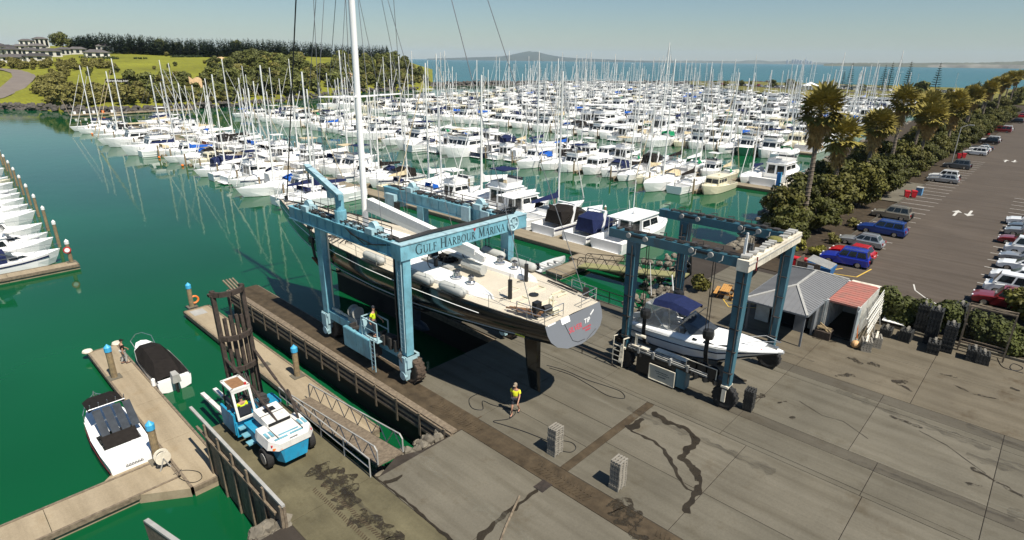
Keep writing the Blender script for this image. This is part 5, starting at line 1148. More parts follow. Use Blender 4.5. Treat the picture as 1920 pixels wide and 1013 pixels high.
for q in (0, -2.4):
    MB().bar((fx, fy + 1.6 + q, 0), (fx, fy + 1.6 + q, 3.3), .09).build('upright', M_wood, t); MB().bar((fx + .6, fy + 1.6 + q, 0), (fx + .6, fy + 1.6 + q, 3.3), .09).build('upright', M_wood, t)
for z in (.7, 3.25): 
    for dx in (0, .6): MB().bar((fx + dx, fy + 1.6, z), (fx + dx, fy - .8, z), .08).build('cross_bar', M_wood, t)
MB().bar((fx, fy + 1.6, 3.28), (fx + .6, fy - .8, 3.28), .05).build('diagonal', M_wood, t); MB().bar((fx + .6, fy + 1.6, 3.29), (fx, fy - .8, 3.29), .05).build('diagonal', M_wood, t)
m = MB()
for i in range(16): m.bar((fx + .05, fy + 1.55 - i*.15, .75), (fx + .05, fy + 1.55 - i*.15, 3.2), .012)
for i in range(16): m.bar((fx + .06, fy + 1.55, .8 + i*.155), (fx + .06, fy - .75, .8 + i*.155), .012)
struct(m.build('mesh', M_rust, t), 'stuff')
# ================================================================== MARINA BOATS (local: bow +x, waterline z = 0)
M_mast = mat('mast_white', (.78, .77, .73), .4, .06, 4)
def bhull(L, B, F, sail=False, flare=1.0):
    "rings of hull sections stern -> bow"
    S_ = []
    for i in range(9):
        t = i / 8; x = -L/2 + L*t
        if sail: b = B/2*(.74 + .26*math.sin(min(t/.45, 1)*math.pi/2)) if t < .45 else B/2*max(.004, 1 - ((t - .45)/.55)**2.1)
        else: b = B/2*(.92 + .08*min(1, t/.3)) if t < .5 else B/2*max(.006, 1 - ((t - .5)/.5)**2.5)
        zd = F*(.86 + .34*t*t) if not sail else F*(.98 + .2*(t - .45)**2*2)
        cut = max(0, (t - .8)/.2)
        S_.append((x, b, zd, cut))
    return S_
def ring_of(x, b, zd, cut, L, sail):
    lo = -.25; k = .93 if not sail else .9
    zs = (zd, zd*.5, .06, lo); bs = (b, b*(k - .10*cut), b*(k*.92 - .32*cut), b*.35*(1 - cut))
    xs = (0, -.035*L*cut, -.075*L*cut, -.10*L*cut)
    h = [(x + xs[j], bs[j], zs[j]) for j in range(4)]
    return [(p, -q, r_) for p, q, r_ in h] + [(p, q, r_) for p, q, r_ in h[::-1]]
def hull_parts(L, B, F, sail, mh, mb_, t0, stripe=None):
    St = bhull(L, B, F, sail); rings = [ring_of(*s, L, sail) for s in St]
    top = MB(); up = [[r[0], r[1], r[2], r[5], r[6], r[7]] for r in rings]
    top.loft([[r[0], r[1], r[2]] for r in rings], False); top.loft([[r[5], r[6], r[7]] for r in rings], False); r = rings[0]; top.poly([r[0], r[1], r[2], r[5], r[6], r[7]])
    bot = MB(); bot.loft([[r[2], r[3], r[4], r[5]] for r in rings], False); bot.poly([rings[0][2], rings[0][3], rings[0][4], rings[0][5]])
    dk = MB(); k = int(t0*8); ins = .13
    dk.loft([[(x, -b + .02, z), (x, 0, z + .06), (x, b - .02, z)] for x, b, z, c in St[k:]], False)
    if k:
        for s in (-1, 1): dk.loft([[(x, s*(b - .0), z), (x, s*(b - ins), z + .01), (x, s*(b - ins - .02), F*.42)][::s] for x, b, z, c in St[:k+1]], False)
        x1 = St[k][0]; b1 = St[k][1] - ins; dk.poly([(x1, -b1, F*.42), (x1, -b1, St[k][2]), (x1, b1, St[k][2]), (x1, b1, F*.42)])
        x0, b0, z0, _ = St[0]; dk.bb((x0 + .015, -b0 + .012, F*.4), (x0 + .13, b0 - .012, z0 + .012))
    out = [('hull', top, mh), ('antifoul', bot, mb_), ('deck', dk, mh if mh in (M_white, M_cream) else M_white)]
    if k:
        fl = MB(); fl.poly([(x, -b + ins, F*.42) for x, b, z, c in St[:k+1]] + [(x, b - ins, F*.42) for x, b, z, c in reversed(St[:k+1])]); out.append(('cockpit_floor', fl, M_wcover))
    if stripe:
        m = MB()
        for s in (-1, 1): m.loft([[(x, s*(b + .012), z*.86), (x, s*(b*.985 + .012), z*.74)] for x, b, z, c in St[:-1]], False)
        out.append(('hull_stripe', m, stripe))
    return out, St
def frustum(x0, x1, w, z0, h, rf, rb, tp=.12, zf=None, wf=None):
    "cabin block: rf / rb = rake of front and back faces; returns corner points"
    wf = wf or w; zf = z0 if zf is None else zf
    return [(x0, -w/2, z0), (x1, -wf/2, zf), (x1, wf/2, zf), (x0, w/2, z0), (x0 + rb, -w/2 + tp, z0 + h), (x1 - rf, -wf/2 + tp, z0 + h), (x1 - rf, wf/2 - tp, z0 + h), (x0 + rb, w/2 - tp, z0 + h)]
def pane(P, idx, u0, u1, v0, v1, off=.012):
    a, b, c, d = [Vector(P[i]) for i in idx]; n = (b - a).cross(d - a).normalized()*off
    f = lambda u, v: (a*(1-u) + b*u)*(1-v) + (d*(1-u) + c*u)*v + n
    return [f(u0, v0), f(u1, v0), f(u1, v1), f(u0, v1)]
def windows(P, side=((.08, .46), (.5, .92)), v=(.50, .83), front=((.06, .48), (.52, .94)), back=None):
    m = MB()
    for u0, u1 in side: m.poly(pane(P, (0, 1, 5, 4), u0, u1, *v)); m.poly(pane(P, (2, 3, 7, 6), 1 - u1, 1 - u0, *v))
    for u0, u1 in front: m.poly(pane(P, (1, 2, 6, 5), u0, u1, v[0] - .05, v[1] + .04))
    for u0, u1 in back or (): m.poly(pane(P, (3, 0, 4, 7), u0, u1, .1, .85))
    return m
def rail(St, t0, h=.6, n=1):
    m = MB()
    for s in (-1, 1):
        P = [(x, s*(b - .05), z) for x, b, z, c in St[int(t0*8):]]; P[-1] = (P[-1][0] - .1, s*.04, P[-1][2])
        m.tube([(p[0], p[1], p[2] + h) for p in P], .018, 3)
        for p in P[::n]: m.tube([p, (p[0], p[1], p[2] + h)], .015, 3)
    return m
def launch(L, B, kind, mh=None, boot=None, canvas=None):
    mh = mh or M_white; boot = boot or M_boot; canvas = canvas or M_navy; F = .105*L + .25
    out, St = hull_parts(L, B, F, False, mh, boot, .38 if kind != 'express' else .38, M_navy if kind == 'express' else None)
    zc = F*.9; w = B*.74
    if kind in ('flybridge', 'hardtop', 'trawler'):
        x0, x1 = -L*.14, L*.20; h = .20*B + .75
        out.append(('foredeck_trunk', MB().hexa(frustum(x1 - .3, L*.36, w*.8, zc + .05, .34, .7, 0, .1, None, w*.45)), mh))
        P = frustum(x0, x1, w, zc - .25, h + .2, .75 if kind != 'trawler' else .2, .05)
        out.append(('cabin', MB().hexa(P), mh)); out.append(('cabin_window', windows(P, ((.06, .36), (.4, .68), (.72, .92)) if kind == 'trawler' else ((.05, .45), (.5, .9)), back=((.1, .45), (.55, .9))), M_glass))
        zt = zc - .05 + h
        rf = MB(); rf.bb((x0 - (.2 if kind == 'flybridge' else L*.17), -w/2 - .02, zt), (x1 - .55, w/2 + .02, zt + .08)); out.append(('roof', rf, mh))
        if kind != 'flybridge':
            m = MB()
            for s in (-1, 1): m.tube([(x0 - L*.15, s*(w/2 - .1), F*.8), (x0 - L*.15, s*(w/2 - .1), zt)], .035, 4)
            out.append(('roof_post', m, M_alu)); m = MB(); m.tube([(x0 + .4, .3, zt), (x0 + .1, .3, zt + 1.3)], .02, 3); m.cyl((x0 + .7, 0, zt + .22), .22, .2, 8); out.append(('radar', m, mh))
        else:
            Q = frustum(x0 + .1, x1 - .95, w*.92, zt + .08, .55, -.25, .1, -.06); m = MB(); m.loft([Q[:4], Q[4:]], True); m.poly(Q[:4][::-1]); out.append(('flybridge', m, mh))
            m = MB(); m.poly(pane(Q, (1, 2, 6, 5), .05, .95, 1.0, 1.55, .02)); out.append(('wind_deflector', m, M_pane))
            m = MB(); m.bb((x0 + .5, -.4, zt + .1), (x0 + 1.0, .4, zt + .75)); out.append(('helm_seat', m, canvas))
            m = MB(); m.bb((x0 - .1, -w*.42, zt + 1.85), (x1 - 1.2, w*.42, zt + 1.93))
            for sx in (x0 + .1, x1 - 1.5):
                for s in (-1, 1): m.tube([(sx, s*w*.4, zt + .5), (sx, s*w*.39, zt + 1.86)], .03, 4)
            out.append(('hardtop', m, M_wcover if L > 10.5 else canvas)); m = MB(); m.tube([(x0, .5, zt + 1.9), (x0 - .3, .5, zt + 3.6)], .02, 3); out.append(('aerial', m, M_wcover))
    if kind == 'express':
        m = MB(); P = frustum(-L*.02, L*.34, w*.95, zc, .62, 1.9, .2, .16, None, w*.35); m.hexa(P); out.append(('foredeck_trunk', m, mh)); out.append(('cabin_window', windows(P, ((.12, .75),), (.35, .7), ()), M_glass))
        P = frustum(-L*.08, L*.10, w*.97, zc + .45, .6, 1.1, .1, .14); m = MB()
        for i in ((0, 1, 5, 4), (1, 2, 6, 5), (2, 3, 7, 6)): m.poly(pane(P, i, 0, 1, 0, 1, 0))
        out.append(('windscreen', m, M_pane)); m = MB(); xa, xb = -L*.33, L*.0; zz = zc + 1.05
        m.loft([[(xb, -w*.46, zz - .3), (xb, -w*.36, zz + .05), (xb, w*.36, zz + .05), (xb, w*.46, zz - .3)], [((xa + xb)/2, -w*.48, zz - .1), ((xa + xb)/2, -w*.36, zz + .42), ((xa + xb)/2, w*.36, zz + .42), ((xa + xb)/2, w*.48, zz - .1)], [(xa, -w*.48, F*.8), (xa, -w*.36, zz + .1), (xa, w*.36, zz + .1), (xa, w*.48, F*.8)]], False)
        m.poly([(xa, -w*.48, F*.8), (xa, -w*.36, zz + .1), (xa, w*.36, zz + .1), (xa, w*.48, F*.8)])
        for s in (-1, 1): m.poly([(xb, s*w*.47, zz - .3), ((xa + xb)/2, s*w*.485, zz - .1), (xa, s*w*.485, F*.8), (xb, s*w*.485, F*.95)])
        out.append(('canopy', m, canvas)); m = MB()
        for s in (-1, 1): m.bar((-L*.2, s*w*.52, F*.85), (-L*.13, s*w*.44, zz + .62), .28, .07)
        m.bar((-L*.13, -w*.44, zz + .62), (-L*.13, w*.44, zz + .62), .26, .09); out.append(('radar_arch', m, mh))
    m = MB(); m.bb((-L/2 - .55, -B*.38, .18), (-L/2 + .02, B*.38, .26)); out.append(('swim_platform', m, mh))
    out.append(('bow_rail', rail(St, .6, .55, 1), M_steel))
    if kind in ('trawler', 'hardtop'):
        m = MB(); m.tube([(-L*.1, 0, F + 1.6), (-L*.1, 0, F + 4.2)], .04, 4); m.tube([(-L*.1, -.5, F + 3.2), (-L*.1, .5, F + 3.2)], .025, 3); out.append(('signal_mast', m, M_wcover))
    return out
def sloop(L, B, mast, cover, mh=None, boot=None, stripe=None, dodger=None, furl=None):
    mh = mh or M_white; boot = boot or M_boot; F = .075*L + .3; dodger = dodger or M_navy
    out, St = hull_parts(L, B, F, True, mh, boot, .32, stripe)
    w = B*.56; P = frustum(-L*.16, L*.2, w, F + .02, .42, 1.0, .05, .14, None, w*.55)
    out.append(('coachroof', MB().hexa(P), M_white)); out.append(('cabin_window', windows(P, ((.08, .3), (.36, .56), (.62, .8)), (.3, .72), ()), M_glass))
    mx = L*.08; zt = mast
    m = MB(); m.tube([(mx, 0, F + .4), (mx - .1, 0, zt)], .14, 6, .10); out.append(('mast', m, M_mast))
    m = MB()
    for z in ((.55,) if mast < 12 else (.42, .7)):
        for s in (-1, 1): m.tube([(mx, 0, zt*z), (mx - .15, s*B*.3, zt*z + .06)], .03, 3)
    out.append(('spreader', m, M_alu))
    zb = F + 1.35; xe = -L*.33
    m = MB(); m.tube([(mx - .1, 0, zb), (xe, 0, zb + .05)], .07, 5); out.append(('boom', m, M_alu))
    m = MB(); m.loft([[(mx - .05, -.1, zb), (mx - .05, 0, zb + 1.05), (mx - .05, .1, zb)], [(mx - .6, -.24, zb - .02), (mx - .6, 0, zb + .62), (mx - .6, .24, zb - .02)], [(xe + .2, -.13, zb), (xe + .2, 0, zb + .3), (xe + .2, .13, zb)]], True, True); out.append(('sail_cover', m, cover))
    m = MB(); bow = St[-1]; bx = bow[0] - .15
    m.tube([(bx, 0, bow[2]), (mx - .1, 0, zt*.97)], .018, 3); m.tube([(-L/2 + .1, 0, F), (mx - .1, 0, zt)], .016, 3)
    for s in (-1, 1):
        m.tube([(mx - .15, s*B*.44, F), (mx - .15, s*B*.3, zt*.55 if mast < 12 else zt*.42 + .06), (mx - .1, 0, zt*.97)], .016, 3); m.tube([(mx - .5, s*B*.44, F), (mx, 0, zt*.53)], .014, 3)
    out.append(('rigging', m, M_wire))
    m = MB(); a = Vector((bx, 0, bow[2] + .3)); b = Vector((mx - .1, 0, zt*.95)); m.tube([a, a.lerp(b, .9)], .07, 5, .035); out.append(('furled_jib', m, furl or M_wcover))
    m = MB(); m.loft([[(-L*.05, -w*.5, F + .4), (-L*.05, -w*.4, F + .75), (-L*.05, w*.4, F + .75), (-L*.05, w*.5, F + .4)], [(-L*.16, -w*.55, F + .3), (-L*.16, -w*.45, F + 1.15), (-L*.16, w*.45, F + 1.15), (-L*.16, w*.55, F + .3)]], False); out.append(('spray_hood', m, dodger))
    out.append(('lifelines', rail(St, 0, .58, 1), M_steel))
    m = MB(); m.bar((-L/2 + .15, 0, F - .1), (-L/2 + .15, 0, F + .9), .07); m.tube([Vector((-L/2 + .9, .35*math.cos(a), F + .5 + .35*math.sin(a))) for a in [2*math.pi*i/10 for i in range(10)]], .02, 3, closed=True); out.append(('wheel', m, M_steel))
    return out
STUFFY = ('bow_rail', 'rigging', 'lifelines', 'spreader', 'roof_post', 'cabin_window', 'hull_stripe', 'hardtop', 'radar', 'radar_arch', 'signal_mast', 'wheel', 'deck', 'aerial', 'antifoul', 'hull')
PROTO = {
 'fly': ('launch', launch(11.0, 3.7, 'flybridge'), 'white flybridge launch', 'motor boat'),
 'fly2': ('launch', launch(9.6, 3.4, 'flybridge', boot=M_bootr, canvas=M_wcover), 'white flybridge launch with red bottom', 'motor boat'),
 'hard': ('launch', launch(9.4, 3.3, 'hardtop'), 'white hardtop launch', 'motor boat'),
 'expr': ('launch', launch(9.8, 3.3, 'express', canvas=M_black), 'white sports cruiser with black canopy', 'motor boat'),
 'exprn': ('launch', launch(8.8, 3.0, 'express', canvas=M_navy), 'white sports cruiser with navy canopy', 'motor boat'),
 'trawl': ('launch', launch(10.2, 3.5, 'trawler', mh=M_cream, boot=M_green), 'cream launch with small square windows', 'motor boat'),
 'slb': ('sailing_yacht', sloop(11.2, 3.5, 14.6, M_blue), 'white sloop with blue boom cover', 'sailing yacht'),
 'slw': ('sailing_yacht', sloop(10.4, 3.3, 13.2, M_wcover, stripe=M_navy), 'sloop with white cover and navy stripe', 'sailing yacht'),
 'sln': ('sailing_yacht', sloop(12.4, 3.8, 16.6, M_navy, dodger=M_navy), 'tall white sloop with navy boom cover', 'sailing yacht'),
 'slg': ('sailing_yacht', sloop(9.2, 3.0, 11.4, M_tan, mh=M_cream, dodger=M_green), 'small cream sloop with tan boom cover', 'sailing yacht'),
 'slr': ('sailing_yacht', sloop(10.8, 3.4, 14.0, M_black, boot=M_bootr, dodger=M_black), 'white sloop with black boom cover', 'sailing yacht'),
}
PROTO['big'] = ('launch', launch(14.4, 4.5, 'flybridge', canvas=M_wcover), 'large white flybridge motor yacht', 'motor boat')
PROTO['day'] = ('launch', launch(7.6, 2.7, 'express', canvas=M_wcover), 'small white runabout with white canopy', 'motor boat')
PROTO['old'] = ('launch', launch(8.6, 3.1, 'trawler', boot=M_bootr), 'white displacement launch with square windows', 'motor boat')
PROTO['slx'] = ('sailing_yacht', sloop(13.6, 4.1, 18.2, M_wcover, dodger=M_wcover), 'large white sloop with very tall mast', 'sailing yacht')
LEN = dict(fly=11, fly2=9.6, hard=9.4, expr=9.8, exprn=8.8, trawl=10.2, slb=11.2, slw=10.4, sln=12.4, slg=9.2, slr=10.8, big=14.4, day=7.6, old=8.6, slx=13.6)
M_nhull = mat('gelcoat_navy', (.012, .022, .06), .2, .1, .8); M_rhull = mat('gelcoat_wine', (.14, .015, .02), .25, .1, .8); M_ghull = mat('gelcoat_green', (.02, .10, .06), .25, .1, .8)
def vary(r, rng):
    for c in r.children:
        n = c.name.split('.')[0]; m = None
        if n == 'spray_hood': m = rng.choice([M_navy, M_wcover, M_black, M_tan, M_green, M_blue, M_wcover])
        if n in ('hardtop', 'helm_seat'): m = rng.choice([M_wcover, M_wcover, M_navy, M_tan])
        if n == 'antifoul': m = rng.choice([M_boot, M_bootr, M_boot, M_ghull])
        if n == 'furled_jib': m = rng.choice([M_wcover, M_wcover, M_wcover, M_tan])
        if n == 'hull' and r.get('hullc'): m = {'navy': M_nhull, 'wine red': M_rhull, 'green': M_ghull}[r['hullc']]
        if m: c.material_slots[0].link = 'OBJECT'; c.material_slots[0].material = m
    if 'hullc' in r: del r['hullc']
SRC = {}; FLAT = {}
def place_boat(key, x, y, rz, label, group, near, sc=1.0):
    name, parts, base, cat = PROTO[key]
    if near:
        if key not in SRC:
            t = thing(name, label, cat, (0, 0, 0), group, 0, local=True); dk = None
            for pn, mb, m in parts:
                if pn == 'cabin_window':
                    for f in mb.f: q1 = MB(); q1.poly([mb.v[i] for i in f]); q1.build(pn, m, t)
                    continue
                o = mb.build(pn, m, t)
                if pn in STUFFY[:13] and pn not in ('cabin_window',): o['kind'] = 'stuff'
            SRC[key] = t; t.location = (x, y, WZ); t.rotation_euler = (0, 0, rz); t.scale = (sc, sc, sc); return t
        return copy_tree(SRC[key], (x, y, WZ), rz, label, group, sc)
    if key not in FLAT: FLAT[key] = joined(name, [(mb, m) for pn, mb, m in parts if pn not in ('wheel',)])
    o = mesh_obj(name, FLAT[key], (x, y, WZ), rz); o.scale = (sc, sc, sc); tag(o, label, cat, group); return o
# piers of the marina, nearest first: x of the walkway, y range
PIERS = [(50.5, 32, 208), (100.2, 34, 226), (149, 43, 236), (192, 46, 244), (236, 48, 258), (280, 50, 275), (324, 55, 296), (369, 60, 318), (414, 195, 318)]
PNAME = ['the nearest pier', 'the second pier', 'the third pier', 'the fourth pier', 'the fifth pier', 'the sixth pier', 'the seventh pier', 'the eighth pier', 'the farthest pier']
br = random.Random(21); cnt = {'motor boat': 0, 'sailing yacht': 0}; extra = []; farpiles = []
PILEM = joined('mooring_pile', [(MB().lathe([(.15, -1.5), (.15, 2.5)], (0, 0, 0), 6), M_pile), (MB().lathe([(.16, 2.5), (.02, 2.75)], (0, 0, 0), 6), M_wcover)])
for pi, (px, ya, yb) in enumerate(PIERS):
    t = thing('marina_pier', ('long beige walkway pier nearest the yard with boats on both sides', 'second long pier out from the yard with finger berths', 'third long pier out from the yard with finger berths', 'fourth long pier out, crowded with boats', 'fifth long pier out, crowded with boats', 'sixth long pier out, hidden among boats', 'seventh long pier out, hidden among boats', 'eighth long pier out, hidden among boats', 'farthest pier before the breakwater')[pi], 'pier', (px, ya, WZ))
    n = int((yb - ya)/12)
    for i in range(n):
        a = ya + (yb - ya)*i/n; b = ya + (yb - ya)*(i + 1)/n; o = MB().bb((px - 1.25, a + .03, WZ - .2), (px + 1.25, b - .03, DZ)).build('deck_unit', G_deck2, t)
    m = MB()
    for s in (-1, 1): m.bb((px + s*1.3 - .06, ya, DZ - .3), (px + s*1.3 + .06, yb, DZ - .02))
    struct(m.build('edge_board', M_wood, t), 'stuff')
    for side in (-1, 1):
        y = ya + (3.0 if side > 0 or pi else 46); k = 0; y_end = yb - 3
        fing = MB(); j = 0
        while y < y_end:
            sail = br.random() < (.42 if pi < 2 else .28)
            key = br.choice(['slb', 'slw', 'slw', 'slg', 'slr', 'slx', 'sln', 'slw', 'slx']) if sail else br.choice(['fly', 'big', 'fly2', 'hard', 'hard', 'expr', 'exprn', 'trawl', 'fly2', 'old', 'day', 'fly', 'big'])
            if (pi, side) == (0, 1) and y < 47: key = ['hard', 'exprn', 'expr', 'fly'][k % 4]
            sc = br.uniform(.9, 1.15)*(1.22 if (pi, side) == (0, 1) and y < 62 else 1.05 if pi < 2 else 1.22); name, parts, base, cat = PROTO[key]
            L = LEN[key]*sc
            bowout = br.random() < .74 or ((pi, side) == (0, 1) and y < 52); rz = (math.pi if side < 0 else 0) if bowout else (0 if side < 0 else math.pi)
            xc = px + side*(1.6 + L/2 + (.5 if not bowout else .2)); yy = y + br.uniform(-.2, .2)
            skip = br.random() < (.04 if pi < 2 else .015)
            if (pi, side) == (1, -1) and y < 39: skip = True
            if not skip:
                near = pi < 2 or (pi == 2 and side < 0)
                where = {(-1, 0): 'on the channel side of the nearest pier', (1, 0): 'on the inner side of the nearest pier', (-1, 1): 'on the near side of the second pier', (1, 1): 'on the far side of the second pier', (-1, 2): 'on the near side of the third pier'}.get((side, pi))
                where = ('channel side, nearest pier' if side < 0 else 'inner side, nearest pier') if pi == 0 else ('near' if side < 0 else 'far') + ' side of ' + PNAME[pi][4:]
                label = '%s, %s out, %s' % (base, ordw(k), where); grp = 'boats on the ' + where
                hc = br.choice(['navy', 'wine red', 'green', 'navy']) if near and br.random() < .04 and key != 'big' and 'white' in base and key != 'slw' else None
                if hc: label = label.replace('white', hc + ' hulled', 1)
                if cnt[cat] < 298:
                    cnt[cat] += 1; o_ = place_boat(key, xc, yy, rz + br.uniform(-.02, .02), label, grp, near, sc)
                    if near:
                        if hc: o_['hullc'] = hc
                        vary(o_, br)
                else: extra.append((key, xc, yy, rz, sc))
            w = 3.7*sc if not sail else 3.6*sc
            y += w*.5 + 1.6 + (.8 if k % 2 else .15); k += 1
            if k % 2 == 0:                              # finger pontoon and its pile
                fy = y - 2.35
                MB().bb((px + side*1.3, fy - .35, WZ - .1), (px + side*11.2, fy + .35, DZ - .06)).build('finger', G_deck2, t) if pi < 3 else None
                if pi > 4: farpiles.append((px + side*11.6, fy)); continue
                o = mesh_obj('mooring_pile', PILEM, (px + side*11.6, fy, WZ)); tag(o, 'mooring pile at the %s finger tip out, %s of %s' % (ordw(k//2 - 1), ('near side', 'far side')[side > 0], PNAME[pi]), 'pile', 'piles along %s, %s' % (PNAME[pi], ('near side', 'far side')[side > 0]))
    print('pier', pi, cnt, len(extra))
mb = MB()
for x, y in farpiles: mb.lathe([(.16, -1.5), (.16, 2.5), (.02, 2.8)], (x, y, WZ), 5)
struct(mb.build('far_piles', M_pile), 'stuff')
if extra:
    parts = []
    for key, x, y, rz, sc in extra:
        q = Matrix.Translation((x, y, WZ)) @ Matrix.Rotation(rz, 4, 'Z') @ Matrix.Scale(sc, 4)
        for pn, mb, m in PROTO[key][1]:
            if pn in ('wheel', 'lifelines', 'bow_rail', 'cockpit_floor', 'swim_platform'): continue
            c = MB(); c.v = [q @ v for v in mb.v]; c.f = mb.f; parts.append((c, m))
    o = bpy.data.objects.new('far_boats', joined('far_boats', parts)); COL.objects.link(o); o['kind'] = 'stuff'
# red buoys on the channel piles, small service posts
for i in range(9):
    y = 84 + i*13.5; m = MB(); m.lathe([(.02, -.25), (.26, -.1), (.26, .1), (.02, .3)], (38.4, y, WZ + .2), 10); tag(m.build('mooring_buoy', M_orange, None, loc=(38.4, y, WZ)), 'small orange buoy at the channel edge, %s one out along the nearest pier' % ordw(i), 'buoy', 'orange buoys along the channel')
# ---- left edge of the picture: berths on the far side of the channel
lt = dock('beige finger dock with a red and white sign post at its tip, left edge', [(-12, 69.2, 10.3, 70.9)])
LK = ['exprn', 'fly', 'day', 'hard', 'big', 'expr', 'old', 'fly2', 'hard', 'exprn', 'fly', 'trawl', 'day', 'big', 'expr', 'hard', 'fly2', 'old', 'fly']
y = 73.2
for i, k in enumerate(LK):
    L = LEN[k]
    place_boat(k, 9.6 + i*.22 - L/2, y, 0, '%s at left edge, %s bow past the sign post' % (PROTO[k][2], ordw(i)), 'boats at the left edge', True)
    if i % 2: o = pile((10.2 + i*.24, y + 2.1, WZ), 2.7, 'pale capped timber pile off the left hand bows, %s from the sign post' % ordw(i//2), .17, M_wcover, 'piles by the left hand bows', False)
    y += 4.1 + .5*(i % 2)
pl = pile((9.9, 70.6, DZ), 2.0, 'timber pile with round red and white sign at the left dock tip', .18, M_wcover)
m = MB(); m.cyl((9.75, 70.35, DZ + 1.35), .34, .05, 16, 'y'); s_ = m.build('round_sign', M_red, pl); m = MB(); m.cyl((9.75, 70.31, DZ + 1.35), .22, .05, 16, 'y'); m.build('sign_face', M_white, pl)
# ---- two runabouts at the left dock
b1 = thing('runabout', 'white trailer boat with black canopy, bow rail and clear screens at left dock', 'motor boat', (4.75, 34.2, WZ))
S1 = [(30.5, 1.12, 1.0, 1.0, .15, -.2), (32, 1.2, 1.02, 1.05, .1, -.25), (34, 1.22, 1.08, 1.02, .12, -.25), (36, 1.08, 1.18, .78, .3, -.15), (37.2, .68, 1.28, .4, .55, .1), (37.9, .12, 1.35, .05, .9, .6)]
S1 = [(y, b, WZ + z, c, WZ + d, WZ + k) for y, b, z, c, d, k in S1]; hull_loft(4.75, S1, M_white, b1)
m = MB(); m.loft([[(4.75 - b + .02, y, z), (4.75, y, z + .12), (4.75 + b - .02, y, z)] for y, b, z, *_ in S1[2:]], False); m.build('foredeck', M_white, b1)
m = MB()
for s in (-1, 1): m.loft([[(4.75 + s*b, y, z), (4.75 + s*(b - .28), y, z + .01), (4.75 + s*(b - .3), y, WZ + .4)][::s] for y, b, z, *_ in S1[:3]], False)
m.bb((3.68, 30.53, WZ + .5), (5.82, 32.4, WZ + 1.02)); m.build('side_deck', M_white, b1)
m = MB(); m.hexa([(3.85, 30.488, WZ + .2), (5.65, 30.488, WZ + .2), (5.55, 29.9, WZ + .15), (3.95, 29.9, WZ + .15), (3.85, 30.488, WZ + .45), (5.65, 30.488, WZ + .45), (5.55, 29.9, WZ + .4), (3.95, 29.9, WZ + .4)][:8]); m.build('swim_platform', M_white, b1)
m = MB(); m.loft([[(3.85, 34.5, WZ + 2.45), (4.2, 34.5, WZ + 2.62), (5.3, 34.5, WZ + 2.62), (5.65, 34.5, WZ + 2.45)], [(3.85, 36.3, WZ + 2.3), (4.2, 36.3, WZ + 2.5), (5.3, 36.3, WZ + 2.5), (5.65, 36.3, WZ + 2.3)]], False); m.build('canopy', M_black, b1)
m = MB()
for k in range(4): x = 3.95 + k*.5; m.poly([(x + .03, 34.5, WZ + 2.5), (x + .43, 34.5, WZ + 2.5), (x + .43, 33.1, WZ + 1.5), (x + .03, 33.1, WZ + 1.5)])
m.build('clear_curtain', M_pane, b1); m = MB(); m.poly([(3.9, 33.1, WZ + 1.5), (5.6, 33.1, WZ + 1.5), (5.6, 32.4, WZ + 1.04), (3.9, 32.4, WZ + 1.04)])
m.build('rear_curtain', M_black, b1)
m = MB()
for k in range(5): x = 3.95 + k*.42; m.tube([(x, 34.55, WZ + 2.62), (x, 34.35, WZ + 3.0)], .025, 5)
m.tube([(3.85, 34.45, WZ + 2.66), (5.65, 34.45, WZ + 2.66)], .03, 5); m.build('rod_rack', M_steel, b1)
m = MB(); P = [(4.75 - b + .05, y, z + .5) for y, b, z, *_ in S1[3:]] + [(4.75, 38.15, WZ + 1.95)] + [(4.75 + b - .05, y, z + .5) for y, b, z, *_ in reversed(S1[3:])]; m.tube(P, .02, 5)
for p in P: m.tube([p, (p[0], p[1] - .05, p[2] - .5)], .016, 4)
m.build('bow_rail', M_steel, b1); m = MB(); m.lathe([(.1, 0), (.16, .1), (.03, .22)], (4.75, 37.4, WZ + 1.35), 8); m.build('anchor_winch', M_steel, b1)
for s in (-1, 1): MB().tube([(4.75 + s*(b + .015), y, z - .35) for y, b, z, *_ in S1[:5]], .016, 4).build('red_stripe', M_bootr, b1)
m = MB(); r5 = random.Random(9); x = 4.35
for k in range(6): m.bar((x, 30.492, WZ + .72), (x + .06, 30.492, WZ + .86), .03, .01, up=(0, 1, 0)); m.tube([Vector((x + .07 + .05*math.cos(a), 30.488, WZ + .77 + .05*math.sin(a))) for a in [2*math.pi*i/8 for i in range(8)]], .012, 3, closed=True); x += .14
struct(m.build('boat_name', M_dark, b1), 'stuff')
b1.scale = (.94, .94, .94)
b2 = thing('runabout', 'small open boat under a black cover with grey outboard motor at left dock', 'motor boat', (9.0, 41, WZ))
S2 = [(38.0, .98, .85, .9, .12, -.15), (40, 1.05, .88, .92, .12, -.2), (42, 1.02, .95, .8, .2, -.15), (43.5, .75, 1.05, .45, .4, .0), (44.6, .34, 1.15, .15, .7, .4)]
S2 = [(y, b, WZ + z, c, WZ + d, WZ + k) for y, b, z, c, d, k in S2]; hull_loft(9.0, S2, M_white, b2)
m = MB(); m.loft([[(9 - b*.95, y, z + .02), (9 - b*.5, y, z + h), (9 + b*.5, y, z + h), (9 + b*.95, y, z + .02)] for (y, b, z, *_), h in zip([(38.3, .98, WZ + .85)] + S2[1:4], (.12, .55, .75, .3))], False); m.build('boat_cover', M_black, b2)
m = MB(); m.loft([[(9 - b + .02, y, z), (9, y, z + .08), (9 + b - .02, y, z)] for y, b, z, *_ in S2[3:]], False); m.bb((8.1, 38.03, WZ + .5), (9.9, 38.3, WZ + .86)); m.build('deck', M_white, b2)
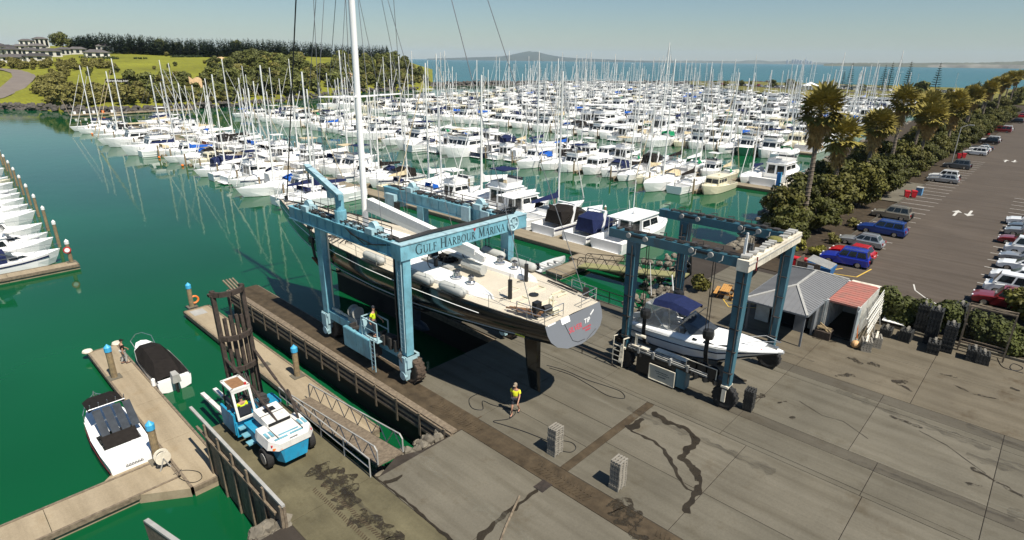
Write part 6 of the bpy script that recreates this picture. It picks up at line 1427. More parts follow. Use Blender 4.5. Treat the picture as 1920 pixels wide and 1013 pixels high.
m = MB(); m.hexa([(8.75, 37.5, WZ + .75), (9.25, 37.5, WZ + .75), (9.22, 38.1, WZ + .75), (8.78, 38.1, WZ + .75), (8.8, 37.5, WZ + 1.3), (9.2, 37.5, WZ + 1.3), (9.15, 38.1, WZ + 1.35), (8.85, 38.1, WZ + 1.35)]); m.build('outboard_cowl', M_grey, b2); m = MB(); m.bb((8.93, 37.6, WZ - .3), (9.07, 37.85, WZ + .8)); m.build('outboard_leg', M_dark, b2)
m = MB(); m.lathe([(.02, -.3), (.12, -.22), (.12, .22), (.02, .3)], (7.95, 38.6, WZ + .75), 8); tag(m.build('boat_fender', M_white, None, loc=(7.95, 38.6, WZ)), 'small white fender hanging between the covered boat and the dock', 'fender')
m = MB(); m.tube([(8.4, 43.6, WZ + 1.1), (8.3, 44.2, WZ + 1.55), (8.8, 44.8, WZ + 1.7), (9.2, 44.8, WZ + 1.7), (9.6, 44.2, WZ + 1.55), (9.6, 43.6, WZ + 1.1)], .02, 5); m.build('bow_rail', M_steel, b2)
# small tender and pontoon behind the yacht
d3 = dock('small beige T shaped pontoon with a tender between yacht and gangway', [(47.2, 29.0, 49.2, 36), (42.2, 33.0, 47.15, 35.0)], G_deck2)
tb = thing('tender', 'small open aluminium tender at the pontoon behind the yacht stern', 'dinghy', (44.6, 36.3, WZ))
St = [(x, b, z) for x, b, z in ((42.4, .62, .5), (44, .72, .52), (45.6, .6, .58), (46.8, .05, .72))]
m = MB(); m.loft([[(x, 36.2 - b, WZ + z), (x, 36.2 - b*.8, WZ + .05), (x, 36.2 + b*.8, WZ + .05), (x, 36.2 + b, WZ + z)] for x, b, z in St], False); m.build('hull', M_greyhull, tb)
for x in (43.2, 44.5, 45.5): MB().bb((x, 35.62, WZ + .32), (x + .28, 36.78, WZ + .37)).build('thwart', M_grey, tb)
m = MB(); m.bb((42.1, 36.0, WZ + .3), (42.4, 36.4, WZ + .95)); m.build('outboard_cowl', M_dark, tb)

for i, (x, y, L_, m_, lb) in enumerate(((1048, 392, 2.2, M_orange, 'orange kayak lying across the bow of a launch beside the lift beam'), (1076, 398, 1.6, M_red, 'red cover bundled on the bow of a launch beside the lift beam'))):
    p = gp(x, y, WZ + 2.0); m = MB(); m.lathe([(.03, -L_/2), (.3, -L_/4), (.34, 0), (.3, L_/4), (.03, L_/2)], p, 8, 'x'); tag(m.build(('kayak', 'boat_cover')[i], m_, None, loc=p), lb, ('kayak', 'cover')[i])
# ================================================================== VEGETATION
def leafmat(name, c, var=.5, rand=.18, scale=1.2):
    m = mat(name, c, .65, var, scale, rand=rand, spec=.25); return m
V_poh = leafmat('pohutukawa_leaf', (.070, .072, .013)); V_poh2 = leafmat('pohutukawa_leaf_light', (.100, .094, .017))
V_hedge = leafmat('hedge_leaf', (.075, .085, .018), .6); V_palm = leafmat('palm_frond', (.25, .205, .045), .5, .15, 2); V_dead = leafmat('dead_frond', (.40, .25, .085), .5, .15, 2)
V_bush = leafmat('bush_leaf', (.108, .116, .026), .5, .3); V_bush2 = leafmat('scrub_leaf', (.15, .135, .034), .5, .3); V_dark = leafmat('pine_needles', (.030, .046, .014), .5, .25, .3)
V_yel = leafmat('yellow_flax', (.24, .22, .035), .5)
M_bark = mat('bark', (.12, .09, .065), .9, .35, 3, bump=.5); M_pbark = mat('palm_bark', (.19, .15, .11), .9, .35, 4, bump=.5, dirt=(.09, .07, .05))
def crown(lumps, n, size, rng, flat=.8, up=.15, core=True):
    "leaf clumps spread over and inside overlapping lumps [(centre, radius)]"
    m = MB(); tot = sum(r*r for c, r in lumps)
    for c, r in lumps:
        c = Vector(c)
        for i in range(max(3, int(n*r*r/tot))):
            d = Vector((rng.gauss(0, 1), rng.gauss(0, 1), rng.gauss(0, 1))).normalized(); k = r*(rng.uniform(.72, 1.08) if rng.random() < .8 else rng.uniform(.3, .8))
            p = c + Vector((d.x*k, d.y*k, d.z*k*flat)); nn = (d + Vector((rng.uniform(-.7, .7), rng.uniform(-.7, .7), rng.uniform(-.4, .9)))).normalized()
            a = nn.orthogonal().normalized(); a = Matrix.Rotation(rng.random()*6.28, 3, nn) @ a; b = nn.cross(a); s = size*rng.uniform(.6, 1.3)
            m.add([p + a*s, p + b*s*.55, p - a*s*.9, p - b*s*.55], ((0, 1, 2, 3),))
    return m
def lumpset(rx, ry, z0, z1, n, rng, rr=(.28, .45)):
    L = []; h = z1 - z0
    for i in range(n):
        a = rng.random()*6.28; q = math.sqrt(rng.random())*.72; v = rng.random()
        e = math.sqrt(max(.1, 1 - (2*v - 1)**2*.8)); r = rng.uniform(*rr)*min(rx, h*.6)
        L.append(((rx*q*e*math.cos(a), ry*q*e*math.sin(a), z0 + r*.7 + v*(h - 1.5*r)), r))
    return L
def trunk_mb(h, r, rng, limbs=5, spread=1.6):
    m = MB(); top = Vector((rng.uniform(-.3, .3), rng.uniform(-.3, .3), h)); m.tube([(0, 0, -.3), (0, 0, h*.3), top*.7 + Vector((0, 0, .0)), top], r, 7, r*.5)
    for i in range(limbs):
        a = i*6.28/limbs + rng.random(); m.tube([top*.55, top*.8 + Vector((math.cos(a)*spread*.5, math.sin(a)*spread*.5, h*.15)), top + Vector((math.cos(a)*spread, math.sin(a)*spread, h*.45))], r*.5, 5, r*.18)
    return m
vr = random.Random(5); BUSHES = []
for k, (rx, h, n, mt) in enumerate(((3.6, 5.2, 4600, V_poh), (3.2, 6.2, 4600, V_poh2), (4.2, 6.0, 5400, V_poh))):
    cm = crown(lumpset(rx, rx, .5, h, 26, vr, (.24, .38)), n, .245, vr); tm = trunk_mb(h*.5, .2, vr, 6, rx*.6); BUSHES.append((cm, tm, mt, [None, None]))
def tree_thing(name, label, cat, loc, rz, sc, protos, k, group=None, crown_name='crown', sz=1):
    cm, tm, mt, me = protos[k]; t = thing(name, label, cat, loc, group, rz, local=True); t.scale = (sc, sc, sc*sz)
    for i, (nm, mb, m) in enumerate((('trunk', tm, M_bark), (crown_name, cm, mt))):
        if me[i] is None: me[i] = mb.build(nm, m, t).data
        else: o = bpy.data.objects.new(nm, me[i]); COL.objects.link(o); o.parent = t
    return t
PB = [(63, 19.2, .8, 0), (66.5, 21.2, .9, 1), (70.5, 18.6, .78, 0), (73.5, 21, 1.0, 2), (78, 19.4, .95, 1), (83, 21.5, 1.05, 2), (87.5, 18.6, 1.0, 1), (92.5, 22, 1.05, 0), (97, 18.8, .95, 2), (102, 22.3, 1.0, 1), (108, 19.2, .95, 0), (114, 23, 1.05, 2), (121, 20, .9, 1), (128, 22.5, 1.0, 0), (136, 19.5, .95, 2), (145, 22.5, 1.05, 1), (154, 19.8, .95, 0), (164, 23, 1.0, 2), (176, 20.5, 1.0, 1), (190, 23, 1.05, 0), (206, 20.5, 1, 2), (224, 23.5, 1.1, 1), (244, 21.5, 1.1, 0), (268, 24, 1.1, 2), (296, 22.5, 1.15, 1), (330, 25, 1.2, 0), (372, 24, 1.2, 2), (420, 26, 1.3, 1), (480, 26, 1.3, 0)]
PB += [(92, 18.6, .75, 1), (100, 18.9, .8, 0)] + [(112 + i*8 + vr.uniform(-1, 1), 18.2 + vr.uniform(-.4, .8), .78 + .006*i, i % 3) for i in range(22)]
for i, (x, y, s, k) in enumerate(PB):
    tree_thing('broadleaf_tree', 'dense olive rounded tree by the car park, %s out from the lift' % ordw(i), 'tree', (x, y, 0), vr.random()*6, s, BUSHES, k, 'rounded trees along the car park')
# fan palms: trunk, green fans, hanging dead skirt
def fan(mb, base, dirv, rad, rng, droop):
    d = dirv.normalized(); side = d.cross(Vector((0, 0, 1))); side = side.normalized() if side.length > .05 else Vector((1, 0, 0)); nn = side.cross(d)
    c = base + d*rad*.95 - Vector((0, 0, droop*.3)); mb.bar(base, c, .05, .03); nb = 9
    for i in range(nb):
        a = (i/(nb - 1) - .5)*3.5; e = d*math.cos(a) + side*math.sin(a); tip = c + e*rad*rng.uniform(.7, 1.0) + nn*.12*math.cos(a*2) - Vector((0, 0, droop*rng.uniform(.4, 1.0)*(.4 + abs(math.sin(a)))))
        w = Vector((-math.sin(a), math.cos(a))); ws = (side*math.cos(a) - d*math.sin(a))*rad*.115; mid = c.lerp(tip, .55) + nn*.04
        mb.add([c, mid + ws, tip, mid - ws], ((0, 1, 2, 3),))
def palm_parts(h, rng, R_=1.5, n=60):
    g = MB(); d = MB(); t = MB(); bend = Vector((rng.uniform(-.4, .4), rng.uniform(-.4, .4), 0)); top = Vector((0, 0, h)) + bend
    t.tube([Vector((0, 0, -.3)), Vector((0, 0, .5)), Vector((0, 0, h*.5)) + bend*.25, top], .34, 9, .2)
    for i in range(int(h/.45)): z = .4 + i*.45; t.lathe([(.335 - .13*z/h, -.03), (.36 - .13*z/h, .02), (.33 - .13*z/h, .05)], bend*(z/h)**2 + Vector((0, 0, z)), 9)
    for i in range(n):
        a = i*2.4 + rng.random()*.3; el = 1.35 - 1.9*(i/n) + rng.uniform(-.15, .15); v = Vector((math.cos(a)*math.cos(el), math.sin(a)*math.cos(el), math.sin(el)))
        fan(g, top, v, R_*rng.choice((.7, .9, 1.05, 1.2))*rng.uniform(.9, 1.1), rng, .15 + .45*(i/n))
    for i in range(44):
        a = i*2.4; el = -.55 - .9*(i/44); v = Vector((math.cos(a)*math.cos(el), math.sin(a)*math.cos(el), math.sin(el))); fan(d, top - Vector((0, 0, .1 + 1.6*i/44)), v, R_*rng.uniform(.45, .75), rng, .8)
    return t, g, d
PALMP = {}
def palm(x, y, h, label, group, var=0):
    t = thing('fan_palm', label, 'palm tree', (x, y, 0), group, vr.random()*6, local=True)
    key = (round(h), var)
    if key not in PALMP: tm, g, d = palm_parts(h, random.Random(int(h*10) + var)); PALMP[key] = [tm.build('trunk', M_pbark, t).data, g.build('fronds', V_palm, t).data, d.build('dead_fronds', V_dead, t).data]
    else:
        for nm, me in zip(('trunk', 'fronds', 'dead_fronds'), PALMP[key]): o = bpy.data.objects.new(nm, me); COL.objects.link(o); o.parent = t
palm(67.7, 19.4, 13.4, 'tallest fan palm with bare trunk, nearest to the teal lift', 'fan palms along the car park'); palm(80.8, 20.2, 9.6, 'second nearest fan palm, leaning over the rounded trees', 'fan palms along the car park', 1)
for i, (x, y, h) in enumerate(((99, 21, 8.6), (112, 20.5, 11), (116, 24, 7.5), (123, 18.5, 8.5), (132, 21, 9.5), (141, 20, 8.5), (147, 18, 9), (152, 23, 9.5), (166, 20.5, 9.5), (180, 23.5, 9), (197, 21, 10), (214, 23, 10), (232, 21.5, 10.5), (252, 24, 10), (276, 22, 11), (286, 25, 10.5), (310, 23, 12), (322, 26, 11), (350, 24, 12), (392, 26, 12), (440, 26, 13))):
    palm(x, y, h*1.13, 'fan palm with brown hanging skirt, %s palm past the leaning one' % ordw(i), 'fan palms along the car park', i % 3)
# low shrubs near the yard corner and island
def leafblob(name, label, cat, loc, rx, ry, h, n, size, m, seed, group=None, stem=True, z0=.1, k=14):
    rng = random.Random(seed); t = thing(name, label, cat, loc, group, 0, local=True); crown(lumpset(rx, ry, z0, h, k, rng, (.3, .5)), n, size, rng).build('crown', m, t); trunk_mb(h*.45, .07, rng, 5, rx*.5).build('stem', M_bark, t); return t
bp_ = gp(1310, 545); leafblob('shrub', 'round olive shrub at the water edge behind the white launch', 'shrub', bp_, 1.3, 1.1, 1.5, 900, .16, V_poh2, 31)
for i, (px_, py_, r_, h_, m) in enumerate(((1498, 470, 1.4, 1.3, V_yel), (1530, 478, 1.2, 1.2, V_yel), (1470, 482, 1.1, 1.2, V_poh2), (1560, 455, 1.3, 1.0, V_bush2), (1600, 425, 1.5, 1.0, V_bush2))):
    leafblob('shrub', ('yellow green shrub left of the blue skip', 'yellow shrub just behind the blue skip', 'olive shrub between lift beam and shed', 'low brown green shrub beside the silver wagon', 'low brown ground shrub beside the blue ute')[i], 'shrub', gp(px_, py_), r_, r_, h_, 700, .18, m, 40 + i)
leafblob('island_bush', 'big rounded bush on the traffic island at the right edge', 'bush', (55.6, -1.2, .1), 2.6, 2.6, 2.9, 3000, .24, V_poh2, 50, None, True, .2, 26)
leafblob('island_bush', 'smaller low bush at the island corner nearest the right edge', 'bush', (53.2, -3.6, .1), 1.5, 1.8, 1.3, 1100, .2, V_poh, 51)
for i, (y0, y1, h) in enumerate(((7.4, 2.3, 2.5), (1.9, -2.8, 2.45), (-2.9, -12, 2.2))):
    rng = random.Random(60 + i); t = thing('hedge', ('leafy hedge section beside the red roofed container', 'leafy hedge section behind the mesh frame', 'darker hedge section running out of frame at right')[i], 'hedge', (48.4, (y0 + y1)/2, 0)); n = int(abs(y1 - y0)*3.6); L = []
    for k in range(n): L.append(((48.5 + rng.uniform(-1.0, 1.1), y0 + (y1 - y0)*(k + rng.random())/n, rng.uniform(.5, h - .5)), rng.uniform(.5, .8)))
    crown(L, int(abs(y1 - y0)*1900), .15, rng, 1).build('foliage', V_hedge, t); m = MB()
    for k in range(int(abs(y1 - y0))): y = y0 + (y1 - y0)*(k + .5)/int(abs(y1 - y0)); m.tube([(48.4, y, 0), (48.4 + rng.uniform(-.3, .3), y + .2, 1.2)], .05, 5)
    struct(m.build('stems', M_bark, t), 'stuff')
struct(MB().bb((47.0, -14, 0), (47.2, 7.5, .16)).build('kerb', G_conc2)); struct(MB().poly([(47.2, -14, .06), (50.4, -14, .06), (50.4, 7.5, .06), (47.2, 7.5, .06)]).build('hedge_bed', G_bed))

# ================================================================== SHED, CONTAINER, SKIP
M_roof = mat('roof_grey', (.165, .165, .165), .55, .1, 1.0); M_roofr = mat('container_red_roof', (.36, .115, .085), .7, .3, 1.4, dirt=(.24, .13, .10)); M_rwhite = mat('container_white', (.66, .66, .62), .6, .12, 1.5, dirt=(.48, .45, .38))
M_shedwall = mat('shed_wall', (.16, .17, .18), .7, .2, 1.2); M_doorgrey = mat('door_grey_green', (.27, .30, .30), .6, .18, 1.5)
sh = thing('shed', 'grey hip roofed workshop shed with dark open front', 'shed', (43, 11.7, 0))
E0 = [(38.7, 9.75), (38.6, 14.0), (48.2, 14.2), (48.2, 9.75)]; zr = 3.1; ra, rb = (42.3, 11.7), (46.5, 11.7); ze = 2.45
faces = [[E0[0], ra, E0[1]], [E0[1], ra, rb, E0[2]], [E0[2], rb, E0[3]], [E0[3], rb, ra, E0[0]]]
for F_ in faces:
    P = [Vector((p[0], p[1], zr if p in (ra, rb) else ze)) for p in F_]; n = (P[1] - P[0]).cross(P[2] - P[0]).normalized(); n = n if n.z > 0 else -n
    m = MB(); k = len(P); m.add(P + [p - n*.06 for p in P], [tuple(range(k)), tuple(range(2*k - 1, k - 1, -1))] + [(i, i + k, (i + 1) % k + k, (i + 1) % k) for i in range(k)]); rf = m.build('roof', M_roof, sh)
    e0, e1 = (P[0], P[-1]); q = MB(); nn = int((e1 - e0).length/.34); top = [p for p in P[1:-1]]
    for i in range(1, nn):                                # standing ribs up the slope
        a = e0.lerp(e1, i/nn); up = (top[0] + top[-1])*.5 - (e0 + e1)*.5; up -= (e1 - e0).normalized()*up.dot((e1 - e0).normalized()); L = 1.0
        if len(top) == 1: L = 1 - abs(2*i/nn - 1)
        else:
            t = i/nn; dd = (top[0] - e0).dot((e1 - e0).normalized())/(e1 - e0).length; d2 = 1 - (top[-1] - e0).dot((e1 - e0).normalized())/(e1 - e0).length; L = min(1, t/max(dd, .01), (1 - t)/max(d2, .01))
        if L > .05: q.bar(a + n*.012, a + up*L*.98 + n*.012, .035, .03, up=n)
    struct(q.build('roof_rib', M_roof, rf), 'stuff')
for a, b in ((E0[0], ra), (E0[1], ra), (E0[2], rb), (E0[3], rb), (ra, rb)): MB().bar((*a, ze + .04 if a in E0 else zr + .03), (*b, zr + .04), .16, .06).build('ridge_cap', M_grey, sh)
for a, b in zip(E0, E0[1:] + E0[:1]): MB().bar((*a, ze - .06), (*b, ze - .06), .1, .12).build('gutter', M_shedwall, sh)
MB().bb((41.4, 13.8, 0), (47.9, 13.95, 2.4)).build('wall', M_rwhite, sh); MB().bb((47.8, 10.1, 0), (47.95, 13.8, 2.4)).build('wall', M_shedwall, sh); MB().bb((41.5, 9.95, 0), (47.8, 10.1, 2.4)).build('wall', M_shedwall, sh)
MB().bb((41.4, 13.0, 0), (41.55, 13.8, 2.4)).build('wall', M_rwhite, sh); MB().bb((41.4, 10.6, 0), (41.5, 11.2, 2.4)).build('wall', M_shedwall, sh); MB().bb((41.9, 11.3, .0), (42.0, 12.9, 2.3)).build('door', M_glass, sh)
for y in (9.9, 11.6, 13.6): MB().bb((39.0, y, 0), (39.12, y + .12, 2.4)).build('post', M_shedwall, sh)
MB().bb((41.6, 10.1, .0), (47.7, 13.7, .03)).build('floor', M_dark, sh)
ct = thing('shipping_container', 'small red roofed white container with one grey door swung open', 'container', (45, 8.6, 0)); X0, X1, Ya, Yb, hc = 42.3, 47.4, 7.55, 9.6, 2.62
MB().bb((X0, Ya, .05), (X1, Yb, .14)).build('floor', M_dark, ct)
for y, s in ((Ya, 1), (Yb, -1)):
    m = MB(); n = 26
    for i in range(n): a = X0 + .1 + (X1 - X0 - .2)*i/n; o = (.0 if i % 2 else .035)*s; m.bb((a, y + o, .14), (a + (X1 - X0 - .2)/n, y + o + .035*s, hc - .08))
    m.build('side_wall', M_rwhite, ct)
MB().bb((X1 - .06, Ya + .05, .14), (X1, Yb - .05, hc - .08)).build('end_wall', M_rwhite, ct)
m = MB(); n = 22
for i in range(n): a = X0 + (X1 - X0)*i/n; m.bb((a, Ya + .04, hc - .06), (a + (X1 - X0)/n, Yb - .04, hc - (.0 if i % 2 else .022)))
m.build('roof', M_roofr, ct)
for x in (X0, X1):
    for y in (Ya + .06, Yb - .06): MB().bb((x - .07, y - .08, .0), (x + .07, y + .08, hc + .01)).build('corner_post', M_rwhite, ct)
    MB().bb((x - .06, Ya, hc - .12), (x + .06, Yb, hc + .005)).build('header', M_roofr, ct)
d = MB().bb((X0 - .12, Yb - .02, .15), (X0 - .05, Yb + .88, hc - .1)).build('door', M_doorgrey, ct)
for k in range(4): MB().bb((X0 - .15, Yb + .08 + k*.22, .2), (X0 - .12, Yb + .12 + k*.22, hc - .15)).build('lock_rod', M_grey, d)
for k in range(5): MB().bb((X0 - .14, Yb + .02, .4 + k*.42), (X0 - .12, Yb + .85, .44 + k*.42)).build('door_rib', M_grey, d)
d = MB().bb((X0 - .75, Ya - .1, .15), (X0 - .0, Ya - .04, hc - .1)).build('door', M_doorgrey, ct)
MB().bb((X1 + .1, Ya + .1, 0), (X1 + 1.3, Yb, 2.35)).build('side_box', M_cream2, ct)
rk_ = thing('pipe_rack', 'stack of long white rails hung along the container side wall', 'pipes', (45, 7.2, 0))
for k in range(9): MB().bar((42.9 + .15*(k % 2), 7.15 - .035*k + rnd.uniform(-.05, .05), 2.1 - k*.21), (47.6 + rnd.uniform(-.2, .4), 7.3 - .03*k, 2.35 - k*.19), .045).build('rail', M_rwhite, rk_)
for x in (43.5, 45, 46.6): MB().bar((x, 7.35, 2.3), (x, 6.85, .1), .06).build('bracket', M_grey, rk_)
def simple(name, label, cat, loc, parts):
    t = thing(name, label, cat, loc)
    for nm, mb, m in parts: mb.build(nm, m, t)
    return t
q = gp(1503, 612); simple('drum', 'pale grey open drum standing before the shed doorway', 'drum', q, [('shell', MB().lathe([(.29, 0), (.3, .02), (.3, .3), (.31, .32), (.3, .34), (.3, .62), (.31, .64), (.3, .66), (.3, .95), (.27, .95), (.26, .5)], q, 14), M_grey), ('liner', MB().cyl(q + Vector((0, 0, .5)), .24, .02, 12), M_wcover)])
q = gp(1543, 632); m = MB(); [m.bar(q + Vector((.3*math.cos(i), -.2 + .35*math.sin(i*2), .5 + .02*i)), q + Vector((-.4*math.cos(i*1.3), .4, .75 + .05*(i % 3))), .1, .08) for i in range(7)]
simple('scrap_crate', 'dark crate heaped with pale timber offcuts by the container door', 'crate', q, [('crate', MB().bb(q + Vector((-.45, -.5, 0)), q + Vector((.45, .5, .55))), M_rust), ('timber', m, M_pile)]); 
q = gp(1602, 652); simple('float_buoy', 'pale orange ball buoy lying beside the container corner', 'buoy', q, [('ball', MB().sphere(q + Vector((0, 0, .27)), .27, 10, 8), mat('faded_orange', (.62, .36, .16), .6, .2, 4)), ('eye', MB().cyl(q + Vector((.1, 0, .55)), .06, .12, 8), M_grey)])
q = gp(1606, 645); simple('broom', 'orange handled broom leaning at the container corner', 'broom', q, [('handle', MB().tube([q, q + Vector((.1, .2, 1.35))], .025, 6), M_orange), ('head', MB().bb(q + Vector((-.2, -.06, 0)), q + Vector((.2, .06, .12))), M_cream2)])
q = gp(1672, 610); simple('sign_board', 'white painted board lying tilted beside the low block stack', 'board', q, [('panel', MB().hexa([q + Vector(v) for v in ((-.5, -.8, .35), (.5, -.8, .5), (.5, .6, .5), (-.5, .6, .35), (-.5, -.8, .4), (.5, -.8, .55), (.5, .6, .55), (-.5, .6, .4))]), M_white), ('trestle', MB().bb(q + Vector((-.3, -.5, 0)), q + Vector((.3, .4, .36))), M_rust)])
# picnic table
q = gp(1360, 556); pt = thing('picnic_table', 'orange timber picnic table with benches near the shed', 'picnic table', q, None, .25, local=True); M_ptim = mat('orange_timber', (.48, .24, .06), .7, .2, 4)
for k in range(5): MB().bb((-.9, -.36 + k*.15, .72), (.9, -.23 + k*.15, .76)).build('top_plank', M_ptim, pt)
for s in (-1, 1):
    for k in range(2): MB().bb((-.9, s*.72 - .13 + k*.14, .42), (.9, s*.72 - .01 + k*.14, .46)).build('bench_plank', M_ptim, pt)
for x in (-.65, .65):
    MB().bb((x - .04, -.8, .36), (x + .04, .8, .42)).build('bearer', M_ptim, pt)
    for s in (-1, 1): MB().bar((x, s*.25, .72), (x, s*.6, 0), .08, .05).build('leg', M_ptim, pt)
for a, b in (((42.2, 16.3), (43.6, 14.6)), ((42.8, 16.8), (44.2, 15.1)), ((43.4, 17.3), (44.8, 15.6)), ((42.2, 16.3), (43.4, 17.3))): MB().bar((*a, .008), (*b, .008), .07, .004).build('yellow_line', G_yel, yard)
# skip, bin enclosure, bins
sk = thing('waste_skip', 'blue waste skip with grey slatted lid at the car park corner', 'skip', (54.7, 13.4, 0)); m = MB(); m.hexa([(53.9, 12.6, .05), (55.4, 12.6, .05), (55.4, 14.4, .05), (53.9, 14.4, .05), (53.7, 12.4, 1.15), (55.6, 12.4, 1.15), (55.6, 14.6, 1.15), (53.7, 14.6, 1.15)]); m.build('body', mat('skip_blue', (.02, .14, .36), .5, .2, 2), sk)
for k in range(8): MB().bar((53.7 + k*.25, 12.45, 1.22), (53.7 + k*.25, 14.5, 1.62), .16, .04).build('lid_slat', M_grey, sk)
en = thing('bin_screen', 'dark timber bin screen with white poster beside the skip', 'screen', (52.9, 14.6, 0))
for k in range(8): MB().bb((52.55, 13.0 + k*.24, 0), (52.62, 13.22 + k*.24, 1.7)).build('board', M_bark, en)
for k in range(9): MB().bb((52.7 + k*.24, 15.0, 0), (52.92 + k*.24, 15.07, 1.7)).build('board', M_bark, en)
MB().bb((52.5, 13.5, .5), (52.54, 14.0, 1.5)).build('poster', M_white, en); MB().bb((52.49, 13.62, .65), (52.5, 13.88, 1.15)).build('poster_print', M_red, en)
def bin_(loc, label, m, rz=0, group='red wheelie bins'):
    t = thing('wheelie_bin', label, 'bin', loc, group, rz, local=True); MB().hexa([(-.22, -.26, .08), (.22, -.26, .08), (.22, .26, .08), (-.22, .26, .08), (-.3, -.34, .95), (.3, -.34, .95), (.3, .34, .95), (-.3, .34, .95)]).build('body', m, t)
    l = MB(); l.hexa([(-.32, -.37, .95), (.32, -.37, .95), (.32, .37, .95), (-.32, .37, .95), (-.3, -.33, 1.03), (.3, -.33, 1.03), (.3, .33, 1.08), (-.3, .33, 1.08)]); l.build('lid', m, t)
    for s in (-1, 1): w = MB(); w.cyl((s*.26, .28, .11), .11, .06, 10, 'x'); w.build('wheel', M_rubber, t)
M_binr = mat('bin_red', (.50, .012, .02), .5, .12, 3)
bin_(gp(1490, 502), 'red wheelie bin left of the timber bin screen', M_binr, .3); bin_(gp(1503, 504), 'red wheelie bin touching the timber bin screen', M_binr, .2)
for i, (px_, py_, s) in enumerate(((1699, 371, 'left'), (1712, 371, 'right'), (1797, 298, 'left'), (1806, 297, 'right'), (1849, 253, 'left'), (1853, 253, 'right'), (1880, 222, 'single'))):
    bin_(gp(px_, py_), '%s red wheelie bin at the %s bin stop along the car park kerb' % (s, ('first', 'first', 'second', 'second', 'third', 'third', 'fourth')[i]), M_binr, .4)
q = gp(1722, 366); simple('recycling_bin', 'pale blue recycling bin beside the first red bins on the kerb', 'bin', q, [('body', MB().bb(q + Vector((-.5, -.4, 0)), q + Vector((.5, .4, 1.1))), mat('bin_blue', (.10, .26, .44), .5, .15, 3)), ('lid', MB().bb(q + Vector((-.53, -.43, 1.1)), q + Vector((.53, .43, 1.18))), M_grey)])
struct(MB().poly([(94, 15.3, .16), (112, 15.3, .16), (112, 17.6, .16), (94, 17.6, .16)]).build('pavement', G_conc2))

